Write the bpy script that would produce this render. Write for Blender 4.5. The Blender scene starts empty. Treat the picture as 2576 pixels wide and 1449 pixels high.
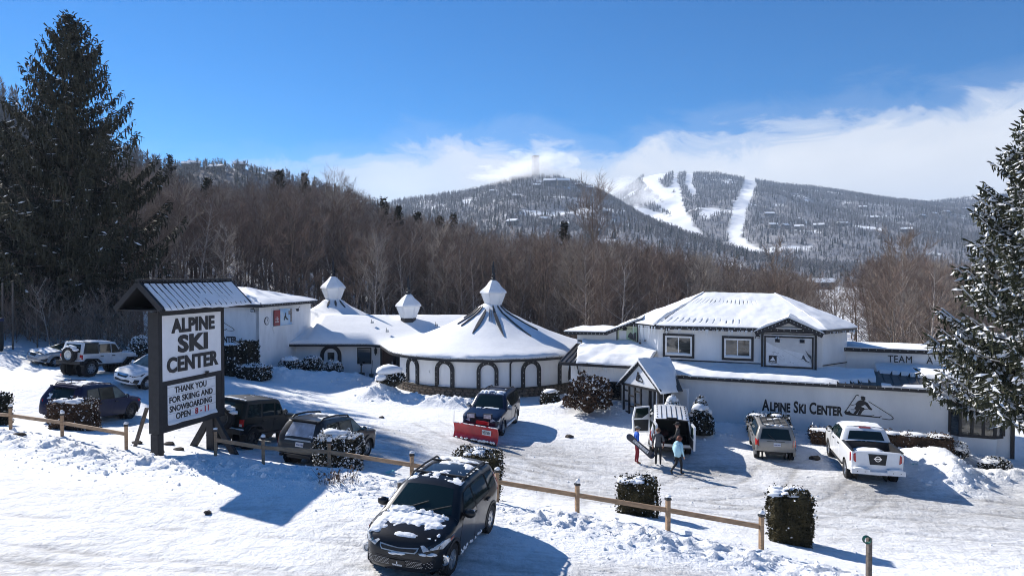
import bpy, bmesh, math, random
import numpy as np
from mathutils import Vector, Matrix, noise as mn
from mathutils.geometry import delaunay_2d_cdt
R = math.radians
sc = bpy.context.scene
COL = sc.collection
rng = np.random.default_rng(7)

# ------------------------------------------------------------------ camera, sky, sun, exposure
CZ, F, PIT, PX0, PY0 = 6.15, 1800.0, R(1.2), 1288.0, 724.5
cam = bpy.data.objects.new('camera', bpy.data.cameras.new('camera'))
COL.objects.link(cam)
cam.location = (0, 0, CZ)
cam.rotation_euler = (R(90) - PIT, 0, 0)
cam.data.sensor_width = 36
cam.data.lens = F / 2576 * 36
cam.data.clip_start = 0.3
cam.data.clip_end = 30000
sc.camera = cam
SUN_AZ, SUN_EL = R(-47), R(33)          # azimuth from +Y towards +X
SDIR = Vector((math.sin(SUN_AZ) * math.cos(SUN_EL), math.cos(SUN_AZ) * math.cos(SUN_EL), math.sin(SUN_EL)))
sl = bpy.data.lights.new('sun', 'SUN')
sl.energy = 3.4
sl.angle = R(0.5)
sl.color = (1.0, 0.955, 0.89)
so = bpy.data.objects.new('sun', sl)
COL.objects.link(so)
so.rotation_euler = SDIR.to_track_quat('Z', 'Y').to_euler()
so.location = (-60, 60, 60)
sc.view_settings.view_transform = 'Standard'
sc.view_settings.look = 'None'
sc.view_settings.exposure = 1.12
sc.view_settings.gamma = 1.0
sc.view_settings.use_curve_mapping = False
sc.render.engine = 'CYCLES'
sc.cycles.max_bounces = 7
sc.cycles.diffuse_bounces = 4
sc.cycles.filter_width = 1.0
sc.cycles.glossy_bounces = 3
sc.cycles.transmission_bounces = 4
sc.cycles.volume_bounces = 3
sc.cycles.transparent_max_bounces = 8
sc.cycles.caustics_reflective = False
sc.cycles.caustics_refractive = False
sc.cycles.sample_clamp_indirect = 6

W = bpy.data.worlds.new('World')
sc.world = W
W.use_nodes = True
wt = W.node_tree
wt.nodes.clear()


def N(t, kind, **kw):
    n = t.nodes.new(kind)
    for k, v in kw.items():
        if k.startswith('i_'):
            n.inputs[k[2:].replace('_', ' ')].default_value = v
        else:
            setattr(n, k, v)
    return n


def math_n(t, op, a, b=None, c=None, clamp=False):
    n = t.nodes.new('ShaderNodeMath')
    n.operation = op
    n.use_clamp = clamp
    for i, v in enumerate((a, b, c)):
        if v is None:
            continue
        if isinstance(v, (int, float)):
            n.inputs[i].default_value = v
        else:
            t.links.new(v, n.inputs[i])
    return n.outputs[0]


def ramp(t, fac, stops, interp='LINEAR'):
    n = t.nodes.new('ShaderNodeValToRGB')
    n.color_ramp.interpolation = interp
    e = n.color_ramp.elements
    while len(e) > 1:
        e.remove(e[-1])
    for i, (p, c) in enumerate(stops):
        if isinstance(c, (int, float)):
            c = (c, c, c)
        el = e[0] if i == 0 else e.new(p)
        el.position = p
        el.color = (*c, 1)
    if fac is not None:
        t.links.new(fac, n.inputs['Fac'])
    return n.outputs['Color']


def build_world():
    t = wt
    out = N(t, 'ShaderNodeOutputWorld')
    sky = N(t, 'ShaderNodeTexSky')
    sky.sky_type = 'NISHITA'
    sky.sun_disc = False
    sky.sun_elevation = SUN_EL
    sky.sun_rotation = SUN_AZ
    sky.altitude = 1200
    sky.air_density = 1.0
    sky.dust_density = 0.05
    sky.ozone_density = 8.0
    bg = N(t, 'ShaderNodeBackground')
    bg.inputs['Strength'].default_value = 0.054
    hs = N(t, 'ShaderNodeHueSaturation')
    hs.inputs['Saturation'].default_value = 1.45
    t.links.new(sky.outputs[0], hs.inputs['Color'])
    t.links.new(hs.outputs[0], bg.inputs['Color'])
    tc = N(t, 'ShaderNodeTexCoord')
    sep = N(t, 'ShaderNodeSeparateXYZ')
    t.links.new(tc.outputs['Generated'], sep.inputs[0])
    x, y, z = sep.outputs
    az = math_n(t, 'ARCTAN2', x, y)
    azn = math_n(t, 'MULTIPLY_ADD', az, 1 / (2 * math.pi), 0.5)
    A = lambda px: 0.5 + math.atan((px - PX0) / F) / (2 * math.pi)
    top = ramp(t, azn, [(0.0, 0.20), (0.30, 0.10), (A(200), 0.115), (A(700), 0.138), (A(950), 0.166),
                        (A(1250), 0.180), (A(1400), 0.168), (A(1500), 0.160), (A(1640), 0.182), (A(1900), 0.184),
                        (A(2150), 0.196), (A(2400), 0.198), (A(2560), 0.208), (0.75, 0.20), (1.0, 0.20)])
    dens = ramp(t, azn, [(0.0, 0.95), (0.30, 0.3), (A(500), 0.42), (A(900), 0.82), (A(1150), 0.9), (A(1250), 0.97), (0.75, 0.95), (1.0, 0.95)])
    mp = N(t, 'ShaderNodeMapping')
    mp.inputs['Scale'].default_value = (1, 1, 1.9)
    t.links.new(tc.outputs['Generated'], mp.inputs[0])
    n1 = N(t, 'ShaderNodeTexNoise', i_Scale=11.0, i_Detail=8.0, i_Roughness=0.60, i_Distortion=0.6)
    t.links.new(mp.outputs[0], n1.inputs['Vector'])
    n2 = N(t, 'ShaderNodeTexNoise', i_Scale=4.2, i_Detail=3.0, i_Roughness=0.5)
    t.links.new(mp.outputs[0], n2.inputs['Vector'])
    e = math_n(t, 'SUBTRACT', math_n(t, 'ADD', top, 0.008), z)
    e = math_n(t, 'MULTIPLY_ADD', math_n(t, 'SUBTRACT', n1.outputs[0], 0.5), 0.11, e)
    m = ramp(t, math_n(t, 'MULTIPLY_ADD', e, 9.0, 0.26), [(0.0, 0.0), (0.26, 0.10), (0.40, 0.55), (0.58, 0.92), (0.85, 1.0)], 'EASE')
    m = math_n(t, 'MULTIPLY', m, dens, clamp=True)
    shade = math_n(t, 'MULTIPLY_ADD', n2.outputs[0], 0.5, math_n(t, 'MULTIPLY_ADD', z, 1.9, -0.02))
    colr = ramp(t, shade, [(0.20, (0.56, 0.59, 0.65)), (0.45, (0.70, 0.73, 0.78)), (0.72, (0.90, 0.92, 0.95))])
    cb = N(t, 'ShaderNodeBackground')
    cb.inputs['Strength'].default_value = 0.50
    t.links.new(colr, cb.inputs['Color'])
    mx = N(t, 'ShaderNodeMixShader')
    t.links.new(m, mx.inputs[0])
    t.links.new(bg.outputs[0], mx.inputs[1])
    t.links.new(cb.outputs[0], mx.inputs[2])
    t.links.new(mx.outputs[0], out.inputs['Surface'])


build_world()


def at(px, py, d):
    """Pixel of the photograph (2576 wide) at depth d metres -> point in the place."""
    u, v = (px - PX0) / F, (PY0 - py) / F
    c, s = math.cos(PIT), math.sin(PIT)
    k = d / (c + v * s)
    return Vector((u * k, d, CZ + k * (-s + v * c)))


# ------------------------------------------------------------------ materials
M = {}


def pbr(name, col, rough=0.6, metal=0.0, vary=0.0, vscale=3.0, bump=0.0, bscale=40.0, coat=0.0, spec=0.5, col2=None, stretch=None, detail=4.0):
    m = bpy.data.materials.new(name)
    m.use_nodes = True
    t = m.node_tree
    b = t.nodes['Principled BSDF']
    b.inputs['Base Color'].default_value = (*col, 1)
    b.inputs['Roughness'].default_value = rough
    b.inputs['Metallic'].default_value = metal
    b.inputs['Specular IOR Level'].default_value = spec
    if coat:
        b.inputs['Coat Weight'].default_value = coat
        b.inputs['Coat Roughness'].default_value = 0.06
    vec = None
    if vary or bump or col2:
        tc = N(t, 'ShaderNodeTexCoord')
        mp = N(t, 'ShaderNodeMapping')
        if stretch:
            mp.inputs['Scale'].default_value = stretch
        t.links.new(tc.outputs['Object'], mp.inputs[0])
        vec = mp.outputs[0]
    if vary or col2:
        n = N(t, 'ShaderNodeTexNoise', i_Scale=vscale, i_Detail=detail, i_Roughness=0.62)
        t.links.new(vec, n.inputs['Vector'])
        a = tuple(max(0, c * (1 - vary)) for c in col)
        c2 = col2 or tuple(min(1, c * (1 + vary)) for c in col)
        t.links.new(ramp(t, n.outputs[0], [(0.34, a), (0.66, c2)]), b.inputs['Base Color'])
    if bump:
        n = N(t, 'ShaderNodeTexNoise', i_Scale=bscale, i_Detail=5.0, i_Roughness=0.6)
        t.links.new(vec, n.inputs['Vector'])
        bp = N(t, 'ShaderNodeBump', i_Strength=bump, i_Distance=0.02)
        t.links.new(n.outputs[0], bp.inputs['Height'])
        t.links.new(bp.outputs[0], b.inputs['Normal'])
    M[name] = m
    return m


pbr('snow', (0.88, 0.885, 0.89), 0.75, bump=0.8, bscale=4.0, vary=0.03, vscale=2.0, spec=0.2)
pbr('snow_clump', (0.86, 0.865, 0.87), 0.8, bump=0.5, bscale=24.0, spec=0.2)
pbr('stucco', (0.83, 0.835, 0.84), 0.85, vary=0.06, vscale=0.8, bump=0.25, bscale=60.0, spec=0.2, stretch=(1, 1, 0.35))
pbr('stucco_old', (0.80, 0.805, 0.81), 0.85, vary=0.08, vscale=1.3, bump=0.3, bscale=50.0, spec=0.2, stretch=(1, 1, 0.3))
pbr('black_trim', (0.016, 0.016, 0.019), 0.55, vary=0.3, vscale=8.0)
pbr('black_board', (0.020, 0.019, 0.021), 0.7, vary=0.25, vscale=5.0, bump=0.2, bscale=30)
pbr('black_metal', (0.02, 0.021, 0.025), 0.4, metal=0.3)
pbr('roof_metal', (0.09, 0.085, 0.08), 0.45, metal=0.5, vary=0.25, vscale=2.0)
pbr('sign_white', (0.88, 0.88, 0.90), 0.55, vary=0.03)
pbr('sign_ink', (0.017, 0.017, 0.020), 0.5)
pbr('sign_red', (0.42, 0.012, 0.03), 0.5)
pbr('wood_new', (0.32, 0.21, 0.125), 0.75, vary=0.28, vscale=9.0, bump=0.3, bscale=50, stretch=(0.4, 0.4, 2.0))
pbr('wood_grey', (0.12, 0.10, 0.085), 0.85, vary=0.4, vscale=14.0, bump=0.4, bscale=60)
pbr('door_brown', (0.055, 0.022, 0.014), 0.6, vary=0.25, vscale=6.0)
pbr('stone', (0.16, 0.125, 0.095), 0.9, vary=0.45, vscale=2.2, bump=0.6, bscale=18)
pbr('mortar', (0.07, 0.058, 0.046), 0.95, vary=0.3, vscale=6)
pbr('glass_dark', (0.012, 0.016, 0.018), 0.04, spec=0.8, coat=0.0)
pbr('glass_window', (0.045, 0.05, 0.05), 0.03, spec=0.9, vary=0.6, vscale=2.2, stretch=(0.6, 0.6, 4.0))
pbr('glass_car', (0.008, 0.019, 0.019), 0.03, spec=0.45)
pbr('glass_clear', (0.10, 0.14, 0.14), 0.04, spec=0.55, vary=0.5, vscale=1.4)
pbr('glass_frost', (0.42, 0.45, 0.52), 0.35, vary=0.35, vscale=2.5)
pbr('rubber', (0.008, 0.008, 0.009), 0.85, vary=0.3, vscale=9, bump=0.4, bscale=30)
pbr('rim_silver', (0.45, 0.46, 0.47), 0.35, metal=0.85)
pbr('rim_dark', (0.045, 0.046, 0.05), 0.4, metal=0.6)
pbr('plastic_black', (0.011, 0.011, 0.012), 0.6, vary=0.3, vscale=10)
pbr('chrome', (0.62, 0.63, 0.65), 0.15, metal=1.0)
pbr('lamp_glass', (0.55, 0.57, 0.58), 0.1, spec=0.8, vary=0.35, vscale=9)
pbr('lamp_red', (0.42, 0.012, 0.014), 0.15, coat=0.5)
pbr('lamp_amber', (0.6, 0.16, 0.05), 0.2, coat=0.5)
pbr('plate_white', (0.62, 0.63, 0.66), 0.4)
pbr('plate_black', (0.012, 0.012, 0.013), 0.4)
pbr('plate_ink', (0.05, 0.07, 0.22), 0.5)
pbr('paint_black', (0.005, 0.005, 0.007), 0.3, coat=0.25, spec=0.3, col2=(0.018, 0.018, 0.019), vscale=0.9, vary=0.3)
pbr('paint_navy', (0.008, 0.011, 0.055), 0.32, coat=0.1, spec=0.15, col2=(0.016, 0.018, 0.05), vscale=1.0, vary=0.2)
pbr('paint_blue', (0.005, 0.010, 0.040), 0.28, coat=0.25, spec=0.3, col2=(0.010, 0.014, 0.034), vscale=1.1, vary=0.2)
pbr('paint_green', (0.010, 0.013, 0.011), 0.34, coat=0.1, spec=0.15, col2=(0.022, 0.024, 0.021), vscale=1.2, vary=0.2)
pbr('paint_grey', (0.016, 0.017, 0.020), 0.3, coat=0.25, spec=0.3, col2=(0.045, 0.044, 0.043), vscale=1.0, vary=0.2)
pbr('paint_white', (0.78, 0.79, 0.80), 0.25, coat=0.6, vary=0.04, vscale=1.0)
pbr('paint_offwhite', (0.66, 0.67, 0.68), 0.3, coat=0.5, vary=0.12, vscale=1.2)
pbr('paint_tan', (0.27, 0.258, 0.235), 0.35, coat=0.4, metal=0.2, vary=0.12, vscale=1.2)
pbr('paint_silver', (0.30, 0.32, 0.35), 0.3, coat=0.5, metal=0.4)
pbr('plow_red', (0.50, 0.010, 0.020), 0.35, coat=0.4, vary=0.25, vscale=2.0)
pbr('poster_red', (0.35, 0.012, 0.025), 0.4, col2=(0.14, 0.006, 0.012), vscale=0.7, vary=0.0)
pbr('poster_blue', (0.16, 0.42, 0.72), 0.4, col2=(0.62, 0.74, 0.82), vscale=0.9, vary=0.0)
pbr('poster_grey', (0.50, 0.51, 0.53), 0.45, col2=(0.66, 0.67, 0.68), vscale=1.2, vary=0.0)
pbr('poster_snow', (0.72, 0.73, 0.75), 0.5, vary=0.06, vscale=6)
pbr('poster_green', (0.34, 0.50, 0.36), 0.45, col2=(0.62, 0.62, 0.44), vscale=1.0, vary=0.0)
pbr('clock_face', (0.72, 0.72, 0.72), 0.5)
pbr('ice', (0.70, 0.76, 0.82), 0.12, spec=0.7)
pbr('bark', (0.17, 0.13, 0.10), 0.95, vary=0.4, vscale=5, bump=0.5, bscale=14)
pbr('bark_pale', (0.34, 0.30, 0.27), 0.95, vary=0.35, vscale=5, bump=0.4, bscale=14)
pbr('twig', (0.225, 0.172, 0.135), 0.95, vary=0.3, vscale=0.35)
pbr('twig_red', (0.225, 0.160, 0.125), 0.95, vary=0.3, vscale=0.35)
pbr('twig_grey', (0.34, 0.29, 0.24), 0.95, vary=0.3, vscale=0.35)
pbr('needle', (0.026, 0.032, 0.018), 0.8, col2=(0.075, 0.066, 0.042), vscale=1.6, vary=0.3, spec=0.2)
pbr('needle_green', (0.034, 0.043, 0.023), 0.8, col2=(0.066, 0.068, 0.038), vscale=1.6, vary=0.3, spec=0.2)
pbr('hedge_leaf', (0.026, 0.026, 0.013), 0.8, col2=(0.075, 0.062, 0.030), vscale=3.0, vary=0.3, spec=0.2)
pbr('hedge_brown', (0.065, 0.043, 0.028), 0.85, col2=(0.11, 0.065, 0.042), vscale=3.0, vary=0.3, spec=0.2)
pbr('hedge_dark', (0.020, 0.022, 0.015), 0.85, col2=(0.045, 0.042, 0.030), vscale=3.0, vary=0.3, spec=0.2)
pbr('twig_dead', (0.10, 0.065, 0.045), 0.9, vary=0.3)
pbr('far_tree', (0.20, 0.185, 0.178), 0.95, vary=0.35, vscale=0.02)
pbr('chalet_wall', (0.10, 0.085, 0.075), 0.9, vary=0.2)
pbr('debris', (0.055, 0.045, 0.036), 0.95, vary=0.3)
pbr('teal_plastic', (0.22, 0.58, 0.62), 0.3)
pbr('bin_blue', (0.02, 0.03, 0.09), 0.6)
pbr('bin_brown', (0.035, 0.03, 0.022), 0.8, vary=0.3)
pbr('skin', (0.55, 0.32, 0.24), 0.6)
pbr('hair_brown', (0.10, 0.05, 0.025), 0.7)
pbr('hair_red', (0.13, 0.035, 0.018), 0.7)
pbr('cloth_blue', (0.012, 0.11, 0.55), 0.8)
pbr('cloth_red', (0.19, 0.008, 0.02), 0.85)
pbr('cloth_grey', (0.085, 0.088, 0.095), 0.9, vary=0.2, vscale=5)
pbr('cloth_dark', (0.018, 0.018, 0.021), 0.9, vary=0.2)
pbr('cloth_sky', (0.42, 0.68, 0.78), 0.7, vary=0.06, vscale=5)
pbr('cloth_camo', (0.028, 0.027, 0.026), 0.9, col2=(0.11, 0.105, 0.10), vscale=9, vary=0.1)
pbr('cloth_check', (0.09, 0.012, 0.015), 0.9, col2=(0.02, 0.02, 0.02), vscale=14, vary=0.1)
pbr('hat_grey', (0.24, 0.24, 0.235), 0.9)
pbr('boot_tan', (0.20, 0.085, 0.03), 0.8)
pbr('shoe_dark', (0.02, 0.02, 0.022), 0.7)
pbr('board_navy', (0.008, 0.014, 0.035), 0.3, coat=0.4)
pbr('bulb', (0.42, 0.42, 0.40), 0.3)
pbr('lift_metal', (0.12, 0.13, 0.14), 0.6)


# ------------------------------------------------------------------ object helpers
def setpar(o, parent):
    o.parent = parent
    if parent.get('_w'):
        o.matrix_parent_inverse = Matrix.Translation(-parent.location)


def link(o, parent=None, label=None, cat=None, group=None, kind=None):
    COL.objects.link(o)
    if parent is not None:
        setpar(o, parent)
    if kind is None and o.name.startswith('string_lights'):
        kind, label = 'stuff', 'string of small round bulbs'
    return tag(o, label, cat, group, kind)


def tag(o, label=None, cat=None, group=None, kind=None):
    for k, v in (('label', label), ('category', cat), ('group', group), ('kind', kind)):
        if v:
            o[k] = v
    return o


def thing(name, loc, label, cat, group=None, rotz=None):
    """Empty at the base of a thing. Without rotz its parts are built in world coordinates."""
    o = bpy.data.objects.new(name, None)
    o.empty_display_size = 0.3
    o.location = loc
    COL.objects.link(o)
    if rotz is None:
        o['_w'] = 1
    else:
        o.rotation_euler = (0, 0, rotz)
    return tag(o, label, cat, group)


class MB:
    def __init__(s):
        s.v, s.f, s.m = [], [], []

    def add(s, vs, fs, mi=0):
        b = len(s.v)
        s.v.extend([tuple(p) for p in vs])
        s.f.extend([tuple(i + b for i in f) for f in fs])
        s.m.extend([mi] * len(fs))
        return s

    def hexa(s, p, mi=0):
        """8 points: bottom ring 0-3 (ccw from above), top ring 4-7."""
        return s.add(p, [(3, 2, 1, 0), (4, 5, 6, 7), (0, 1, 5, 4), (1, 2, 6, 5), (2, 3, 7, 6), (3, 0, 4, 7)], mi)

    def box(s, c, d, rz=0.0, mi=0, rot=None):
        x, y, z = d[0] / 2, d[1] / 2, d[2] / 2
        pts = [(-x, -y, -z), (x, -y, -z), (x, y, -z), (-x, y, -z), (-x, -y, z), (x, -y, z), (x, y, z), (-x, y, z)]
        m = rot if rot is not None else Matrix.Rotation(rz, 3, 'Z')
        c = Vector(c)
        return s.hexa([m @ Vector(p) + c for p in pts], mi)

    def bar(s, a, b, w, h=None, mi=0, up=(0, 0, 1)):
        a, b = Vector(a), Vector(b)
        d = (b - a).normalized()
        u = Vector(up)
        if abs(d.dot(u)) > 0.95:
            u = Vector((1, 0, 0)) if abs(d.x) < 0.9 else Vector((0, 1, 0))
        sd = d.cross(u).normalized() * (w / 2)
        uu = sd.cross(d).normalized() * ((h if h is not None else w) / 2)
        return s.hexa([a - sd - uu, a + sd - uu, b + sd - uu, b - sd - uu, a - sd + uu, a + sd + uu, b + sd + uu, b - sd + uu], mi)

    def tube(s, pts, rad, n=6, mi=0, caps=True):
        pts = [Vector(p) for p in pts]
        rad = rad if isinstance(rad, (list, tuple)) else [rad] * len(pts)
        vs, fs = [], []
        prev = None
        for i, p in enumerate(pts):
            d = (pts[min(i + 1, len(pts) - 1)] - pts[max(i - 1, 0)]).normalized()
            if prev is None:
                a = d.orthogonal().normalized()
            else:
                a = (prev - d * prev.dot(d))
                a = a.normalized() if a.length > 1e-6 else d.orthogonal().normalized()
            prev = a
            b = d.cross(a)
            for k in range(n):
                t = 2 * math.pi * k / n
                vs.append(p + (a * math.cos(t) + b * math.sin(t)) * rad[i])
        for i in range(len(pts) - 1):
            for k in range(n):
                k2 = (k + 1) % n
                fs.append((i * n + k, i * n + k2, (i + 1) * n + k2, (i + 1) * n + k))
        if caps:
            fs.append(tuple(range(n - 1, -1, -1)))
            fs.append(tuple((len(pts) - 1) * n + k for k in range(n)))
        return s.add(vs, fs, mi)

    def lathe(s, prof, n=16, c=(0, 0, 0), axis='Z', mi=0, phase=0.0, close=False):
        """prof: (r, h) list."""
        vs, fs = [], []
        c = Vector(c)
        for r, h in prof:
            for k in range(n):
                t = 2 * math.pi * k / n + phase
                a, b = r * math.cos(t), r * math.sin(t)
                p = (a, b, h) if axis == 'Z' else ((a, h, b) if axis == 'Y' else (h, a, b))
                vs.append(c + Vector(p))
        for i in range(len(prof) - 1):
            for k in range(n):
                k2 = (k + 1) % n
                q = (i * n + k, i * n + k2, (i + 1) * n + k2, (i + 1) * n + k)
                fs.append(q if axis != 'Y' else q[::-1])
        if close:
            fs.append(tuple(range(n - 1, -1, -1)))
            fs.append(tuple((len(prof) - 1) * n + k for k in range(n)))
        return s.add(vs, fs, mi)

    def prism(s, poly, vec, mi=0):
        """poly: 3D loop; extruded by vec."""
        n = len(poly)
        p = [Vector(q) for q in poly]
        vec = Vector(vec)
        vs = p + [q + vec for q in p]
        fs = [tuple(range(n - 1, -1, -1)), tuple(range(n, 2 * n))] + [(i, (i + 1) % n, n + (i + 1) % n, n + i) for i in range(n)]
        return s.add(vs, fs, mi)

    def blob(s, c, r, seed=0, sub=2, amp=0.25, freq=1.6, flat=0.0, mi=0):
        bm = bmesh.new()
        bmesh.ops.create_icosphere(bm, subdivisions=sub, radius=1.0)
        r = Vector(r if isinstance(r, (tuple, list, Vector)) else (r, r, r))
        off = Vector((seed * 3.1, seed * 1.7, seed * 0.9))
        vs = []
        for v in bm.verts:
            k = 1 + amp * mn.noise(v.co * freq + off) + amp * 0.5 * mn.noise(v.co * freq * 2.3 + off)
            p = Vector((v.co.x * r.x, v.co.y * r.y, v.co.z * r.z)) * k
            if p.z < 0:
                p.z *= (1 - flat)
            vs.append(p + Vector(c))
        s.add(vs, [tuple(v.index for v in f.verts) for f in bm.faces], mi)
        bm.free()
        return s

    def mesh(s, name, mats, smooth=None):
        me = bpy.data.meshes.new(name)
        me.from_pydata(s.v, [], s.f)
        mats = mats if isinstance(mats, (list, tuple)) else [mats]
        for m in mats:
            me.materials.append(M[m] if isinstance(m, str) else m)
        if len(mats) > 1:
            me.polygons.foreach_set('material_index', s.m)
        if smooth is not None:
            me.polygons.foreach_set('use_smooth', [True] * len(me.polygons))
            me.set_sharp_from_angle(angle=R(smooth))
        me.update()
        return me

    def build(s, name, mats, parent=None, smooth=None, **kw):
        return link(bpy.data.objects.new(name, s.mesh(name, mats, smooth)), parent, **kw)


def cdt(poly, step=None, rings=()):
    """Triangulate a 2D polygon, with optional interior grid points -> (pts, tris)."""
    n = len(poly)
    pts = [Vector((p[0], p[1])) for p in poly]
    edges = [(i, (i + 1) % n) for i in range(n)]
    if step:
        P = np.array([[p[0], p[1]] for p in poly])
        x0, y0 = P.min(0)
        x1, y1 = P.max(0)
        gx, gy = np.meshgrid(np.arange(x0 + step / 2, x1, step), np.arange(y0 + step / 2, y1, step))
        g = np.stack([gx.ravel(), gy.ravel()], 1)
        g = g[inside(g, P) & (seg_dist(g, P) > step * 0.35)]
        pts += [Vector(q) for q in g.tolist()]
    v, e, f, *_ = delaunay_2d_cdt(pts, edges, [], 1, 1e-5)
    return [(p.x, p.y) for p in v], [tuple(t) for t in f]


def inside(q, P):
    r = np.zeros(len(q), bool)
    n = len(P)
    for i in range(n):
        a, b = P[i], P[(i + 1) % n]
        c = (a[1] > q[:, 1]) != (b[1] > q[:, 1])
        with np.errstate(divide='ignore', invalid='ignore'):
            xi = (b[0] - a[0]) * (q[:, 1] - a[1]) / (b[1] - a[1] + 1e-12) + a[0]
        r ^= c & (q[:, 0] < xi)
    return r


def seg_dist(q, P, closed=True):
    d = np.full(len(q), 1e9)
    n = len(P)
    for i in range(n if closed else n - 1):
        a, b = P[i], P[(i + 1) % n]
        ab = b - a
        t = np.clip(((q - a) @ ab) / (ab @ ab + 1e-12), 0, 1)
        d = np.minimum(d, np.hypot(*(q - a - t[:, None] * ab).T))
    return d


def sstep(a, b, x):
    t = np.clip((x - a) / (b - a), 0, 1)
    return t * t * (3 - 2 * t)


def vnoise(x, y, seed=0):
    """Smooth value noise, vectorised."""
    xi, yi = np.floor(x).astype(np.int64), np.floor(y).astype(np.int64)
    fx, fy = x - xi, y - yi
    fx, fy = fx * fx * (3 - 2 * fx), fy * fy * (3 - 2 * fy)

    def h(a, b):
        k = (a * 374761393 + b * 668265263 + seed * 974634777) & 0x7fffffff
        k = (k ^ (k >> 13)) * 1274126177 & 0x7fffffff
        return ((k ^ (k >> 16)) & 0xffff) / 65535.0 * 2 - 1
    a, b, c, d = h(xi, yi), h(xi + 1, yi), h(xi, yi + 1), h(xi + 1, yi + 1)
    return (a * (1 - fx) + b * fx) * (1 - fy) + (c * (1 - fx) + d * fx) * fy


def fbm(x, y, oct=4, seed=0, gain=0.5):
    s, a, t = 0, 1.0, 0
    for i in range(oct):
        s = s + a * vnoise(x * 2 ** i, y * 2 ** i, seed + i)
        t += a
        a *= gain
    return s / t


def text_mesh(txt, size, mat, name='lettering', bold=0.0, xs=1.0, depth=0.01, spacing=1.0, parent=None, mw=None, align='LEFT', shear=0.0):
    """Built-in font lettering as a real mesh; local x = reading direction, y = up, z = out."""
    cu = bpy.data.curves.new(name, 'FONT')
    cu.body = txt
    cu.size = size
    cu.offset = bold
    cu.extrude = depth / 2
    cu.space_character = spacing
    cu.align_x = align
    cu.shear = shear
    cu.resolution_u = 3
    o = bpy.data.objects.new(name, cu)
    COL.objects.link(o)
    dg = bpy.context.evaluated_depsgraph_get()
    me = bpy.data.meshes.new_from_object(o.evaluated_get(dg))
    bpy.data.objects.remove(o)
    bpy.data.curves.remove(cu)
    me.transform(Matrix.Diagonal((xs, 1, 1, 1)))
    if mw is not None:
        me.transform(mw)
    me.materials.clear()
    me.materials.append(M[mat])
    me.name = name
    o = bpy.data.objects.new(name, me)
    return link(o, parent)


def frame_mw(o, u, n):
    """Matrix taking text-local (x, y, z) to a vertical plane with reading direction u and outward normal n at o."""
    u, n = Vector(u).normalized(), Vector(n).normalized()
    z = Vector((0, 0, 1))
    m = Matrix.Identity(4)
    for i, a in enumerate((u, z, n)):
        m[0][i], m[1][i], m[2][i] = a
    m.translation = Vector(o)
    return m
# ------------------------------------------------------------------ the ground: one snow sheet to the horizon
CTRL = [(-17.5, 31, -.55), (-20.8, 40.8, -.15), (-24.3, 41, .25), (-29, 46, .15), (-10.4, 28.5, -.70), (-8.2, 26.6, -.95), (-6, 29, -1.3),
        (-19, 35.5, -1.0), (-.6, 36.5, -1.95), (7.4, 33, -2.42), (8.4, 37, -2.3), (11.8, 33.5, -2.45), (12.6, 36.5, -2.4), (14.2, 30, -2.42), (16, 33, -2.45),
        (-3, 46, -1.95), (-6, 44.5, -1.9), (-14.5, 57, -1.95), (-18.4, 52, -1.25), (-25, 54, -.6), (24, 34, -2.8), (10.4, 39.8, -2.2), (6.5, 41, -2.0), (3, 43, -2.0),
        (17, 37.2, -2.5), (-1.3, 24.2, -1.55), (4.1, 23.3, -1.75), (9.0, 22, -2.25), (-5.6, 24.5, -.75),
        (-19, 27, .15), (-16.1, 25.5, .15), (-13, 24, .05), (-11.7, 23.6, -.05), (-9.7, 23.3, .08), (-7.9, 22.6, -.03), (-5.6, 21.8, .07), (-2.9, 20.7, -.02), (-.4, 19.9, -.35),
        (1.8, 19.3, -.50), (4.06, 18.5, -.68), (6.4, 18.2, -1.1), (9, 17.5, -1.45), (13, 17, -1.9), (18, 20, -2.6), (26, 24, -3.0), (26, 16, -2.6),
        (-1.7, 16, .0), (-8, 17, .0), (-14, 18, .05), (-20, 20, .15), (4, 14.5, -.35), (8, 14.5, -.9), (-8, 11, .0), (2, 11, -.1), (9, 9, -.7), (-20, 12, .2), (18, 12, -1.6),
        (-6.9, 26.0, -.9), (-10.0, 27.2, -.68), (-8.9, 31.2, -1.15), (-24, 30, -.1), (-32, 32, .6), (-34, 46, .9), (-40, 60, 1.6), (-28, 62, .2), (-10, 70, -1.6), (10, 60, -2.4), (30, 55, -3.2), (36, 40, -3.2),
        (-65, 130, 13), (-42, 125, 8), (-24, 130, 4.5), (0, 130, -0.5), (30, 130, -3.4), (70, 130, -4.4), (-40, 90, 5), (-60, 90, 8), (-20, 95, 1.2), (20, 90, -2.8), (55, 90, -4), (-70, 60, 6), (-60, 30, 3), (60, 40, -4), (60, 10, -3.6), (-60, 5, 1.5), (0, -10, 0), (40, 0, -2.6), (-40, 0, .6)]
_c = np.array(CTRL, float)


def _tps_k(d):
    return np.where(d > 1e-9, d * d * np.log(d + 1e-12), 0)


_n = len(_c)
_K = _tps_k(np.hypot(_c[:, None, 0] - _c[None, :, 0], _c[:, None, 1] - _c[None, :, 1])) + np.eye(_n) * 1.2
_P = np.c_[np.ones(_n), _c[:, :2]]
_A = np.zeros((_n + 3, _n + 3))
_A[:_n, :_n] = _K
_A[:_n, _n:] = _P
_A[_n:, :_n] = _P.T
_w = np.linalg.solve(_A, np.r_[_c[:, 2], np.zeros(3)])

FENCE = np.array([(-30, 31.5), (-19, 27), (-16.1, 25.5), (-13, 24), (-9.7, 23.3), (-7.9, 22.6), (-5.6, 21.8), (-2.9, 20.6), (-.42, 19.9), (1.77, 19.3), (4.06, 18.5), (6.39, 18.2), (9, 17.4), (14, 16.2), (22, 14)])
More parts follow.
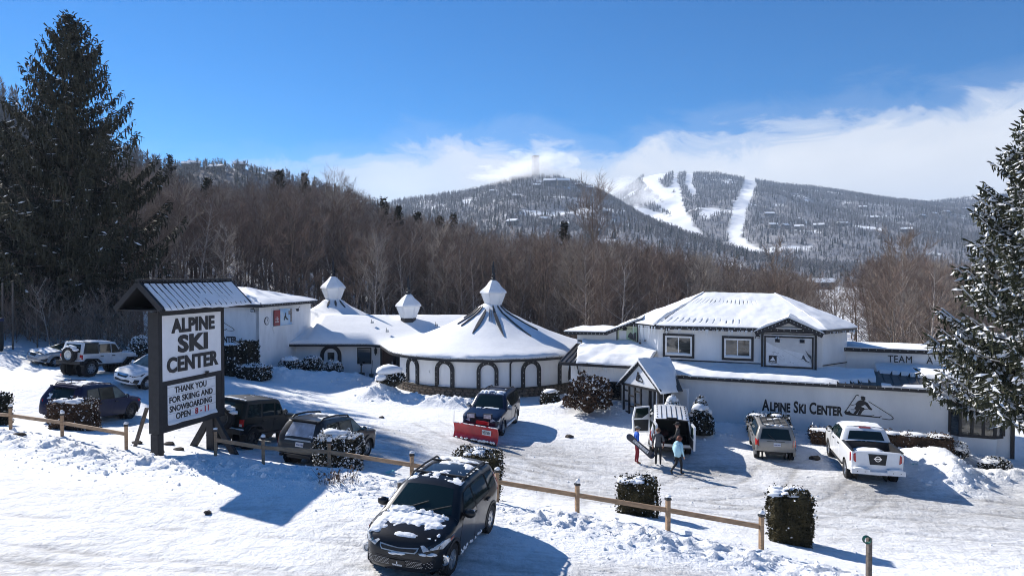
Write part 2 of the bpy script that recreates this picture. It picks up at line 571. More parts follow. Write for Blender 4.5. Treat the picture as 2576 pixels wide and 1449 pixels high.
# heaped snow: x, y, rx, ry, height, turn
BANKS = [(-17.2, 50.6, 4.2, 1.3, .75, -8), (-13.0, 52.6, 3.4, 1.5, .7, 6), (-8.3, 45.4, 1.3, 1.0, .85, 20), (-5.4, 43.9, 2.6, .9, .55, -16), (-2.6, 42.9, 1.6, .6, .25, 0),
         (4.2, 42.6, 2.4, .9, .55, 0), (7.0, 41.3, 1.6, .8, .45, -20), (18.6, 31.6, .75, 2.0, .75, 10), (18.2, 29.4, .9, 1.1, .5, 0), (22, 30.0, 3.2, .8, .5, -14), (20.6, 33.4, 1.6, .7, .3, 0),
         (12, 38.3, 3.2, .6, .3, -23), (17, 36.3, 3.0, .6, .35, -23), (-33.6, 43.8, 3.2, 1.4, .7, 15), (-37, 41.5, 4, 1.5, .7, 10), (10.3, 36.8, .9, .6, .35, -20)]


_T0 = [[(-24, 18.6), (-12, 17.2), (0, 14.2), (12, 11.6)], [(-24, 15.6), (-10, 14.4), (2, 12.6), (11, 10.6)], [(-24, 13), (-4, 12.2), (9, 9)], [(14.6, 29), (12.5, 26.5), (7, 24.6), (2, 27), (-3, 31), (-8, 36)], [(12, 32), (10, 28.5), (5, 27), (-2, 30.5), (-12, 40)],
       [(7.2, 32), (5.5, 29), (0, 31), (-4.5, 38)], [(-1.2, 34), (.5, 30), (6, 26), (16, 24), (27, 21)], [(17, 27), (24, 25), (30, 22)], [(-1.6, 13), (-4, 11), (-12, 10.4)], [(-.8, 18.6), (1.5, 22), (2, 27)], [(-17, 38), (-10, 36), (-3, 33), (6, 28)]]
TRACKS = []
for ln in _T0:
    p = np.array(ln, float)
    t_ = np.linspace(0, len(p) - 1, len(p) * 7)
    q = np.stack([np.interp(t_, np.arange(len(p)), p[:, k]) for k in (0, 1)], 1)
    for _ in range(6):
        q[1:-1] = (q[:-2] + 2 * q[1:-1] + q[2:]) / 4
    d = np.gradient(q, axis=0)
    n_ = np.stack([-d[:, 1], d[:, 0]], 1) / (np.hypot(*d.T)[:, None] + 1e-9)
    TRACKS += [q + n_ * .78, q - n_ * .78]


def track_field(x, y):
    """Wheel ruts pressed into the snow, 0..1."""
    o = np.zeros(len(x))
    pts = np.stack([x, y], 1)
    for ln in TRACKS:
        lo, hi = ln.min(0) - .5, ln.max(0) + .5
        m = (x > lo[0]) & (x < hi[0]) & (y > lo[1]) & (y < hi[1])
        if m.any():
            d = seg_dist(pts[m], ln, False)
            f = np.exp(-(d / .13) ** 2) * (.55 + .45 * fbm(x[m] * .5, y[m] * .5, 2, 17))
            o[m] = np.maximum(o[m], f)
    return o


def ground_z(x, y, lumps=True):
    x, y = np.atleast_1d(np.asarray(x, float)), np.atleast_1d(np.asarray(y, float))
    sh = x.shape
    x, y = x.ravel(), y.ravel()
    xc, yc = np.clip(x, -75, 75), np.clip(y, -12, 140)
    z = np.zeros(len(x))
    for s in range(0, len(x), 20000):
        e = slice(s, s + 20000)
        k = _tps_k(np.hypot(xc[e, None] - _c[None, :, 0], yc[e, None] - _c[None, :, 1]))
        z[e] = k @ _w[:_n] + _w[_n] + _w[_n + 1] * xc[e] + _w[_n + 2] * yc[e]
    far = np.maximum(sstep(75, 260, np.abs(x)), sstep(140, 330, y))
    z = z * (1 - far) + (-6.0) * far
    if lumps:
        for bx, by, rx, ry, h, t in BANKS:
            c, s_ = math.cos(R(t)), math.sin(R(t))
            u, v = ((x - bx) * c + (y - by) * s_) / rx, (-(x - bx) * s_ + (y - by) * c) / ry
            q = u * u + v * v
            near = q < 6
            if near.any():
                bump = h * np.exp(-q[near] * .9) * (1 + .35 * fbm(x[near] * 1.3, y[near] * 1.3, 3, 5))
                bump += .16 * np.exp(-q[near]) * np.abs(fbm(x[near] * 3.5, y[near] * 3.5, 3, 9))
                z[near] += bump
        yf = np.interp(x, FENCE[:, 0], FENCE[:, 1])
        off = yf - y                                   # metres on the road side of the fence
        m = (np.abs(off) < 6) & (np.abs(x) < 30)
        if m.any():
            o = off[m]
            gap = .72 - .6 * np.exp(-((x[m] + 1.6) / 1.7) ** 2)
            w = np.exp(-((o - 1.25) / .85) ** 2) * gap
            verge = np.exp(-((o + .3) / 1.0) ** 2)
            rough = np.abs(fbm(x[m] * 1.9, y[m] * 1.9, 4, 21))
            chunk = np.maximum(0, fbm(x[m] * 4.2, y[m] * 4.2, 3, 33) - .02)
            blocks = np.abs(fbm(x[m] * 9.5, y[m] * 9.5, 2, 35))
            z[m] += w * (.13 + .30 * rough + .40 * chunk + .16 * blocks) + verge * .10 * (1 + fbm(x[m] * .6, y[m] * .6, 2, 4))
        mm = (y > 8) & (y < 62) & (np.abs(x) < 45)
        xr, yr = x[mm], y[mm]
        rut = fbm((xr * .94 - yr * .34) * .5, (xr * .34 + yr * .94) * 2.6, 3, 51)
        fine = fbm(xr * 3.0, yr * 3.0, 3, 61)
        tr = track_field(xr, yr)
        z[mm] += -.05 * tr + .03 * np.abs(fbm(xr * 5.5, yr * 5.5, 2, 66)) * .5 + .018 * rut + .014 * fine + .03 * fbm(xr * .7, yr * .7, 2, 71)
    return z.reshape(sh)


def gz(x, y):
    return float(ground_z([x], [y])[0])


def axis(parts):
    o = []
    for a, b, st in parts:
        o += list(np.arange(a, b - 1e-6, st))
    return np.array(o)


def grow_axis(a, b, st, k):
    o, p = [], a
    while p < b:
        o.append(p)
        p += st
        st *= k
    return np.array(o + [b])


gx = np.concatenate([-grow_axis(27, 6000, .35, 1.12)[::-1], axis([(-26.9, 26.9, .12)]), grow_axis(27, 6000, .35, 1.12)])
gy = np.concatenate([axis([(-14, 10.5, .7)]), axis([(10.5, 24, .065)]), axis([(24, 34, .10)]), axis([(34, 62, .16)]), grow_axis(62, 7000, .4, 1.07)])
GX, GY = np.meshgrid(gx, gy)
GZ = ground_z(GX, GY)


def grid_mesh(name, X, Y, Z, mat):
    r, c = X.shape
    me = bpy.data.meshes.new(name)
    me.vertices.add(r * c)
    me.vertices.foreach_set('co', np.stack([X, Y, Z], -1).astype(np.float32).ravel())
    i = (np.arange(r - 1)[:, None] * c + np.arange(c - 1)[None]).ravel()
    q = np.stack([i, i + 1, i + c + 1, i + c], 1).astype(np.int32)
    me.loops.add(q.size)
    me.loops.foreach_set('vertex_index', q.ravel())
    me.polygons.add(len(q))
    me.polygons.foreach_set('loop_start', np.arange(0, q.size, 4, dtype=np.int32))
    me.polygons.foreach_set('use_smooth', np.ones(len(q), bool))
    me.materials.append(M[mat] if isinstance(mat, str) else mat)
    me.update()
    me.validate()
    return me


def snow_ground_mat():
    m = bpy.data.materials.new('packed_snow')
    m.use_nodes = True
    t = m.node_tree
    b = t.nodes['Principled BSDF']
    b.inputs['Roughness'].default_value = 0.72
    b.inputs['Specular IOR Level'].default_value = 0.25
    tc = N(t, 'ShaderNodeTexCoord')

    def mapped(rz, scale):
        mp = N(t, 'ShaderNodeMapping')
        mp.inputs['Rotation'].default_value = (0, 0, R(rz))
        mp.inputs['Scale'].default_value = scale
        t.links.new(tc.outputs['Object'], mp.inputs[0])
        return mp.outputs[0]

    def noise(vec, s, d=5, r=.6, dist=0.0):
        n = N(t, 'ShaderNodeTexNoise', i_Scale=s, i_Detail=d, i_Roughness=r, i_Distortion=dist)
        t.links.new(vec, n.inputs['Vector'])
        return n.outputs[0]
    at_ = N(t, 'ShaderNodeAttribute', attribute_name='dirt')
    dirt = at_.outputs['Fac']
    flat = mapped(0, (1, 1, 1))
    streak = noise(mapped(17, (.55, 2.6, 1)), 1.0, 6, .62, .3)
    streak2 = noise(mapped(-9, (.5, 3.2, 1)), 1.3, 6, .62, .4)
    blot = noise(flat, .33, 4, .55)
    speck = noise(flat, 7.5, 4, .7)
    speck2 = noise(flat, 2.6, 5, .68)
    s = math_n(t, 'MULTIPLY', math_n(t, 'ADD', streak, streak2), .5)
    k = math_n(t, 'MULTIPLY_ADD', speck, .34, math_n(t, 'MULTIPLY_ADD', speck2, .36, math_n(t, 'MULTIPLY', s, .55)))
    k = math_n(t, 'MULTIPLY_ADD', blot, .32, k)
    k = math_n(t, 'MULTIPLY_ADD', dirt, .50, k)
    f = ramp(t, k, [(.0, 0.0), (.985, 0.0), (1.09, .30), (1.20, .72), (1.34, 1.0)])
    # thresholds live above 1, so shift into 0..1
    for nd in t.nodes:
        pass
    t.nodes.remove(f.node)
    kk = math_n(t, 'MULTIPLY_ADD', k, 1.7, -1.44, clamp=True)
    f = ramp(t, kk, [(.0, 0.0), (.16, .06), (.42, .42), (.75, .9), (1.0, 1.0)])
    col = N(t, 'ShaderNodeMix', data_type='RGBA')
    col.inputs[6].default_value = (.885, .89, .895, 1)
    col.inputs[7].default_value = (.33, .315, .298, 1)
    t.links.new(f, col.inputs[0])
    t.links.new(col.outputs[2], b.inputs['Base Color'])
    h = math_n(t, 'MULTIPLY_ADD', speck, .5, math_n(t, 'MULTIPLY_ADD', speck2, .9, math_n(t, 'MULTIPLY', s, .8)))
    h = math_n(t, 'MULTIPLY_ADD', noise(flat, 26, 3, .6), .14, h)
    bp = N(t, 'ShaderNodeBump', i_Strength=.8, i_Distance=.11)
    t.links.new(h, bp.inputs['Height'])
    t.links.new(bp.outputs[0], b.inputs['Normal'])
    M['packed_snow'] = m


snow_ground_mat()


def dirt_field(X, Y):
    """How driven-over the snow is: road and parking lanes high, banks and verges clean."""
    yf = np.interp(X, FENCE[:, 0], FENCE[:, 1])
    off = yf - Y
    road = sstep(2.2, 4.2, off)
    lot = sstep(1.8, 4.5, -off) * (1 - sstep(38, 43, Y + .25 * np.abs(X - 2)))
    lane = np.exp(-((Y - (30.5 - .22 * X)) / 5.5) ** 2)
    d = road * .42 + lot * (.25 + .38 * lane)
    for x0, y0, r, a in ((-11, 14.5, 2.2, .3), (4.5, 14.8, 2.6, .45), (9, 14, 3, .4), (-2, 14.2, 2.0, .35), (13.6, 28.3, 1.6, .4), (11.8, 31.6, 1.5, .35), (8.6, 31.0, 1.8, .4), (24, 27, 2.2, .8), (1.8, 33.5, 2.2, .25), (-.6, 33.4, 1.8, .35), (16, 27, 2.5, .15)):
        d += a * np.exp(-((X - x0) ** 2 + ((Y - y0) * 1.3) ** 2) / r ** 2)
    for bx, by, rx, ry, h, t in BANKS:
        c, s_ = math.cos(R(t)), math.sin(R(t))
        u, v = ((X - bx) * c + (Y - by) * s_) / rx, (-(X - bx) * s_ + (Y - by) * c) / ry
        d *= 1 - .8 * np.exp(-(u * u + v * v) * .6)
    m = (Y > 9) & (Y < 50) & (np.abs(X) < 32)
    d[m] += .42 * track_field(X[m], Y[m])
    return np.clip(d, 0, 1) * (1 - sstep(45, 60, Y))


gme = grid_mesh('snowy_ground', GX, GY, GZ, 'packed_snow')
gat = gme.attributes.new('dirt', 'FLOAT', 'POINT')
gat.data.foreach_set('value', dirt_field(GX, GY).astype(np.float32).ravel())
ground = link(bpy.data.objects.new('snowy_ground', gme), kind='structure')
tag(ground, 'snow covered road and parking lot with tyre tracks')

# loose clods along the ploughed bank and the lot: nobody could count them
cl = MB()
r_ = random.Random(3)
for i in range(1700):
    k = r_.random()
    if k < .72:
        x = r_.uniform(-21, 12)
        y = float(np.interp(x, FENCE[:, 0], FENCE[:, 1])) - r_.gauss(1.45, .8)
        if abs(x + 1.7) < 1.5 and y < 18.4:
            continue
        s = r_.uniform(.012, .045) * (r_.uniform(1.5, 3) if r_.random() < .10 else 1)
    elif k < .93:
        bx, by, rx, ry, h, t = r_.choice(BANKS)
        a, q = r_.uniform(0, 6.28), r_.uniform(.5, 1.5)
        x, y, s = bx + math.cos(a) * rx * q, by + math.sin(a) * ry * q, r_.uniform(.05, .13)
    else:
        x, y, s = r_.uniform(-16, 20), r_.uniform(21, 40), r_.uniform(.02, .05)
    cl.blob((x, y, gz(x, y) + s * .25), (s, s * r_.uniform(.7, 1.2), s * r_.uniform(.6, .9)), i, 1, .5, 1.4)
cl.build('snow_rubble', 'snow_clump', kind='stuff', label='broken lumps of ploughed snow')


# ------------------------------------------------------------------ hills and mountains
def hill_mat(name, bare):
    m = bpy.data.materials.new(name)
    m.use_nodes = True
    t = m.node_tree
    b = t.nodes['Principled BSDF']
    b.inputs['Roughness'].default_value = .9
    b.inputs['Specular IOR Level'].default_value = .1
    tc = N(t, 'ShaderNodeTexCoord')
    n = N(t, 'ShaderNodeTexNoise', i_Scale=.03, i_Detail=6.0, i_Roughness=.65)
    t.links.new(tc.outputs['Object'], n.inputs['Vector'])
    a = N(t, 'ShaderNodeAttribute', attribute_name='open')
    k = math_n(t, 'ADD', n.outputs[0], math_n(t, 'MULTIPLY', a.outputs['Fac'], .75))
    t.links.new(ramp(t, k, [(.40, bare), (.70, tuple(.7 * c + .14 for c in bare)), (.98, (.84, .85, .86))]), b.inputs['Base Color'])
    M[name] = m


hill_mat('hill_floor', (.20, .175, .165))
hill_mat('mountain_floor', (.25, .24, .245))


def far_tree_mesh(seed, h=10.0, conifer=False):
    b = MB()
    r = random.Random(seed)
    if conifer:
        for i in range(9):
            z = h * (.08 + .92 * i / 9)
            w = h * .2 * (1 - i / 9.5)
            for k in range(5):
                a = r.uniform(0, 6.28)
                b.add([(0, 0, z + h * .12), (math.cos(a - .5) * w, math.sin(a - .5) * w, z - h * .04), (math.cos(a + .5) * w, math.sin(a + .5) * w, z - h * .04)], [(0, 1, 2)])
        return b.mesh('far_conifer', 'needle')
    b.add([(-.12, 0, 0), (.12, 0, 0), (0, .1, h * .8)], [(0, 1, 2)])
    for i in range(34):
        a, t = r.uniform(0, 6.28), r.uniform(.25, .8)
        L = h * r.uniform(.22, .42) * (1.1 - t * .5)
        e = r.uniform(.35, 1.2)
        p = Vector((0, 0, h * t))
        d = Vector((math.cos(a) * math.cos(e), math.sin(a) * math.cos(e), math.sin(e)))
        s = Vector((-math.sin(a), math.cos(a), 0)) * r.uniform(.10, .3)
        q = p + d * L * .5
        b.add([p, q + s, p + d * L, q - s], [(0, 1, 2, 3)])
    return b.mesh('far_tree', 'far_tree')


HIDE = bpy.data.collections.new('tree_shapes')


def shapes(name, meshes):
    c = bpy.data.collections.new(name)
    for i, me in enumerate(meshes):
        c.objects.link(bpy.data.objects.new(name + '_shape', me))
    return c


def scatter(name, pts, scales, coll, label, seed=0):
    """A mass nobody could count: instanced on points by geometry nodes, one object."""
    me = bpy.data.meshes.new(name)
    me.vertices.add(len(pts))
    me.vertices.foreach_set('co', np.asarray(pts, np.float32).ravel())
    a = me.attributes.new('size', 'FLOAT', 'POINT')
    a.data.foreach_set('value', np.asarray(scales, np.float32))
    o = link(bpy.data.objects.new(name, me), kind='stuff', label=label)
    g = bpy.data.node_groups.new(name, 'GeometryNodeTree')
    g.interface.new_socket('Geometry', in_out='INPUT', socket_type='NodeSocketGeometry')
    g.interface.new_socket('Geometry', in_out='OUTPUT', socket_type='NodeSocketGeometry')
    gi, go = g.nodes.new('NodeGroupInput'), g.nodes.new('NodeGroupOutput')
    ip = g.nodes.new('GeometryNodeInstanceOnPoints')
    ci = g.nodes.new('GeometryNodeCollectionInfo')
    ci.inputs['Collection'].default_value = coll
    ci.inputs['Separate Children'].default_value = True
    ci.inputs['Reset Children'].default_value = True
    rv = g.nodes.new('FunctionNodeRandomValue')
    rv.data_type = 'FLOAT_VECTOR'
    rv.inputs['Min'].default_value = (-.06, -.06, 0)
    rv.inputs['Max'].default_value = (.06, .06, 6.28)
    rv.inputs['Seed'].default_value = seed
    na = g.nodes.new('GeometryNodeInputNamedAttribute')
    na.data_type = 'FLOAT'
    na.inputs['Name'].default_value = 'size'
    L = g.links.new
    L(gi.outputs[0], ip.inputs['Points'])
    L(ci.outputs[0], ip.inputs['Instance'])
    ip.inputs['Pick Instance'].default_value = True
    L(rv.outputs[0], ip.inputs['Rotation'])
    L(na.outputs['Attribute'], ip.inputs['Scale'])
    L(ip.outputs[0], go.inputs[0])
    md = o.modifiers.new('scatter', 'NODES')
    md.node_group = g
    return o


FAR = shapes('far_trees', [far_tree_mesh(i, 10) for i in range(5)])
FARMIX = shapes('far_mixed', [far_tree_mesh(i + 9, 10) for i in range(5)] + [far_tree_mesh(3, 10, True)])


def poly_d(px, py, line):
    return seg_dist(np.stack([px, py], 1), np.array(line, float), False)


RUNS = [([(1683, 428), (1645, 445), (1627, 455), (1664, 483), (1688, 512), (1707, 545), (1731, 578), (1752, 614)], 9, 22),
        ([(1698, 428), (1698, 459), (1707, 497), (1716, 540)], 5, 7), ([(1735, 428), (1731, 464), (1741, 484)], 7, 8),
        ([(1885, 449), (1883, 478), (1864, 516), (1857, 545), (1850, 570), (1850, 602), (1869, 628)], 12, 16),
        ([(1600, 528), (1664, 550), (1716, 573), (1750, 613)], 9, 14), ([(1700, 470), (1660, 490), (1640, 470)], 6, 6), ([(1770, 540), (1800, 532)], 8, 10), ([(1750, 620), (1900, 632)], 10, 12), ([(1640, 500), (1690, 540)], 5, 5)]


def mountain(name, prof, D, D0, mat, label, hx, treeh, ntree, coll, tlabel, p=1.15, nu=170, nv=70, rough=.05, z0=-6.0, seed=0, runs=False):
    prof = np.array(prof, float)
    X = (prof[:, 0] - PX0) / F * D
    Z = CZ + (PY0 - F * math.tan(PIT) - prof[:, 1]) / F * D - treeh * .75
    xs = np.linspace(X[0], X[-1], nu)
    zr = np.maximum(np.interp(xs, X, Z), z0)
    v = np.r_[np.linspace(0, 1, nv), np.linspace(1.08, 1.8, 8)]
    ys = D0 + (D - D0) * v
    XX, VV = np.meshgrid(xs, v)
    YY = np.broadcast_to(ys[:, None], XX.shape).copy()

    def height(x, y):
        vv = (y - D0) / (D - D0)
        top = np.maximum(np.interp(x, X, Z), z0)
        f = np.where(vv <= 1, np.clip(vv, 0, 1) ** p, 1 - .9 * np.clip(vv - 1, 0, 1))
        w = np.clip(4 * vv * (1 - vv), 0, 1)
        g = fbm(x / (D * .055), y / (D * .11), 4, seed)
        return z0 + (top - z0) * np.clip(f + rough * 1.6 * w * g, 0, 2)
    ZZ = height(XX, YY)
    me = grid_mesh(name, XX, YY, ZZ, mat)
    q = np.stack([XX.ravel(), YY.ravel(), ZZ.ravel()], 1)

    def openness(q):
        px, py = PX0 + q[:, 0] / q[:, 1] * F, PY0 - F * math.tan(PIT) - (q[:, 2] - CZ) / q[:, 1] * F
        o = np.zeros(len(q))
        if runs:
            for line, w0, w1 in RUNS:
                ln = np.array(line, float)
                k = np.clip((py - ln[:, 1].min()) / (np.ptp(ln[:, 1]) + 1), 0, 1)
                w = w0 + (w1 - w0) * k
                w = w * (1 + .35 * fbm(px * .06, py * .06, 2, 3))
                o = np.maximum(o, np.clip(1.5 - poly_d(px, py, line) / (w + 1e-6) * .9, 0, 1))
        n = fbm(q[:, 0] / 60, q[:, 1] / 60, 3, seed + 40)
        return np.maximum(o, np.clip((n - .30) * 4, 0, .8))
    op = openness(q)
    me.attributes.new('open', 'FLOAT', 'POINT').data.foreach_set('value', op.astype(np.float32))
    o = link(bpy.data.objects.new(name, me), kind='structure', label=label)
    rg = np.random.default_rng(seed)
    tx = rg.uniform(max(xs[0], -hx * D), min(xs[-1], hx * D), ntree * 2)
    ty = D0 + (D - D0) * rg.uniform(.0, 1.04, ntree * 2) ** .85
    tz = height(tx, ty)
    t = np.stack([tx, ty, tz], 1)
    keep = (openness(t) < .42) & (tz > z0 + 1.5)
    t = t[keep][:ntree]
    t[:, 2] -= .4
    scatter(name + '_woods', t, rg.uniform(.65, 1.2, len(t)) * treeh / 10, coll, tlabel, seed)
    return height


H_right = mountain('ski_mountain', [(1150, 640), (1300, 600), (1420, 545), (1520, 500), (1580, 466), (1612, 441), (1660, 431), (1740, 431), (1800, 433), (1860, 443), (1900, 450), (1960, 460), (2050, 468), (2150, 484), (2250, 498), (2330, 506), (2400, 498), (2450, 489), (2520, 487), (2700, 470), (3000, 490), (3600, 560)],
                   2600, 900, 'mountain_floor', 'snowy ski mountain with two white runs through grey woods', .85, 13, 56000, FARMIX, 'grey bare woods covering the ski mountain', seed=11, runs=True, nu=260, nv=110)
H_mid = mountain('wooded_mountain', [(700, 640), (880, 565), (1000, 502), (1100, 487), (1200, 472), (1240, 460), (1290, 444), (1340, 436), (1400, 440), (1460, 456), (1520, 482), (1565, 512), (1605, 545), (1640, 575), (1680, 602), (1730, 622), (1800, 635), (1950, 645), (2300, 660)],
                 1700, 620, 'mountain_floor', 'grey wooded mountain with its summit in cloud', .6, 12, 30000, FARMIX, 'grey bare woods covering the middle mountain', seed=23)
H_ridge = mountain('grey_hill', [(-300, 330), (200, 380), (380, 405), (450, 405), (560, 402), (620, 408), (680, 424), (760, 440), (830, 462), (900, 488), (960, 506), (1010, 532), (1060, 562), (1150, 610), (1300, 660)],
                   700, 330, 'hill_floor', 'grey wooded ridge with a few houses', .85, 10, 9000, FARMIX, 'bare woods covering the grey ridge', seed=31)
H_left = mountain('steep_hill', [(-900, 40), (-300, 110), (0, 200), (60, 238), (200, 312), (390, 398), (450, 432), (520, 468), (650, 516), (800, 580), (950, 640)],
                  330, 150, 'hill_floor', 'steep wooded hillside rising to the left', .95, 11, 4200, FAR, 'bare woods covering the steep hillside', seed=43)

# ------------------------------------------------------------------ haze and mist
def volume_mat(name, col, dens, aniso=.3, noise=None):
    m = bpy.data.materials.new(name)
    m.use_nodes = True
    t = m.node_tree
    t.nodes.clear()
    o = N(t, 'ShaderNodeOutputMaterial')
    v = N(t, 'ShaderNodeVolumePrincipled')
    v.inputs['Color'].default_value = (*col, 1)
    v.inputs['Anisotropy'].default_value = aniso
    v.inputs['Density'].default_value = dens
    if noise:
        tc = N(t, 'ShaderNodeTexCoord')
        ln = N(t, 'ShaderNodeVectorMath', operation='LENGTH')
        t.links.new(tc.outputs['Object'], ln.inputs[0])
        n = N(t, 'ShaderNodeTexNoise', i_Scale=noise, i_Detail=5.0, i_Roughness=.6)
        t.links.new(tc.outputs['Object'], n.inputs['Vector'])
        fall = math_n(t, 'SUBTRACT', 1.0, ln.outputs['Value'])
        k = math_n(t, 'MULTIPLY_ADD', math_n(t, 'SUBTRACT', n.outputs[0], .55), 3.4, fall)
        t.links.new(math_n(t, 'MULTIPLY', math_n(t, 'MAXIMUM', k, 0.0), dens), v.inputs['Density'])
    t.links.new(v.outputs[0], o.inputs['Volume'])
    M[name] = m


volume_mat('haze_air', (.62, .78, 1.0), .00011, .2)
hz = MB().box((0, 3300, 208), (9000, 7600, 470))
hz.build('haze', 'haze_air', kind='stuff', label='thin blue haze in the valley air')
volume_mat('mist_puff', (1, 1, 1), .018, .35, 1.7)


def mist(px, py, d, rx, ry, rz, label, dens=None):
    b = MB().lathe([(math.sin(a) * 1.0 + 1e-3, -math.cos(a)) for a in np.linspace(0, math.pi, 9)], 16)
    o = b.build('mist', 'mist_puff', kind='stuff', label=label)
    o.location = at(px, py, d)
    o.scale = (rx, ry, rz)
    if dens:
        m = M['mist_puff'].copy()
        for n in m.node_tree.nodes:
            if n.type == 'MATH' and n.operation == 'MULTIPLY' and abs(n.inputs[1].default_value - .018) < 1e-4:
                n.inputs[1].default_value = dens
        o.data.materials[0] = m
    return o


mist(1632, 500, 2150, 75, 120, 52, 'white snowmaking mist over the left ski run')
mist(1290, 440, 1640, 120, 110, 24, 'cloud trailing down the shoulder of the middle mountain', .022)
mist(1352, 412, 1640, 100, 110, 36, 'cloud wrapping the summit of the middle mountain', .022)
mist(1545, 478, 2150, 120, 120, 50, 'cloud spilling through the gap between the mountains', .016)
mist(1800, 536, 1950, 60, 80, 26, 'mist drifting over the middle of the ski mountain')
mist(1955, 552, 1900, 62, 80, 24, 'mist drifting beside the right ski run')
# ------------------------------------------------------------------ the ski center buildings
class Face:
    """A vertical wall frame: o = ground point (x, y), u = horizontal reading direction, n = outward."""
    def __init__(s, o, u, n=None):
        s.o = Vector((o[0], o[1], 0))
        s.u = Vector((u[0], u[1], 0)).normalized()
        s.n = Vector((s.u.y, -s.u.x, 0)) if n is None else Vector((n[0], n[1], 0)).normalized()

    def p(s, a, z, off=0.0):
        q = s.o + s.u * a + s.n * off
        return Vector((q.x, q.y, z))

    def box(s, mb, a0, a1, z0, z1, o0, o1, mi=0):
        a0, a1 = sorted((a0, a1))
        o0, o1 = sorted((o0, o1))
        return mb.hexa([s.p(a0, z0, o1), s.p(a1, z0, o1), s.p(a1, z0, o0), s.p(a0, z0, o0), s.p(a0, z1, o1), s.p(a1, z1, o1), s.p(a1, z1, o0), s.p(a0, z1, o0)], mi)

    def plate(s, mb, poly, o0, o1, mi=0):
        return mb.prism([s.p(a, z, o0) for a, z in poly], s.n * (o1 - o0), mi)

    def mw(s, a, z, off):
        return frame_mw(s.p(a, z, off), s.u, s.n)


def band(mb, face, a0, a1, z0, z1, o0, o1, w, mi=0, bottom=True):
    """Rectangular frame of bar width w."""
    face.box(mb, a0, a1, z1 - w, z1, o0, o1, mi)
    if bottom:
        face.box(mb, a0, a1, z0, z0 + w, o0, o1, mi)
    zb = z0 + w if bottom else z0
    face.box(mb, a0, a0 + w, zb, z1 - w, o0, o1, mi)
    face.box(mb, a1 - w, a1, zb, z1 - w, o0, o1, mi)


def slab(top, th, mb, mi=0):
    """Roof slab from a planar 3D loop (counter-clockwise from above), thickness downwards."""
    return mb.prism([Vector(p) - Vector((0, 0, th)) for p in top], (0, 0, th), mi)


def snow_sheet(name, quad, parent, th=.14, nu=30, nv=14, seed=0, amp=.05, edge=.35, mat='snow', bare=None, lab=None):
    """Lumpy snow on a roof plane given by 4 corners (eaveL, eaveR, ridgeR, ridgeL); bare(u, v) > 0 cuts it away."""
    a, b, c, d = [Vector(p) for p in quad]
    r = random.Random(seed)
    vs, idx = [], {}
    mb = MB()
    hts = {}
    for j in range(nv + 1):
        for i in range(nu + 1):
            u, v = i / nu, j / nv
            p = (a * (1 - u) + b * u) * (1 - v) + (d * (1 - u) + c * u) * v
            n = mn.noise(Vector((p.x * .8 + seed, p.y * .8, p.z))) + .5 * mn.noise(Vector((p.x * 2.3, p.y * 2.3 + seed, p.z)))
            e = min(1.0, min(u, 1 - u) * nu / 1.5 + .0, 1.0)
            h = th * (1 + .4 * n) * (.55 + .45 * min(1, v * 5)) + amp * n
            if j == 0:
                h = th * .25
                p = p + (a - d).normalized() * (.06 + .06 * n)
            k = bare(u, v, n) if bare else 0
            hts[i, j] = max(.012, h) if k <= 0 else -1
            idx[i, j] = len(mb.v)
            mb.v.append(tuple(p + Vector((0, 0, max(h, .012) if k <= 0 else -.01))))
    for j in range(nv):
        for i in range(nu):
            q = [(i, j), (i + 1, j), (i + 1, j + 1), (i, j + 1)]
            if sum(hts[k] > 0 for k in q) >= 2:
                mb.f.append(tuple(idx[k] for k in q))
                mb.m.append(0)
    # skirts down to the roof on all four borders
    for line in ([(i, 0) for i in range(nu + 1)], [(nu, j) for j in range(nv + 1)], [(i, nv) for i in range(nu, -1, -1)], [(0, j) for j in range(nv, -1, -1)]):
        for k0, k1 in zip(line, line[1:]):
            if hts[k0] < 0 and hts[k1] < 0:
                continue
            b0 = len(mb.v)
            for k in (k0, k1):
                x, y, z = mb.v[idx[k]]
                mb.v.append((x, y, z - max(hts[k], 0) - .03))
            mb.f.append((idx[k0], b0, b0 + 1, idx[k1]))
            mb.m.append(0)
    return mb.build(name, mat, parent, smooth=50, label=lab)


def icicles(face, a0, a1, z, off, n, seed, mb, lmax=.45):
    r = random.Random(seed)
    for i in range(n):
        a = r.uniform(a0, a1)
        L = lmax * r.uniform(.2, 1.0) ** 1.6
        p = face.p(a, z, off)
        mb.tube([p, p - Vector((0, 0, L * .5)), p - Vector((0, 0, L))], [.022, .014, .002], 4, caps=False)


def lights_row(mb, pts):
    for p in pts:
        p = Vector(p)
        mb.lathe([(.001, -.045), (.024, -.015), (.024, .015), (.001, .045)], 5, p)


def along(a, b, n):
    a, b = Vector(a), Vector(b)
    return [a.lerp(b, (i + .5) / n) for i in range(n)]


def flood(parent, p, d, label=None, snow=False, w=.26):
    """Little black flood lamp at p looking along d."""
    p, d = Vector(p), Vector(d).normalized()
    mb = MB()
    q = d.to_track_quat('Y', 'Z').to_matrix()
    x, y, z = w / 2, .06, w * .36
    pts = [(-x * .7, -y, -z * .7), (x * .7, -y, -z * .7), (x, y, -z), (-x, y, -z), (-x * .7, -y, z * .7), (x * .7, -y, z * .7), (x, y, z), (-x, y, z)]
    mb.hexa([q @ Vector(k) + p for k in pts])
    mb.bar(p - d * .05, p - d * .05 + Vector((0, 0, .18)) - d * .12, .03)
    f = mb.build('flood_lamp', 'black_metal', parent, label=label)
    g = MB().box(p + d * .064, (w * .82, .01, w * .55), rot=q)
    g.build('lens', 'lamp_glass', f)
    if snow:
        MB().blob(p + Vector((0, 0, z + .03)), (x * .95, y * 1.6, .09), 3, 1, .2, flat=.6).build('snow_cap', 'snow', f, smooth=60)
    return f


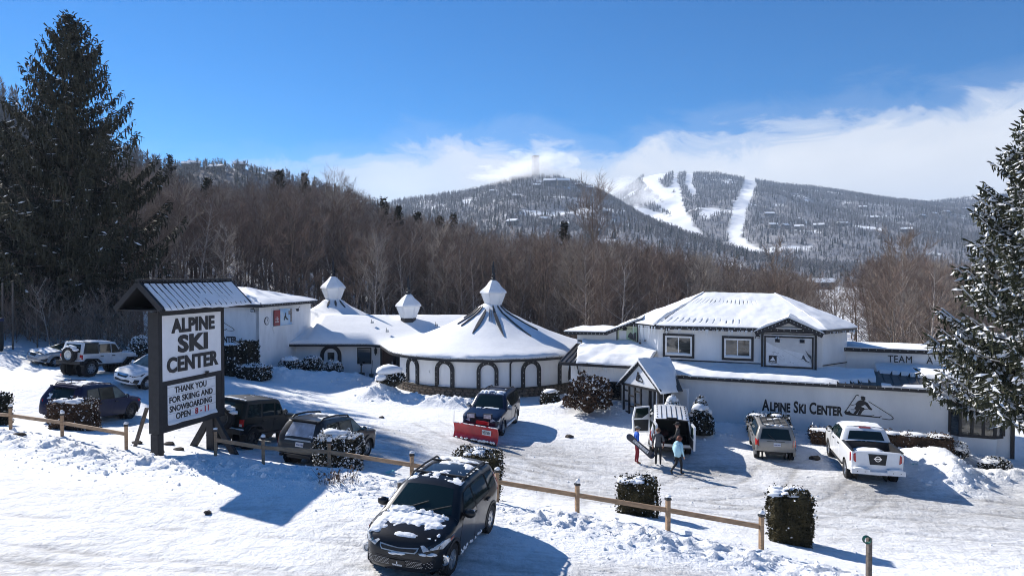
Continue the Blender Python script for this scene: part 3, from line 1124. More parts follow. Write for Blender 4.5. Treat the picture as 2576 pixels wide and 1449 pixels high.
def skier_logo(face, a0, a1, z0, z1, off, parent):
    """Black cut-out of a crouching skier inside a triangle of bent line."""
    w, h = a1 - a0, z1 - z0
    P = lambda x, y: (a0 + x * w, z0 + y * h)
    root = MB()

    def line(pts, t):
        for p, q in zip(pts, pts[1:]):
            A, B = Vector((*P(*p), 0)), Vector((*P(*q), 0))
            d = (B - A).normalized()
            s = Vector((-d.y, d.x, 0)) * t / 2
            A2, B2 = A - d * t * .3, B + d * t * .3
            face.plate(root, [((A2 - s).x, (A2 - s).y), ((B2 - s).x, (B2 - s).y), ((B2 + s).x, (B2 + s).y), ((A2 + s).x, (A2 + s).y)], off, off + .025)
    line([(.29, .965), (.27, 1.0), (.235, .97), (.04, .30), (.0, .20), (.02, .12), (.10, .09), (.45, .075), (.72, .06)], .035)
    line([(.49, .74), (.955, .16), (.985, .07), (.96, .02), (.90, .0), (.76, .02)], .030)

    def shape(pts):
        v, f = cdt([P(*p) for p in pts])
        n = len(v)
        vs = [face.p(a, z, off) for a, z in v] + [face.p(a, z, off + .025) for a, z in v]
        m = len(pts)
        root.add(vs, [t[::-1] for t in f] + [tuple(i + n for i in t) for t in f] + [(i, (i + 1) % m, n + (i + 1) % m, n + i) for i in range(m)])
    shape([(.33, .86), (.37, .93), (.42, .86), (.425, .80), (.39, .76), (.345, .79)])                      # head with cap
    shape([(.325, .90), (.335, .95), (.385, .955), (.43, .905), (.415, .875)])
    shape([(.40, .76), (.33, .78), (.27, .72), (.225, .60), (.235, .50), (.30, .47), (.36, .52), (.42, .60), (.45, .68)])  # back and chest
    shape([(.43, .72), (.475, .66), (.53, .48), (.565, .41), (.545, .36), (.50, .39), (.45, .52), (.40, .62)])            # arm
    shape([(.24, .52), (.20, .40), (.24, .33), (.34, .36), (.41, .40), (.40, .44), (.33, .49)])                              # thigh
    shape([(.36, .44), (.415, .39), (.36, .27), (.33, .14), (.27, .12), (.29, .26), (.31, .34)])                             # shin
    shape([(.25, .36), (.30, .33), (.27, .22), (.23, .12), (.17, .12), (.20, .22)])
    shape([(.02, .28), (.06, .22), (.10, .27), (.13, .19), (.20, .13), (.18, .09), (.03, .10), (.0, .18)])                    # spray
    line([(.12, .50), (.34, .66)], .02)
    line([(.52, .42), (.30, .36), (.13, .33)], .02)
    line([(.10, .11), (.55, .11), (.60, .14)], .03)
    line([(.25, .09), (.70, .075), (.745, .125)], .03)
    return root.build('skier_logo', 'sign_ink', parent)


def small_caps(words, face, a0, z0, width, cap, off, parent, mat='sign_ink'):
    """Small-capital lettering squeezed to the given width."""
    pos = []
    x = 0
    parts = []
    for w in words:
        big = text_mesh(w[0], cap * 1.40, mat, bold=.028, depth=.03, xs=.74)
        parts.append((big, x, 0))
        bx = max(v.co.x for v in big.data.vertices)
        small = text_mesh(w[1:], cap * 1.08, mat, bold=.030, depth=.03, xs=.76, spacing=1.02)
        sx = max(v.co.x for v in small.data.vertices)
        parts.append((small, x + bx + cap * .05, 0))
        x += bx + sx + cap * .38
    total = x - cap * .38
    k = width / total
    for o, px, pz in parts:
        o.data.transform(Matrix.Translation((px, pz, 0)))
        o.data.transform(Matrix.Diagonal((k, 1, 1, 1)))
        o.data.transform(face.mw(a0, z0, off))
        setpar(o, parent)


U, NN = (.9205, -.3907), (-.3907, -.9205)
FW = Face((10.556, 40.17), U, NN)                 # front wing wall
chalet = thing('ski_shop_building', (16, 42, gz(16, 40)), 'white two storey ski shop with hipped snowy roof, long front wing and lettered wall', 'building')


def stucco(name, mb, parent, mat='stucco', **k):
    return mb.build(name, mat, parent, **k)


# front wing wall, with the bay window opening left as a niche
mb = MB()
FW.box(mb, -1.15, 12.2, -3.2, .30, -.25, 0)
FW.box(mb, 12.2, 14.4, -3.4, -1.80, -.25, 0)
FW.box(mb, 12.2, 14.4, -.42, .30, -.25, 0)
FW.box(mb, 14.4, 14.85, -3.4, .30, -.25, 0)
EW = Face(FW.p(14.85, 0).xy, (.3907, .9205), (.9205, -.3907))
EW.box(mb, 0.01, 7, -3.4, .30, -.25, 0)
LW = Face(FW.p(-1.15, 0).xy, (-.3907, -.9205), (-.9205, .3907))
LW.box(mb, -3, -.02, -3, .30, -.25, 0)
stucco('front_wall', mb, chalet)
mb = MB()
FW.box(mb, -1.15, 14.85, .10, .125, .0, .018)
mb.build('panel_joint', 'stucco_old', chalet)
for a in (2.1, 6.0, 10.2):
    FW.box(MB(), a, a + .012, -2.9, .10, 0, .004).build('panel_joint', 'stucco_old', chalet)
mb = MB()
FW.box(mb, -2.25, 15.2, .20, .42, .38, .44)
mb.hexa([FW.p(-2.25, .20, .38), FW.p(15.2, .20, .38), FW.p(15.2, .26, -.3), FW.p(-2.25, .26, -.3), FW.p(-2.25, .23, .38), FW.p(15.2, .23, .38), FW.p(15.2, .29, -.3), FW.p(-2.25, .29, -.3)])
FW.box(mb, 15.14, 15.2, .20, .46, -3.5, .38)
mb.build('eave_fascia', 'black_trim', chalet)
mb = MB()
lights_row(mb, along(FW.p(-2.1, .33, .47), FW.p(15, .33, .47), 46))
mb.build('string_lights', 'bulb', chalet)
mb = MB()
FW.box(mb, 14.70, 14.86, -3.3, .20, .0, .10)
mb.build('corner_post', 'black_trim', chalet)
# low roof of the wing, right half bare metal with seams
mb = MB()
roofL = [FW.p(-2.3, .40, .46), FW.p(9.2, .40, .46), FW.p(9.2, .80, -2.3), FW.p(-2.3, .80, -2.3)]
roofR = [FW.p(9.2, .40, .46), FW.p(15.25, .40, .46), FW.p(15.25, .86, -4.6), FW.p(9.2, .86, -4.6)]
slab(roofL, .05, mb)
slab(roofR, .05, mb)
for a in np.arange(6.3, 15.2, .38):
    mb.bar(FW.p(a, .425, .46), FW.p(a, .425 + (.46 if a > 9.2 else .40), -4.6 if a > 9.2 else -2.25), .035, .05)
mb.build('wing_roof', 'roof_metal', chalet)
snow_sheet('snow_layer', [FW.p(-2.3, .41, .42), FW.p(8.9, .41, .42), FW.p(8.9, .80, -2.1), FW.p(-2.3, .80, -2.1)], chalet, th=.15, nu=90, nv=16, seed=4, amp=.02,
           bare=lambda u, v, n: (u - .80) * 1.6 - v * 1.1 + .05 * n if u > .78 else 0)
snow_sheet('snow_layer', [FW.p(9.1, .41, .42), FW.p(15.25, .41, .42), FW.p(15.25, .88, -4.1), FW.p(9.1, .88, -4.1)], chalet, th=.20, nu=60, nv=34, seed=9, amp=.02,
           bare=lambda u, v, n: (.56 + .10 * math.cos(u * 5.0 + .4) - v + .02 * n) if v > .035 + .03 * n else 0)
# rear parapet that carries the TEAM lettering
TW = Face(FW.p(7.4, 0, -4.2).xy, U, NN)
mb = MB()
TW.box(mb, 0, 9, .2, 1.72, -.25, 0)
stucco('rear_wall', mb, chalet)
mb = MB()
TW.box(mb, -.05, 9.2, 1.68, 1.92, -.3, .22)
mb.build('rear_fascia', 'black_trim', chalet)
mb = MB()
lights_row(mb, along(TW.p(-.4, 1.82, .25), TW.p(9, 1.82, .25), 24))
mb.build('string_lights', 'bulb', chalet)
snow_sheet('snow_layer', [TW.p(-.05, 1.92, .2), TW.p(9.2, 1.92, .2), TW.p(9.2, 1.95, -3), TW.p(-.05, 1.95, -3)], chalet, th=.02, nu=24, nv=5, seed=12)
for wd, a in (('TEAM', 2.34), ('A', 4.25)):
    text_mesh(wd, .56, 'sign_ink', bold=.0, depth=.03, xs=.83, spacing=1.08, parent=chalet, mw=TW.mw(a, 1.14, .02))

# painted sign on the front wall
small_caps(['ALPINE', 'SKI', 'CENTER'], FW, 3.36, -1.31, 3.95, .60, .0, chalet)
skier_logo(FW, 7.42, 9.72, -1.34, -.17, .0, chalet)
# bay window
mb = MB()
pts = [(12.16, 0), (12.55, .38), (14.0, .38), (14.42, 0)]
for z0, z1 in ((-1.86, -1.72), (-.52, -.38)):
    mb.prism([FW.p(a, z0, o) for a, o in pts], (0, 0, z1 - z0))
for a, o in pts + [(13.05, .38), (13.52, .38)]:
    c = FW.p(a, 0, o)
    mb.box((c.x, c.y, -1.12), (.12 if o or True else .1, .12, 1.24), R(-23))
fr = mb.build('bay_window', 'black_trim', chalet)
for (a, o), (b, p) in zip(pts, pts[1:]):
    q = [FW.p(a, -1.72, o - .03), FW.p(b, -1.72, p - .03), FW.p(b, -.5, p - .03), FW.p(a, -.5, o - .03)]
    MB().prism(q, FW.n * .012).build('pane', 'glass_window', fr)
mb = MB()
FW.box(mb, 12.2, 14.4, -1.8, -.42, -.9, -.85)
mb.build('niche_back', 'glass_dark', fr)
mb = MB()
mb.prism([FW.p(12.5, -3.0, .02), FW.p(14.1, -3.0, .02), FW.p(14.1, -1.88, .30), FW.p(12.5, -1.88, .30)], FW.n * .02)
mb.build('apron', 'stucco', fr)

# second storey
G = Face((11.34, 42.0), U, NN)
mb = MB()
G.box(mb, -2.73, 6.36, .3, 2.92, -.25, 0)
CR = Face(G.p(6.36, 0).xy, (.8, .6), (.6, -.8))
CR.box(mb, .01, 2.6, .3, 2.92, -.25, -.01)
c0 = G.p(-2.73, 0)
CL = Face(c0.xy, (.42, -.907), (-.907, -.42))
CL.box(mb, -2.05, -.01, .3, 2.92, -.25, -.01)
c1 = CL.p(-2.05, 0)
LWALL = Face(c1.xy, U, NN)
pol = [(-4.05, .3), (0, .3), (0, 3.0), (-.1, 3.06), (-2.0, 2.22), (-4.05, 2.16)]
LWALL.plate(mb, pol, -.25, -.01)
stucco('upper_wall', mb, chalet)
G.box(MB(), -2.76, 3.2, .93, 1.0, 0, .03).build('base_trim', 'black_trim', chalet)
mb = MB()
G.box(MB(), 6.0, 6.4, .80, .86, 0, .03).build('base_trim', 'black_trim', chalet)
mb.hexa([LWALL.p(-4.0, 1.72, -.01), LWALL.p(0, 1.50, -.01), LWALL.p(0, 1.50, .03), LWALL.p(-4.0, 1.72, .03), LWALL.p(-4.0, 1.80, -.01), LWALL.p(0, 1.58, -.01), LWALL.p(0, 1.58, .03), LWALL.p(-4.0, 1.80, .03)])
mb.build('base_trim', 'black_trim', chalet)
CR.box(MB(), 0, 2.6, 1.0, 1.05, 0, .03).build('base_trim', 'black_trim', chalet)
for a, b in ((-2.45, -.60), (.97, 2.73)):
    z0, z1 = 1.10 + .02 * 0, 2.53 if a < 0 else 2.50
    mb = MB()
    band(mb, G, a, b, z0, z1, 0, .07, .13)
    w = mb.build('window', 'black_trim', chalet)
    mb = MB()
    band(mb, G, a + .132, b - .132, z0 + .132, z1 - .132, .005, .055, .10)
    mid = (a + b) / 2
    G.box(mb, mid - .03, mid + .03, z0 + .232, z1 - .232, .01, .05)
    mb.build('sash', 'paint_white', w)
    for k0, k1 in ((a + .232, mid - .03), (mid + .03, b - .232)):
        mb = MB()
        G.box(mb, k0, k1, z0 + .232, z1 - .232, .008, .02)
        mb.build('pane', 'glass_window', w)
    snow_sheet('sill_snow', [G.p(a + .2, z0 + .23, .05), G.p(b - .2, z0 + .23, .05), G.p(b - .2, z0 + .24, .02), G.p(a + .2, z0 + .24, .02)], w, th=.05, nu=14, nv=2, seed=int(a * 10) + 60)
# main hip roof
GE = Face(G.p(0, 0, .5).xy, U, NN)
eL, eR = GE.p(-2.75, 3.06), GE.p(6.52, 3.06)
eRR = eR + Vector((.8, .6, 0)) * 3.3
eLL = eL + Vector((-.42, .907, 0)) * 2.65
rL, rR = Vector((12.6, 47.0, 4.82)), Vector((16.66, 45.4, 4.82))
bL, bR = Vector((10.5, 52.5, 3.06)), Vector((19.5, 49.2, 3.06))
mb = MB()
for lp in ([eL, eR, rR, rL], [eR, eRR, rR], [eRR, bR, rR], [eLL, eL, rL], [bL, eLL, rL], [bR, bL, rL, rR]):
    slab(lp, .05, mb)
mb.build('roof', 'roof_metal', chalet)
mb = MB()


def fascia(mb, a, b, z0, z1, t=.05):
    a, b = Vector(a), Vector(b)
    d = (b - a)
    d.z = 0
    d.normalize()
    n = Vector((d.y, -d.x, 0)) * t
    A, B = Vector((a.x, a.y, 0)), Vector((b.x, b.y, 0))
    Z = lambda p, z: Vector((p.x, p.y, z))
    mb.hexa([Z(A, z0), Z(B, z0), Z(B - n, z0), Z(A - n, z0), Z(A, z1), Z(B, z1), Z(B - n, z1), Z(A - n, z1)])


fascia(mb, eL, eR, 2.83, 3.055)
fascia(mb, eR, eRR, 2.83, 3.055)
fascia(mb, eLL, eL, 2.83, 3.055)
fascia(mb, eRR, bR, 2.83, 3.055)
slab([p - Vector((0, 0, .22)) for p in (eL, eR, eRR, bR, bL, eLL)], .03, mb)
a, b = LWALL.p(.1, 3.22, .45), LWALL.p(-2.0, 2.34, .45)
mb.bar(a, b, .07, .24, up=(0, 0, 1))
mb.bar(b + Vector((.1, 0, -.0)), LWALL.p(-4.7, 2.27, .45), .07, .24)
mb.build('eave_fascia', 'black_trim', chalet)
mb = MB()
slab([LWALL.p(-2.0, 2.46, .48), LWALL.p(.3, 3.40, .48), LWALL.p(.3, 3.40, -4.0), LWALL.p(-2.0, 2.46, -4.0)], .05, mb)
slab([LWALL.p(-4.8, 2.39, .48), LWALL.p(-2.0, 2.45, .48), LWALL.p(-2.0, 2.45, -4.0), LWALL.p(-4.8, 2.39, -4.0)], .05, mb)
mb.build('side_roof', 'roof_metal', chalet)
snow_sheet('snow_layer', [LWALL.p(-2.0, 2.46, .46), LWALL.p(.3, 3.36, .46), LWALL.p(.3, 3.36, -3.8), LWALL.p(-2.0, 2.46, -3.8)], chalet, th=.12, nu=14, nv=10, seed=15)
snow_sheet('snow_layer', [LWALL.p(-4.8, 2.39, .46), LWALL.p(-2.0, 2.45, .46), LWALL.p(-2.0, 2.45, -3.8), LWALL.p(-4.8, 2.39, -3.8)], chalet, th=.08, nu=14, nv=10, seed=16)


def front_bare(u, v, n):
    if .06 < v < .17 and u < .55:                       # seams of the metal showing through near the eave and high up
        return (math.sin(u * 150) - .72) - u * .5 + n * .25
    if .62 < v < .78 and .02 < u < .7:
        return (math.sin(u * 150) - .80) + n * .2 - abs(v - .7) * 2.5
    if u < .012 + .01 * n and v > .1:
        return 1
    return 0


snow_sheet('snow_layer', [eL + Vector((0, 0, .02)), eR + Vector((0, 0, .02)), rR, rL], chalet, th=.07, nu=260, nv=34, seed=21, amp=.025, bare=front_bare)
snow_sheet('snow_layer', [eR + Vector((0, 0, .02)), eRR + Vector((0, 0, .02)), rR + Vector((.02, .02, 0)), rR], chalet, th=.10, nu=30, nv=24, seed=22, amp=.02, bare=lambda u, v, n: 1 if u < .035 and v > .1 else 0)
snow_sheet('snow_layer', [eLL + Vector((0, 0, .02)), eL + Vector((0, 0, .02)), rL, rL - Vector((.02, 0, 0))], chalet, th=.14, nu=20, nv=24, seed=23, amp=.03, bare=lambda u, v, n: 1 if u > .94 and v < .9 else 0)
snow_sheet('snow_layer', [eRR, bR, rR + Vector((.03, .03, 0)), rR + Vector((.02, .02, 0))], chalet, th=.1, nu=16, nv=12, seed=24)
mb = MB()
icicles(GE, -2.6, 2.9, 2.88, .02, 70, 2, mb, .42)
icicles(Face(eL.xy, (.42, -.907), (-.907, -.42)), -2.4, -.1, 2.95, .02, 26, 3, mb, 1.1)
icicles(Face(eR.xy, (.8, .6), (.6, -.8)), .2, 3.2, 2.9, .02, 24, 4, mb, .35)
mb.build('icicles', 'ice', chalet, kind='stuff', label='row of clear icicles under the upper eave')
mb = MB()
lights_row(mb, along(eL + Vector((0, 0, -.1)) + G.n * .04, eR + Vector((0, 0, -.1)) + G.n * .04, 28) + along(LWALL.p(-4.6, 2.27, .52), LWALL.p(-2, 2.3, .52), 10) + along(LWALL.p(-2, 2.34, .52), LWALL.p(0, 3.16, .52), 10))
mb.build('string_lights', 'bulb', chalet)

# billboard bay with its own little gable
B = Face(G.p(0, 0, .35).xy, U, NN)
b0, b1 = 3.22, 6.0
mb = MB()
zt = 2.96
B.box(mb, b0 + .11, b1 - .11, .62, zt - .2, -.34, 0)
B.plate(mb, [(b0 - .1, 2.74), (b1 + .1, 2.74), ((b0 + b1) / 2, 3.38)], -.3, .0)
stucco('gable_bay', mb, chalet)
mb = MB()
for a in (b0, b1):
    B.box(mb, a - .06, a + .06, .55, 2.78, -.05, .10)
band(mb, B, b0 + .10, b1 - .10, .86, 2.62, .01, .07, .085)
B.box(mb, b0 + .06, b1 - .06, 2.70, 2.755, .0, .05)
B.box(mb, b0 + .06, b1 - .06, .60, .64, .0, .05)
mb.build('bay_frame', 'black_trim', chalet)
mb = MB()
mid = (b0 + b1) / 2
for s in (-1, 1):
    mb.bar(B.p(mid, 3.52, .42), B.p(mid + s * 1.75, 2.74, .42), .08, .26)
mb.build('gable_fascia', 'black_trim', chalet)
mb = MB()
for s in (-1, 1):
    q = [B.p(mid, 3.66, .46), B.p(mid + s * 1.78, 2.86, .46), B.p(mid + s * 1.78, 2.86, -1.2), B.p(mid, 3.66, -2.1)]
    slab(q if s < 0 else q[::-1], .05, mb)
mb.build('gable_roof', 'roof_metal', chalet)
for s in (-1, 1):
    q = [B.p(mid - 1.78, 2.87, -1.2), B.p(mid - 1.78, 2.87, .44), B.p(mid, 3.67, .44), B.p(mid, 3.67, -2.1)] if s < 0 else [B.p(mid + 1.78, 2.87, .44), B.p(mid + 1.78, 2.87, -1.2), B.p(mid, 3.67, -2.1), B.p(mid, 3.67, .44)]
    snow_sheet('snow_layer', q, chalet, th=.11, nu=14, nv=14, seed=31 + s, amp=.03)
mb = MB()
lights_row(mb, along(B.p(mid - 1.7, 2.82, .48), B.p(mid, 3.54, .48), 9) + along(B.p(mid, 3.54, .48), B.p(mid + 1.7, 2.82, .48), 9))
mb.build('string_lights', 'bulb', chalet)
# billboard: rider on a steep slope, black mountain badge
bx = thing('billboard', B.p(mid, .95, .03), 'grey billboard with snowboarder on slope and black mountain badge on upper storey', 'billboard')
p0, p1, q0, q1 = b0 + .19, b1 - .19, .95, 2.53
mb = MB()
B.box(mb, p0, p1, q0, q1, .005, .025)
mb.build('print_sheet', 'poster_grey', bx)
mb = MB()
B.plate(mb, [(p0, q0), (p1 - .02, q0), (p1 - .05, q0 + .12), (p0, q1 - .25)], .026, .031)
B.plate(mb, [(p0 + .85, q0 + .95), (p1 - .5, q0 + .75), (p1 - .1, q0 + .35), (p1 - .35, q0 + .3)], .027, .030)
mb.build('slope_print', 'poster_snow', bx)
mb = MB()
r = random.Random(8)
for i in range(26):
    a, z = p0 + r.uniform(.1, 1.4), q0 + r.uniform(.05, .8)
    if z - q0 < (q1 - q0) * .78 * (1 - (a - p0) / 1.9):
        B.plate(mb, [(a, z), (a + .08, z - .05), (a + .09, z - .042), (a + .01, z + .008)], .032, .034)
mb.build('slope_specks', 'cloth_grey', bx, kind='stuff', label='dark specks printed on the slope')
mb = MB()
ca, cz = p1 - .42, q0 + .48
v = [(ca - .16, cz - .05), (ca - .07, cz + .02), (ca - .06, cz + .13), (ca - .01, cz + .18), (ca + .04, cz + .12), (ca + .08, cz), (ca + .16, cz - .12), (ca + .26, cz - .18), (ca + .30, cz - .16), (ca + .28, cz - .22), (ca + .1, cz - .17), (ca - .02, cz - .04)]
tv, tf = cdt(v)
mb.add([B.p(x, z, .035) for x, z in tv], tf)
mb.build('rider_print', 'cloth_grey', bx)
mb = MB()
v = [(p1 - .35, q0 + .95), (p1 - .2, q0 + .75), (p1 - .02, q0 + .6), (p1 - .01, q0 + .2), (p1 - .06, q0 + .45), (p1 - .2, q0 + .62)]
tv, tf = cdt(v)
mb.add([B.p(x, z, .033) for x, z in tv], tf)
mb.build('rock_print', 'cloth_grey', bx)
mb = MB()
B.box(mb, p0 + .16, p0 + .58, q0 + .14, q0 + .56, .036, .042)
bd = mb.build('badge', 'black_trim', bx)
mb = MB()
v = [(0, 0), (.06, .09), (.11, .14), (.165, .24), (.20, .22), (.26, .1), (.33, 0), (.28, .035), (.24, .0), (.19, .05), (.14, .0), (.08, .045)]
tv, tf = cdt([(p0 + .205 + x, q0 + .25 + z) for x, z in v])
mb.add([B.p(x, z, .046) for x, z in tv], tf)
mb.build('mountain_mark', 'paint_white', bd)
text_mesh('BURTON', .075, 'paint_white', bold=.002, depth=.004, xs=1.05, parent=bx, mw=B.mw(p0 + .2, q0 + .175, .044))
for a, s in ((p0 + .62, True), (p1 - .5, False)):
    flood(chalet, B.p(a, 2.40, .30), -B.n + Vector((0, 0, -.4)), snow=s)
flood(chalet, G.p(-2.2, 2.66, .12), G.n + Vector((0, 0, -.5)))
flood(chalet, G.p(2.95, 2.55, .35), G.n + Vector((.4, 0, -.8)))
# green poster on the left piece
ps = thing('poster_panel', LWALL.p(-.7, 1.8, .02), 'green and cream poster panel under the low upper eave of the ski shop', 'poster')
mb = MB()
band(mb, LWALL, -1.42, -.02, 1.62, 2.86, 0, .05, .07)
mb.build('frame', 'black_trim', ps)
mb = MB()
LWALL.box(mb, -1.35, -.09, 1.69, 2.79, .0, .02)
mb.build('print_sheet', 'poster_green', ps)
mb = MB()
LWALL.box(mb, -1.24, -.78, 1.95, 2.5, .024, .034)
mb.build('white_card', 'poster_snow', ps)
mb = MB()
tv, tf = cdt([(-.70, 2.1), (-.62, 2.32), (-.5, 2.42), (-.38, 2.3), (-.3, 2.36), (-.14, 2.44), (-.14, 2.0), (-.3, 1.9)])
mb.add([LWALL.p(x, z, .03) for x, z in tv], tf)
mb.tube([LWALL.p(-.75 + .34 * math.cos(t) + .3, 1.86 + .12 * math.sin(t), .03) for t in np.linspace(0, 6.28, 14)], .012, 4)
mb.build('picture_print', 'cloth_grey', ps)
text_mesh('AVALANCHE', .12, 'cloth_grey', depth=.004, parent=ps, mw=LWALL.mw(-1.1, 2.6, .026))
flood(ps, LWALL.p(-.82, 2.66, .35), -LWALL.n + Vector((0, 0, -.5)), snow=True)

# lower left link with its flat snowy roof
LL = Face((6.7, 42.0), U, NN)
mb = MB()
LL.box(mb, -3.4, 1.3, -2.7, .62, -.25, 0)
stucco('link_wall', mb, chalet)
mb = MB()
LL.box(mb, -4.0, 1.0, .60, .80, .42, .48)
slab([LL.p(-4.0, .63, .48), LL.p(1.2, .63, .48), LL.p(1.2, .63, -.1), LL.p(-4.0, .63, -.1)], .03, mb)
mb.build('link_fascia', 'black_trim', chalet)
mb = MB()
slab([LL.p(-4.0, .80, .5), LL.p(1.4, .80, .5), LL.p(1.4, 1.6, -2.9), LL.p(-4.0, 1.6, -2.9)], .05, mb)
for a in np.arange(-3.9, -2.6, .3):
    mb.bar(LL.p(a, .83, .5), LL.p(a, 1.6, -2.8), .03, .05)
mb.build('link_roof', 'roof_metal', chalet)
snow_sheet('snow_layer', [LL.p(-4.0, .81, .46), LL.p(1.4, .81, .46), LL.p(1.4, 1.62, -2.9), LL.p(-4.0, 1.62, -2.9)], chalet, th=.24, nu=30, nv=16, seed=41, amp=.07, bare=lambda u, v, n: .20 - u - v * .15 + .05 * n if u < .3 else 0)
mb = MB()
icicles(LL, -3.6, .6, .64, .46, 60, 9, mb, .4)
mb.build('icicles', 'ice', chalet, kind='stuff', label='row of short icicles under the link eave')
mb = MB()
band(mb, LL, -1.35, -.25, -1.35, -.28, 0, .05, .07)
w = mb.build('window', 'black_trim', chalet)
mb = MB()
LL.box(mb, -1.28, -.32, -1.28, -.35, .0, .02)
mb.build('pane', 'glass_dark', w)
mb = MB()
mb.tube([LL.p(-2.9, .6, .3), LL.p(-2.9, .45, .2), LL.p(-2.9, .3, .06), LL.p(-2.9, -2.4, .06)], .05, 6)
mb.build('downspout', 'black_trim', chalet)

# gabled porch over the door, turned towards the lot
PF = Face((6.35, 41.1), (.5, -.866), (-.866, -.5))          # front runs from far left to near right
PLEN = 3.02
mb = MB()
PF.plate(mb, [(.12, -.16), (PLEN - .12, -.16), (PLEN / 2, 1.06)], -.12, -.02)
stucco('porch_gable', mb, chalet)
mb = MB()
for s in (0, 1):
    mb.bar(PF.p(PLEN / 2, 1.16, .05), PF.p(-.28 if s == 0 else PLEN + .28, -.24, .05), .08, .20)
mb.build('porch_fascia', 'black_trim', chalet)
mb = MB()
PF.box(mb, 0, PLEN, -.27, -.15, -.10, .03)
for a in (.12, .62, 1.12, 1.62):
    PF.box(mb, a - .045, a + .045, -2.6, -.27, -.06, .03)
for a, zs in ((.12, (-.55, -1.15, -1.75)), (.62, (-.8, -1.4, -2.0)), (1.12, (-.5, -1.2, -1.8))):
    for z in zs:
        PF.box(mb, a + .045, a + .455, z - .04, z + .04, -.055, .025)
mb.build('trellis', 'black_trim', chalet)
mb = MB()
PF.box(mb, 1.85, 1.97, -2.6, -.27, -.5, -.38)
PF.box(mb, 2.25, 2.35, -2.6, -.27, -.5, -.38)
PF.box(mb, 2.98, 3.1, -2.6, -.27, -.3, .0)
mb.build('porch_posts', 'black_trim', chalet)
mb = MB()
PF.box(mb, -.4, 3.4, -2.7, -.2, -1.9, -1.8)
PF.box(mb, 2.4, 2.95, -2.6, -.3, -.5, -.42)
stucco('porch_wall', mb, chalet)
mb = MB()
PF.box(mb, 1.2, 2.15, -2.4, -.35, -1.79, -1.75)
d_ = mb.build('door', 'glass_dark', chalet)
MB().box(PF.p(2.05, -1.35, -1.72), (.03, .03, .25)).build('handle', 'chrome', d_)
mb = MB()
rdg0, rdg1 = PF.p(PLEN / 2, 1.24, .12), PF.p(PLEN / 2, 1.24, -2.2)
l0, l1 = PF.p(-.34, -.26, .12), PF.p(-.34, -.26, -2.6)
r0, r1 = PF.p(PLEN + .34, -.26, .12), PF.p(PLEN + .34, -.26, -1.5)
slab([l0, rdg0, rdg1, l1], .05, mb)
slab([rdg0, r0, r1, rdg1], .05, mb)
mb.build('porch_roof', 'roof_metal', chalet)
snow_sheet('snow_layer', [r0, r1, rdg1, rdg0], chalet, th=.17, nu=18, nv=14, seed=52, amp=.05, bare=lambda u, v, n: (u - .72) * 3 - v * 2 + n * .2 if u > .72 else 0)
snow_sheet('snow_layer', [l1, l0, rdg0, rdg1], chalet, th=.10, nu=18, nv=14, seed=53, amp=.03)
mb = MB()
lights_row(mb, along(PF.p(PLEN / 2, 1.18, .11), PF.p(-.2, -.18, .11), 9) + along(PF.p(PLEN / 2, 1.18, .11), PF.p(PLEN + .2, -.18, .11), 9))
mb.build('string_lights', 'bulb', chalet)
skier_logo(PF, PLEN / 2 - .28, PLEN / 2 + .30, .08, .62, -.01, chalet)
# weather station on the chamfer
mb = MB()
q = LWALL.p(.25, 0, .7)
mb.tube([(q.x, q.y, .9), (q.x, q.y, 2.05)], .02, 5)
mb.bar((q.x - .3, q.y, 1.98), (q.x + .3, q.y - .05, 1.98), .02)
mb.box((q.x + .3, q.y - .05, 1.98), (.1, .1, .08))
mb.box((q.x - .3, q.y, 1.98), (.08, .08, .08))
mb.box((q.x, q.y, 1.8), (.12, .12, .16))
ws = mb.build('weather_vane', 'black_metal', label='small black weather instrument on a pole above the porch roof', cat='weather station')

# ------------------------------------------------------------------ round pavilion with the tent roof
PC = Vector((-1.6, 53.7))
RW, RE = 7.0, 7.7
pav = thing('pavilion_building', (PC.x, PC.y, gz(-1.6, 47)), 'round white pavilion with tent shaped snowy roof, arches and three cupolas', 'building')
C2 = Vector((-16.0, 64.0))


def prof(r, a):
    return np.interp(r, [0, .8, 1.46, 2.95, 4.74, 6.4, 7.7, 9.5, 14], [a + .35, a, a - .54, a - 1.28, a - 2.02, a - 2.58, a - 2.92, a - 3.25, a - 3.9])


outl = [(-19.6, 56.1), (-17.6, 56.0), (-14, 55.95), (-11.2, 55.9), (-10.2, 55.2)]
for ph in np.arange(-74, 112, 6):
    outl.append((PC.x + RE * math.sin(R(ph)), PC.y - RE * math.cos(R(ph))))
outl += [(4.6, 59.0), (1.5, 62.0), (-3, 65), (-8, 68.2), (-13, 71), (-18, 71), (-22.5, 67.5)]
ON = np.array(outl)


def tent_z(x, y):
    r1 = np.hypot(x - PC.x, y - PC.y)
    r2 = np.hypot(x - C2.x, y - C2.y)
    z1, z2 = prof(r1, 3.62), prof(r2, 3.66)
    rid = 2.55 - .29 * np.abs(y - 60.6) ** 1.12
    rid = np.where((x < -2) & (x > -16), rid, -1)
    k = .22
    m = np.log(np.exp(z1 / k) + np.exp(z2 / k) + np.exp(rid / k)) * k
    e = seg_dist(np.stack([x, y], 1), ON)
    return np.minimum(m, .62 + .82 * e + .10 * np.minimum(e, 1) )


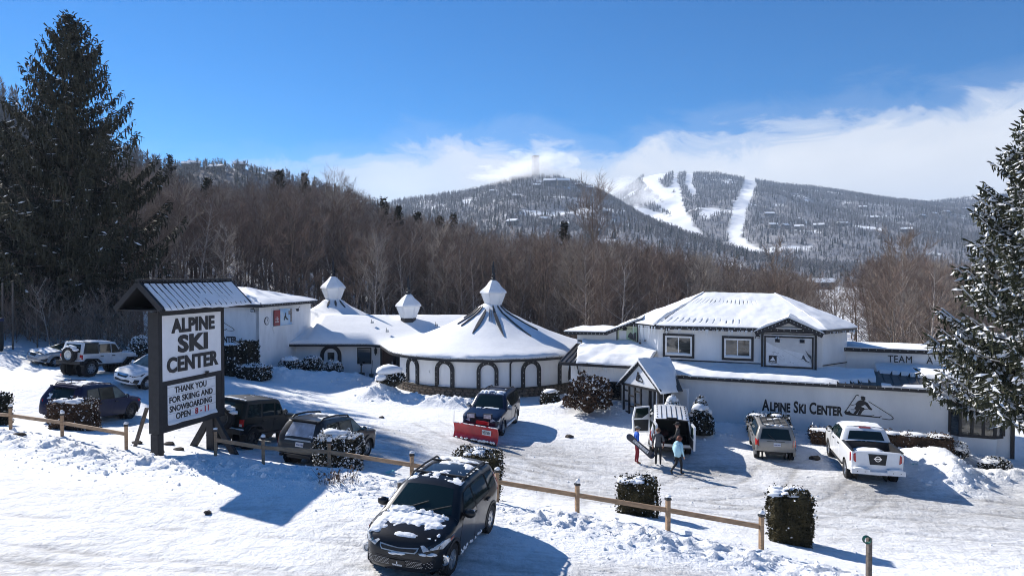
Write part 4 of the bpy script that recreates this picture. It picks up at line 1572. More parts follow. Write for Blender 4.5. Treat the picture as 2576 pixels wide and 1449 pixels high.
v, f = cdt(outl, .42)
V = np.array(v)
zz = tent_z(V[:, 0], V[:, 1])
e = seg_dist(V, ON)
lump = np.array([mn.noise(Vector((p[0] * .9, p[1] * .9, 0))) + .5 * mn.noise(Vector((p[0] * 2.4, p[1] * 2.4, 3))) for p in v])
zs = zz + (.05 + .04 * np.minimum(e, 1) + .035 * lump)
mb = MB()
mb.add([(p[0], p[1], z) for p, z in zip(v, zs)], f)
n = len(outl)
base = len(mb.v)
cen = ON.mean(0)
for i in range(n):
    mb.v.append((outl[i][0], outl[i][1], zs[i] - .13))
mb.add([], [])
for i in range(n):
    mb.f.append((i, base + i, base + (i + 1) % n, (i + 1) % n))
    mb.m.append(0)
mb.build('snow_layer', 'snow', pav, smooth=60)
mb = MB()
for i in range(n):
    j = (i + 1) % n
    a, b = Vector((*outl[i], 0)), Vector((*outl[j], 0))
    d = (b - a).normalized()
    inn = Vector((-d.y, d.x, 0)) * .07
    za, zb = float(zz[i]) - .02, float(zz[j]) - .02
    q = lambda p, z: Vector((p.x, p.y, z))
    mb.hexa([q(a, za - .21), q(b, zb - .21), q(b + inn, zb - .21), q(a + inn, za - .21), q(a, za), q(b, zb), q(b + inn, zb), q(a + inn, za)])
mb.build('eave_fascia', 'black_trim', pav)
mb = MB()
sv, sf = cdt(outl)
mb.add([(p[0], p[1], .42) for p in sv], [t[::-1] for t in sf])
mb.build('soffit', 'black_board', pav)
mb = MB()
lights_row(mb, [(PC.x + 7.75 * math.sin(R(p)), PC.y - 7.75 * math.cos(R(p)), .62) for p in np.arange(-74, 100, 4)])
mb.build('string_lights', 'bulb', pav)
# standing seams laid bare near the peaks
mb = MB()
for C_, a0, lst in ((PC, 3.62, [(-52, .9, 3.0, .10), (-40, .9, 3.2, .16), (-16, 1.2, 4.2, .26), (13, .85, 4.6, .24), (38, .85, 4.8, .10), (60, .85, 4.0, .07), (-2, 1.0, 2.4, .03), (4, 1.2, 2.6, .02), (-64, 1, 2.2, .05)]), (C2, 3.66, [(-6, .9, 1.6, .16), (24, .9, 1.5, .18), (52, .9, 1.7, .12)])):
    for ph, s0, s1, w in lst:
        mb = MB()
        for k in range(6):
            ra, rb = s0 + (s1 - s0) * k / 6, s0 + (s1 - s0) * (k + 1) / 6
            wa, wb = w * math.sin(math.pi * (.12 + .88 * (k / 6))) if k else w * .3, w * math.sin(math.pi * (.12 + .88 * ((k + 1) / 6)))
            d, t = Vector((math.sin(R(ph)), -math.cos(R(ph)))), Vector((math.cos(R(ph)), math.sin(R(ph))))
            q = []
            for r_k, w_k in ((ra, wa), (rb, wb)):
                for s in (-1, 1):
                    p = Vector((C_.x, C_.y)) + d * r_k + t * (w_k / 2 * s)
                    q.append((p.x, p.y, float(tent_z(np.array([p.x]), np.array([p.y]))[0]) + .19))
            mb.add([q[0], q[2], q[3], q[1]], [(0, 1, 2, 3)])
            mb.add([(x, y, z - .2) for x, y, z in (q[0], q[2], q[3], q[1])] + [q[0], q[2], q[3], q[1]], [(0, 1, 5, 4), (1, 2, 6, 5), (2, 3, 7, 6), (3, 0, 4, 7)])
        mb.build('bare_seam', 'roof_metal', pav)


def arc_pt(ph, z, r):
    return Vector((PC.x + r * math.sin(R(ph)), PC.y - r * math.cos(R(ph)), z))


def arc_wall(mb, p0, p1, z0, z1, r0, r1, step=4.0):
    n = max(1, int(abs(p1 - p0) / step))
    for i in range(n):
        a, b = p0 + (p1 - p0) * i / n, p0 + (p1 - p0) * (i + 1) / n
        mb.hexa([arc_pt(a, z0, r1), arc_pt(b, z0, r1), arc_pt(b, z0, r0), arc_pt(a, z0, r0), arc_pt(a, z1, r1), arc_pt(b, z1, r1), arc_pt(b, z1, r0), arc_pt(a, z1, r0)])


mb = MB()
arc_wall(mb, -66, 100, -2.6, .48, RW - .25, RW)
stucco('round_wall', mb, pav)
for ph in np.arange(-60, 61, 24):
    mb = MB()
    arc_wall(mb, ph - .06, ph + .06, -1.38, .42, RW - .01, RW + .004, 9)
    mb.build('panel_joint', 'stucco_old', pav)
for k, ph in enumerate((-48, -24, 0, 24, 48)):
    mb = MB()
    hw, zt0 = 4.75, -.30                                   # degrees half width to the bar centre, spring height
    for s in (-1, 1):
        arc_wall(mb, ph + s * hw - 1.0, ph + s * hw + 1.0, -1.38, zt0, RW - .02, RW + .14, 9)
    rad = R(hw) * RW
    prev = None
    for t in np.linspace(0, math.pi, 15):
        ring = []
        for rr in (rad - .125, rad + .125):
            a = ph + math.degrees(-math.cos(t) * rr / RW)
            z = zt0 + math.sin(t) * rr
            ring += [arc_pt(a, z, RW - .02), arc_pt(a, z, RW + .14)]
        if prev:
            p, q = prev, ring
            mb.add([*p, *q], [(0, 4, 6, 2), (1, 3, 7, 5), (0, 1, 5, 4), (2, 6, 7, 3)])
        prev = ring
    ar = mb.build('arch_frame', 'black_trim', pav, smooth=40)
    mb = MB()
    lights_row(mb, [arc_pt(ph + s * hw, z, RW + .17) for s in (-1, 1) for z in (-1.1, -.75, -.4)] + [arc_pt(ph + math.degrees(-math.cos(t) * rad / RW), zt0 + math.sin(t) * rad, RW + .17) for t in (.5, 1.1, 1.7, 2.4)])
    mb.build('string_lights', 'bulb', ar)
    mb = MB()
    arc_wall(mb, ph - hw + 1, ph + hw - 1, -1.36, -1.30, RW, RW + .10, 3)
    mb.build('sill_snow', 'snow', ar)
mb = MB()
mb.tube([arc_pt(13.2, .5, RW + .55), arc_pt(12.8, .38, RW + .3), arc_pt(12.2, .2, RW + .08), arc_pt(12.2, -1.4, RW + .08)], .055, 6)
mb.build('downspout', 'black_trim', pav)
mb = MB()
mb.tube([arc_pt(58, .5, RW + .55), arc_pt(58, .30, RW + .1), arc_pt(58, -1.9, RW + .1)], .06, 6)
mb.build('downspout', 'black_trim', pav)
mb = MB()
mb.lathe([(.10, .0), (.10, .03), (.0, .05)], 10, arc_pt(-33.5, -.45, RW + .02), 'Y')
mb.build('wall_lamp', 'clock_face', pav)
# stone plinth, stone by stone
mb = MB()
arc_wall(mb, -66, 90, -2.7, -1.42, RW - .1, RW + .20)
pl = mb.build('stone_plinth', 'mortar', pav)
mb = MB()
arc_wall(mb, -66, 90, -1.42, -1.385, RW - .05, RW + .30)
mb.build('plinth_cap', 'mortar', pl)
st_meshes = []
for i in range(9):
    b = MB().blob((0, 0, 0), (1, .45, 1), i + 50, 1, .42, 1.1)
    st_meshes.append(b.mesh('stone', 'stone'))
r = random.Random(17)
row_z = -1.53
nst = 0
while row_z > -2.25:
    hh = r.uniform(.16, .25)
    ph = -58 + r.uniform(0, 2)
    while ph < 62 and nst < 300:
        w = r.uniform(.22, .46)
        o = bpy.data.objects.new('stone', st_meshes[r.randrange(9)])
        o.parent = pl
        o.location = arc_pt(ph, row_z - hh / 2 + .08, RW + .20)
        o.rotation_euler = (0, r.uniform(-.15, .15), R(ph))
        o.scale = (w * .52, .16, hh * .55)
        COL.objects.link(o)
        nst += 1
        ph += math.degrees(w / RW) * r.uniform(.98, 1.1)
    row_z -= hh * .96


def cupola(c, z, s=1.0):
    mb = MB()
    mb.lathe([(.66 * s, -.25), (.66 * s, .06), (.60 * s, .10)], 6, (c.x, c.y, z), phase=R(12), close=True)
    cu = mb.build('cupola', 'black_trim', pav)
    mb = MB()
    mb.lathe([(.62 * s, .08), (.98 * s, 1.02 * s), (1.0 * s, 1.06 * s)], 6, (c.x, c.y, z), phase=R(12), close=True)
    mb.build('cupola_box', 'stucco', cu)
    mb = MB()
    for k in range(6):
        a = k * math.pi / 3 + R(12)
        d = Vector((math.cos(a), math.sin(a), 0))
        p = Vector((c.x, c.y, z))
        mb.bar(p + d * .64 * s + Vector((0, 0, .08)), p + d * 1.0 * s + Vector((0, 0, 1.0 * s)), .05)
    mb.build('corner_strip', 'stucco_old', cu)
    mb = MB()
    mb.lathe([(1.02 * s, 1.05 * s), (1.10 * s, 1.05 * s), (1.10 * s, 1.13 * s), (.62 * s, 1.62 * s), (.25 * s, 2.02 * s), (.0, 2.06 * s)], 6, (c.x, c.y, z), phase=R(12))
    mb.build('cupola_roof', 'stucco_old', cu)
    mb = MB()
    rr = random.Random(int(c.x * 10))
    mb.lathe([(1.13 * s, 1.10 * s), (1.08 * s, 1.22 * s), (.66 * s, 1.68 * s), (.34 * s, 2.04 * s), (.22 * s, 2.13 * s), (.02, 2.14 * s)], 6, (c.x, c.y, z), phase=R(12))
    bm = bmesh.new()
    me = mb.mesh('snow_cap', 'snow')
    bm.from_mesh(me)
    bmesh.ops.subdivide_edges(bm, edges=bm.edges[:], cuts=2, use_grid_fill=True)
    for v_ in bm.verts:
        v_.co += Vector((1, 1, 1)) * 0 + v_.normal * .06 * mn.noise(v_.co * 2.1)
    bm.to_mesh(me)
    bm.free()
    me.polygons.foreach_set('use_smooth', [True] * len(me.polygons))
    me.set_sharp_from_angle(angle=R(24))
    link(bpy.data.objects.new('snow_cap', me), cu)
    mb = MB()
    mb.lathe([(.20 * s, 2.0 * s), (.20 * s, 2.28 * s), (.13 * s, 2.38 * s), (.19 * s, 2.55 * s), (.12 * s, 2.7 * s), (.10 * s, 3.2 * s), (.03, 3.7 * s)], 7, (c.x, c.y, z))
    mb.build('finial', 'black_metal', cu)
    return cu


for c, z, s in ((PC + Vector((.2, 0)), 3.66, .91), (C2, 3.70, 1.0), (Vector((-8.6, 59.3)), 2.35, .96)):
    cupola(c, z, s)
for x, y in ((-11.4, 58.2), (-9.9, 56.6), (-6.1, 57.6)):
    z = float(tent_z(np.array([x]), np.array([y]))[0]) + .36
    flood(pav, (x, y, z), (.5, -.8, -.3), w=.24)
# recessed front between the block and the round part
LK = Face((-17.5, 57.0), (1, 0), (0, -1))
mb = MB()
LK.box(mb, -1.5, 7.05, -2.6, .46, -.25, 0)
LK.box(mb, 7.05, 8.2, .2, .46, -.25, 0)
stucco('recessed_wall', mb, pav)
mb = MB()
LK.box(mb, 7.0, 7.12, -2.6, .45, 0, .10)
LK.box(mb, 8.05, 8.2, -2.6, .45, -.2, .10)
mb.build('door_frame', 'black_trim', pav)
mb = MB()
LK.box(mb, 7.12, 8.06, -2.5, .40, -.12, -.05)
dr = mb.build('entrance_door', 'door_brown', pav)
mb = MB()
LK.box(mb, 7.9, 7.95, -1.2, -.9, -.05, 0)
mb.build('handle', 'chrome', dr)
mb = MB()
AR = Face((-9.0, 55.6), (.55, -.83), (-.83, -.55))
AR.box(mb, .25, .62, -2.6, .4, -.2, .12)
AR.box(mb, -.6, -.45, -2.4, .45, -.1, 0.0)
mb.build('porch_posts', 'black_trim', pav)
mb = MB()
a0, hw = 3.05, .70
for s in (-1, 1):
    LK.box(mb, a0 + s * hw - .14, a0 + s * hw + .14, -2.3, -.42, 0, .14)
prev = None
for t in np.linspace(0, math.pi, 17):
    ring = []
    for rr in (hw - .14, hw + .14):
        ring += [LK.p(a0 - math.cos(t) * rr, -.42 + math.sin(t) * rr, 0), LK.p(a0 - math.cos(t) * rr, -.42 + math.sin(t) * rr, .14)]
    if prev:
        mb.add([*prev, *ring], [(0, 4, 6, 2), (1, 3, 7, 5), (0, 1, 5, 4), (2, 6, 7, 3)])
    prev = ring
ar = mb.build('arch_frame', 'black_trim', pav, smooth=40)
mb = MB()
LK.box(mb, a0 - .27, a0 + .27, -2.2, -.18, .005, .02)
mb.build('pane', 'glass_window', ar)
mb = MB()
LK.box(mb, 5.15, 6.28, -1.10, .20, .0, .06)
w = mb.build('dark_window', 'black_trim', pav)
mb = MB()
LK.box(mb, 5.22, 6.21, -1.03, .13, .06, .065)
mb.build('pane', 'glass_dark', w)
lan = thing('wall_lantern', (-10.85, 56.8, -.5), 'black wall lantern beside the brown entrance door', 'lantern')
mb = MB()
mb.lathe([(.02, -.30), (.05, -.2), (.11, -.14), (.11, .12), (.15, .13), (.03, .30), (.02, .38)], 6, (-10.85, 56.8, -.1))
mb.bar((-10.85, 57.0, -.25), (-10.85, 56.85, -.25), .04)
mb.build('lantern_case', 'black_metal', lan)
tool = thing('snow_shovel', (-11.15, 56.75, gz(-11.15, 56.7)), 'snow shovel leaning on the recessed white wall', 'shovel')
z0 = gz(-11.15, 56.6)
mb = MB()
mb.tube([(-11.15, 56.6, z0 + .2), (-11.12, 56.93, z0 + 1.35)], .022, 5)
mb.build('handle', 'wood_grey', tool)
mb = MB()
mb.box((-11.15, 56.57, z0 + .14), (.36, .04, .34), rot=Matrix.Rotation(R(-14), 3, 'X'))
mb.build('blade', 'black_metal', tool)
bkt = thing('ash_urn', (-11.95, 56.5, gz(-11.95, 56.5)), 'dark ash stand on a square base by the recessed wall', 'ash stand')
z0 = gz(-11.95, 56.5)
mb = MB()
mb.box((-11.95, 56.5, z0 + .18), (.5, .4, .4))
mb.build('base', 'plastic_black', bkt)
mb = MB()
mb.tube([(-11.95, 56.5, z0 + .35), (-11.93, 56.5, z0 + 1.0)], .05, 6)
mb.box((-11.92, 56.5, z0 + 1.06), (.17, .12, .2))
mb.build('stem', 'black_metal', bkt)

# ------------------------------------------------------------------ tall block on the left
blk = thing('block_building', (-20, 55, gz(-20, 53)), 'tall white block with low hipped snowy roof and red corner poster and wall clock', 'building')
K0 = Vector((-18.4, 52.0))
BRt = Face(K0, (.225, .974), (.974, -.225))
BLf = Face(K0, (.974, -.225), (-.225, -.974))     # reading direction left -> right ends at the corner (a <= 0)
mb = MB()
BRt.box(mb, 0, 7.5, -2.6, 3.75, -.25, 0)
BLf.box(mb, -9.8, -.012, -2.6, 3.75, -.25, 0)
BE = Face(BLf.p(-9.8, 0).xy, (-.225, -.974), (-.974, .225))
BE.box(mb, -7, -.01, -2.6, 3.75, -.25, 0)
stucco('wall', mb, blk, 'stucco_old')
mb = MB()
BRt.box(mb, .02, 4.4, .32, .38, 0, .02)
BRt.box(mb, .02, 4.4, -2.5, .32, 0, .012)
BLf.box(mb, -9.7, 0, 3.30, 3.32, 0, .008)
BRt.box(mb, .0, .03, .3, 3.7, 0, .012)
mb.build('wall_ledge', 'stucco', blk)
k = Vector((.225, .974, 0))
l = Vector((-.974, .225, 0))
k0 = Vector((K0.x, K0.y, 0))
e0 = k0 - k * .55 - l * .55
e1 = k0 + k * 7.6 - l * .55
e2 = k0 + k * 7.6 + l * 10.4
e3 = k0 - k * .55 + l * 10.4
zt = Vector((0, 0, 3.92))
rg0, rg1 = k0 + k * 3.5 + l * 3.4 + Vector((0, 0, 4.95)), k0 + k * 3.5 + l * 6.6 + Vector((0, 0, 4.95))
mb = MB()
E = [p + zt for p in (e0, e1, e2, e3)]
for lp in ([E[0], E[1], rg0], [E[1], E[2], rg1, rg0], [E[2], E[3], rg1], [E[3], E[0], rg0, rg1]):
    slab(lp, .05, mb)
mb.build('roof', 'roof_metal', blk)
mb = MB()
for a, b in ((e0, e1), (e1, e2), (e2, e3), (e3, e0)):
    fascia(mb, a, b, 3.67, 3.915)
slab([p + Vector((0, 0, 3.72)) for p in (e0, e1, e2, e3)], .03, mb)
mb.build('eave_fascia', 'black_trim', blk)
mb = MB()
lights_row(mb, along(e0 + Vector((0.02, -.03, 3.80)), e1 + Vector((.03, -.02, 3.80)), 22))
mb.build('string_lights', 'bulb', blk)
snow_sheet('snow_layer', [E[0], E[1], rg0 + Vector((.01, .01, 0)), rg0], blk, th=.10, nu=30, nv=14, seed=71, amp=.03, bare=lambda u, v, n: 1 if (u < .03 and .4 < v) else 0)
snow_sheet('snow_layer', [E[3], E[0], rg0, rg1], blk, th=.10, nu=34, nv=14, seed=72, amp=.03)
snow_sheet('snow_layer', [E[1], E[2], rg1, rg0], blk, th=.10, nu=20, nv=10, seed=73, amp=.03)
small_caps(['ALPINE', 'SKI', 'CENTER'], BLf, -6.15, 1.05, 4.3, .56, .0, blk)
skier_logo(BLf, -4.6, -2.0, 1.9, 3.0, .0, blk)
flood(blk, BLf.p(-.35, 3.45, .25), BLf.n + Vector((0, 0, -.6)), w=.36)
flood(blk, BRt.p(4.7, 3.25, .42), -BRt.n + Vector((0, 0, -.5)), w=.30)
cp = thing('corner_poster', BRt.p(3, 2.1, .03), 'red and blue ski poster beside the clock on the tall block', 'poster')
mb = MB()
BRt.box(mb, 1.78, 2.66, 2.16, 3.34, .10, .115)
mb.build('red_panel', 'poster_red', cp)
mb = MB()
mb.hexa([BRt.p(2.66, 2.14, .02), BRt.p(4.45, 2.14, .02), BRt.p(4.45, 2.14, .05), BRt.p(2.66, 2.14, .12), BRt.p(2.66, 3.40, .02), BRt.p(4.45, 3.40, .02), BRt.p(4.45, 3.40, .05), BRt.p(2.66, 3.40, .12)][::1])
mb.build('sky_panel', 'poster_blue', cp)
mb = MB()
BRt.box(mb, 1.55, 4.6, 2.06, 2.13, .0, .16)
BRt.box(mb, 1.55, 1.62, 2.13, 3.5, .0, .10)
mb.prism([BRt.p(1.7, 2.05, .02), BRt.p(2.75, 2.05, .02), BRt.p(2.0, 1.55, .02)], BRt.n * .03)
mb.build('shelf', 'stucco', cp)
mb = MB()
for dx, dz, a in ((0, 0, .1), (.14, -.08, -.5), (.30, -.2, -.3), (-.08, -.14, 1.0), (.06, .16, 1.4)):
    c, s = math.cos(a), math.sin(a)
    q = [(3.35 + dx + (u * c - w_ * s), 2.78 + dz + (u * s + w_ * c)) for u, w_ in ((-.14, -.05), (.14, -.05), (.14, .05), (-.14, .05))]
    mb.prism([BRt.p(x, z, .12) for x, z in q], BRt.n * .01)
mb.build('skier_print', 'cloth_grey', cp)
mb = MB()
BRt.box(mb, 4.2, 4.44, 2.3, 3.36, .06, .075)
BRt.box(mb, 3.9, 4.3, 2.9, 3.2, .08, .09)
mb.build('rock_print', 'bark_pale', cp)
for i, wd in enumerate(('THE', 'PIONEER', 'OF', 'PROGRESS')):
    o = text_mesh(wd, .11, 'paint_white', depth=.004, xs=1.0, bold=.002, align='CENTER', parent=cp, mw=BRt.mw(2.22, 2.74 - i * .105, .118))
dk = thing('wall_clock', BRt.p(.95, 2.6, .03), 'round grey and white clock on the tall block wall', 'clock')
mb = MB()
m_ = BRt.mw(.95, 2.6, 0)
ring = [m_ @ Vector((.30 * math.cos(t), .30 * math.sin(t), 0)) for t in np.linspace(0, 2 * math.pi, 20, endpoint=False)]
mb.prism(ring, BRt.n * .06)
mb.build('rim', 'cloth_grey', dk)
mb = MB()
mb.prism([m_ @ Vector((.265 * math.cos(t), .265 * math.sin(t), .06)) for t in np.linspace(0, 2 * math.pi, 20, endpoint=False)], BRt.n * .01)
mb.build('face', 'clock_face', dk)
mb = MB()
for t in range(12):
    p = m_ @ Vector((.21 * math.cos(t * math.pi / 6), .21 * math.sin(t * math.pi / 6), .075))
    mb.box(p, (.02, .03, .03))
mb.bar(m_ @ Vector((0, 0, .078)), m_ @ Vector((.1, .1, .078)), .02)
mb.bar(m_ @ Vector((0, 0, .078)), m_ @ Vector((-.04, .17, .078)), .015)
mb.build('hands', 'cloth_grey', dk)

# ------------------------------------------------------------------ the road sign
S0 = Vector((-11.7, 23.6))
SD = (math.sin(R(14.9)), math.cos(R(14.9)))
SF = Face(S0, SD, (SD[1], -SD[0]))                 # n points at the road
sign = thing('road_sign', (-11.3, 25, gz(-11.3, 25)), 'tall dark roofed road sign with white lettered boards on two posts', 'sign')
ZB, ZT = .80, 4.80
T = .42
mb = MB()
for a in (.16, 2.92):
    SF.box(mb, a - .14, a + .14, -1.2, ZB - .02, -.35, -.07)
mb.build('post', 'black_board', sign)
mb = MB()
SF.box(mb, 0.0, 3.36, ZB, ZT + .05, -T + .03, -.03)
SF.box(mb, 0.0, .17, ZB, ZT + .1, -.03, .02)
SF.box(mb, 3.20, 3.36, ZB, ZT + .1, -.03, .02)
SF.box(mb, .17, 3.20, 2.36, 2.52, -.03, .015)
SF.box(mb, .17, .40, ZB, 2.36, -.03, .012)
SF.box(mb, 2.88, 3.20, ZB, 2.36, -.03, .012)
SF.box(mb, .40, 2.88, ZB, 1.08, -.03, .012)
SF.box(mb, .17, 3.20, 4.72, 4.9, -.03, .015)
mb.build('frame', 'black_board', sign)
mb = MB()
SF.box(mb, .17, 3.20, 2.52, 4.72, -.028, 0)
mb.build('name_board', 'sign_white', sign)
mb = MB()
SF.box(mb, .40, 2.88, 1.08, 2.36, -.028, -.003)
rb = mb.build('letter_board', 'sign_white', sign)
mb = MB()
for z in (1.38, 1.69, 2.0, 2.28):
    SF.box(mb, .40, 2.88, z - .008, z + .008, -.003, .006)
mb.build('letter_track', 'poster_grey', rb)
snow_sheet('sill_snow', [SF.p(.40, 1.08, .012), SF.p(2.88, 1.08, .012), SF.p(2.88, 1.09, -.002), SF.p(.40, 1.09, -.002)], rb, th=.05, nu=20, nv=2, seed=88)


def fit_text(txt, face, a_c, z0, width, cap, off, parent, mat, bold, depth=.03, spacing=1.0):
    o = text_mesh(txt, 1.0, mat, bold=bold, depth=depth, spacing=spacing)
    co = np.array([v.co[:] for v in o.data.vertices])
    lo, hi = co.min(0), co.max(0)
    kx, ky = width / (hi[0] - lo[0]), cap / (hi[1] - lo[1])
    o.data.transform(Matrix.Translation((-(lo[0] + hi[0]) / 2, -lo[1], 0)))
    o.data.transform(Matrix.Diagonal((kx, ky, 1, 1)))
    o.data.transform(face.mw(a_c, z0, off))
    setpar(o, parent)
    return o


fit_text('ALPINE', SF, 1.72, 4.10, 2.20, .50, .015, sign, 'sign_ink', .040, spacing=1.06)
fit_text('SKI', SF, 1.68, 3.40, 1.52, .62, .015, sign, 'sign_ink', .044, spacing=1.06)
fit_text('CENTER', SF, 1.70, 2.76, 2.62, .54, .015, sign, 'sign_ink', .039, spacing=1.06)
for txt, a, z, w in (('THANK YOU', 1.56, 2.05, 1.62), ('FOR SKIING AND', 1.60, 1.735, 2.2), ('SNOWBOARDING', 1.58, 1.43, 2.15), ('OPEN', 1.16, 1.15, .72)):
    fit_text(txt, SF, a, z, w, .215, .004, rb, 'sign_ink', .022, .012)
fit_text('8 - 11', SF, 2.12, 1.15, .72, .215, .004, rb, 'sign_red', .018, .012)
mb = MB()
zr, ze, ov = 5.86, 5.02, .90
L0, L1 = -.62, 4.02
cs = -T / 2
slabs = []
for s in (1, -1):
    q = [SF.p(L0, ze, cs + s * ov), SF.p(L1, ze, cs + s * ov), SF.p(L1, zr, cs), SF.p(L0, zr, cs)]
    slab(q if s > 0 else q[::-1], .06, mb)
    for a in np.arange(L0 + .1, L1, .285):
        mb.bar(SF.p(a, ze + .0, cs + s * ov), SF.p(a, zr + .0, cs), .03, .05)
rf = mb.build('roof', 'black_board', sign)
mb = MB()
for s in (1, -1):
    SF.box(mb, L0, L1, ze - .13, ze - .02, cs + s * (ov - .05), cs + s * (ov - .0))
    for a in (L0, L1):
        mb.bar(SF.p(a, ze - .06, cs + s * ov), SF.p(a, zr - .06, cs), .06, .17)
SF.box(mb, L0 + .04, L1 - .04, ze - .10, ze - .06, cs - ov + .05, cs + ov - .05)
mb.bar(SF.p(L0 - .02, zr + .05, cs), SF.p(L1 + .02, zr + .05, cs), .16, .07)
mb.build('roof_trim', 'black_board', rf)
snow_sheet('snow_layer', [SF.p(L0 + .10, ze + .0, cs + ov), SF.p(L1 - .01, ze + .0, cs + ov), SF.p(L1 - .01, zr - .10, cs + .10), SF.p(L0 + .10, zr - .10, cs + .10)], rf, th=.045, nu=190, nv=16, seed=90, amp=.008,
           bare=lambda u, v, n: (math.cos(u * 2 * math.pi * 16.0 - .2) - .80 - max(0, u - .15) * .35 + (v - .5) * .3 + .25 * n) if u < .9 else 0)
mb = MB()
for s in (-1, 1):
    mb.bar(SF.p(2.92, .95, -.2), SF.p(2.92, -1.3, -.2 + s * 1.45), .16, .22)
mb.build('brace', 'black_board', sign)
mb = MB()
mb.box(SF.p(2.32, 2.57, .08), (.10, .10, .08))
mb.bar(SF.p(2.32, 2.46, .02), SF.p(2.32, 2.55, .08), .03)
mb.build('spot_lamp', 'black_metal', sign)
# ------------------------------------------------------------------ trees
def bare_tree(seed, h=12.0, lean=.05, limbs=15, dens=1.0, twig='twig', bark='bark', start=.28, up=.9, spread=.34, name='bare_tree'):
    """Leafless tree: (trunk and limbs mesh, fine branches mesh)."""
    r = random.Random(seed)
    tr, tw = MB(), MB()

    def path(p, d, L, n, wob, lift):
        pts = [Vector(p)]
        d = Vector(d).normalized()
        for i in range(n):
            d = (d + Vector((r.gauss(0, wob), r.gauss(0, wob), r.gauss(0, wob) + lift))).normalized()
            pts.append(pts[-1] + d * (L / n))
        return pts

    def sample(pts, t):
        k = t * (len(pts) - 1)
        i = min(int(k), len(pts) - 2)
        return pts[i].lerp(pts[i + 1], k - i), (pts[i + 1] - pts[i]).normalized()

    def side(d, a, tilt):
        o = d.orthogonal().normalized()
        o = (o * math.cos(a) + d.cross(o) * math.sin(a))
        return (d * math.cos(tilt) + o * math.sin(tilt)).normalized()

    def blade(p, d, L, w):
        s = d.cross(Vector((r.gauss(0, 1), r.gauss(0, 1), r.gauss(0, 1))))
        s = s.normalized() * w if s.length > 1e-5 else Vector((w, 0, 0))
        m = p + d * L * .55 + Vector((r.gauss(0, .04), r.gauss(0, .04), r.gauss(0, .04))) * L
        q = m + (d + Vector((r.gauss(0, .2), r.gauss(0, .2), .12))).normalized() * L * .45
        tw.add([p - s, p + s, m + s * .7, m - s * .7, q], [(0, 1, 2, 3), (3, 2, 4)])
    trunk = path((0, 0, -.3), (r.gauss(0, lean), r.gauss(0, lean), 1), h * .95, 7, .045, .05)
    r0 = h * .0105
    tr.tube(trunk, [r0 * (1 - .88 * i / 7) for i in range(8)], 6, caps=False)
    for i in range(limbs):
        t = start + (.97 - start) * ((i + r.random()) / limbs)
        p, d = sample(trunk, t)
        L = h * spread * (1.12 - t * .75) * r.uniform(.75, 1.2)
        ld = side(d, i * 2.4 + r.uniform(-.5, .5), r.uniform(.6, 1.15) * (1.15 - .35 * t))
        lp = path(p, ld, L, 4, .09, .09 * up)
        lr = max(.022, r0 * (1 - t) * .55)
        tr.tube(lp, [lr, lr * .8, lr * .6, lr * .42, lr * .25], 4, caps=False)
        for j in range(int(7 * dens)):
            u = .15 + .85 * (j + r.random()) / (7 * dens)
            q, qd = sample(lp, min(u, .99))
            sl = L * r.uniform(.28, .5) * (1.15 - .5 * u)
            sd = side(qd, r.uniform(0, 6.28), r.uniform(.4, .8))
            sp = path(q, sd, sl, 2, .12, .14 * up)
            blade(sp[0], (sp[1] - sp[0]).normalized(), (sp[1] - sp[0]).length, .016)
            blade(sp[1], (sp[2] - sp[1]).normalized(), (sp[2] - sp[1]).length, .013)
            for k in range(int(5 * dens)):
                e, ed = sample(sp, r.uniform(.1, 1))
                td = side(ed, r.uniform(0, 6.28), r.uniform(.35, .85))
                td.z += .25 * up
                td.normalize()
                tl = r.uniform(.35, .95) * h / 12
                blade(e, td, tl, .011)
                if r.random() < .8:
                    blade(e + td * tl * .5, side(td, r.uniform(0, 6.28), .6), tl * .6, .008)
    return tr.mesh(name, bark), tw.mesh('crown', twig)


VAR = []
for i in range(10):
    VAR.append(bare_tree(100 + i, 12, limbs=[15, 18, 13, 20][i % 4], dens=[1.0, 1.25, .9][i % 3], twig=['twig', 'twig_red', 'twig', 'twig_grey'][i % 4], bark=['bark', 'bark', 'bark_pale'][i % 3],
                         start=[.3, .2, .4][i % 3], up=[.55, .9, .3][i % 3], spread=[.34, .28, .40][i % 3]))
SAP = [bare_tree(200 + i, 4.5, limbs=9, dens=.8, twig=['twig', 'twig_red', 'twig_grey'][i % 3], bark=['bark', 'twig_red', 'bark_pale'][i % 3], start=.12, up=1.0, spread=.42) for i in range(5)]


def joined(name, pair):
    a, b = pair
    bm = bmesh.new()
    bm.from_mesh(a)
    nf = len(bm.faces)
    bm.from_mesh(b)
    bm.faces.ensure_lookup_table()
    for f in bm.faces[nf:]:
        f.material_index = 1
    me = bpy.data.meshes.new(name)
    bm.to_mesh(me)
    bm.free()
    me.materials.append(a.materials[0])
    me.materials.append(b.materials[0])
    return me


WOODS = shapes('woods', [joined('wood_tree', p) for p in VAR])
BRUSH = shapes('brush', [joined('brush_stem', p) for p in SAP])

SKY_PX = [-600, 0, 380, 500, 600, 700, 760, 860, 900, 1000, 1100, 1250, 1400, 1600, 1750, 1900, 2030, 2080, 2150, 2250, 2350, 2576, 3000]
SKY_PY = [420, 420, 425, 478, 462, 462, 470, 470, 498, 535, 556, 586, 594, 614, 642, 672, 690, 700, 672, 640, 660, 660, 660]


def top_h(x, y, g):
    """Height that brings a tree at (x, y) up to the line of the wood's canopy."""
    px = PX0 + x / y * F
    return CZ + (PY0 - F * math.tan(PIT) - np.interp(px, SKY_PX, SKY_PY)) / F * y - g


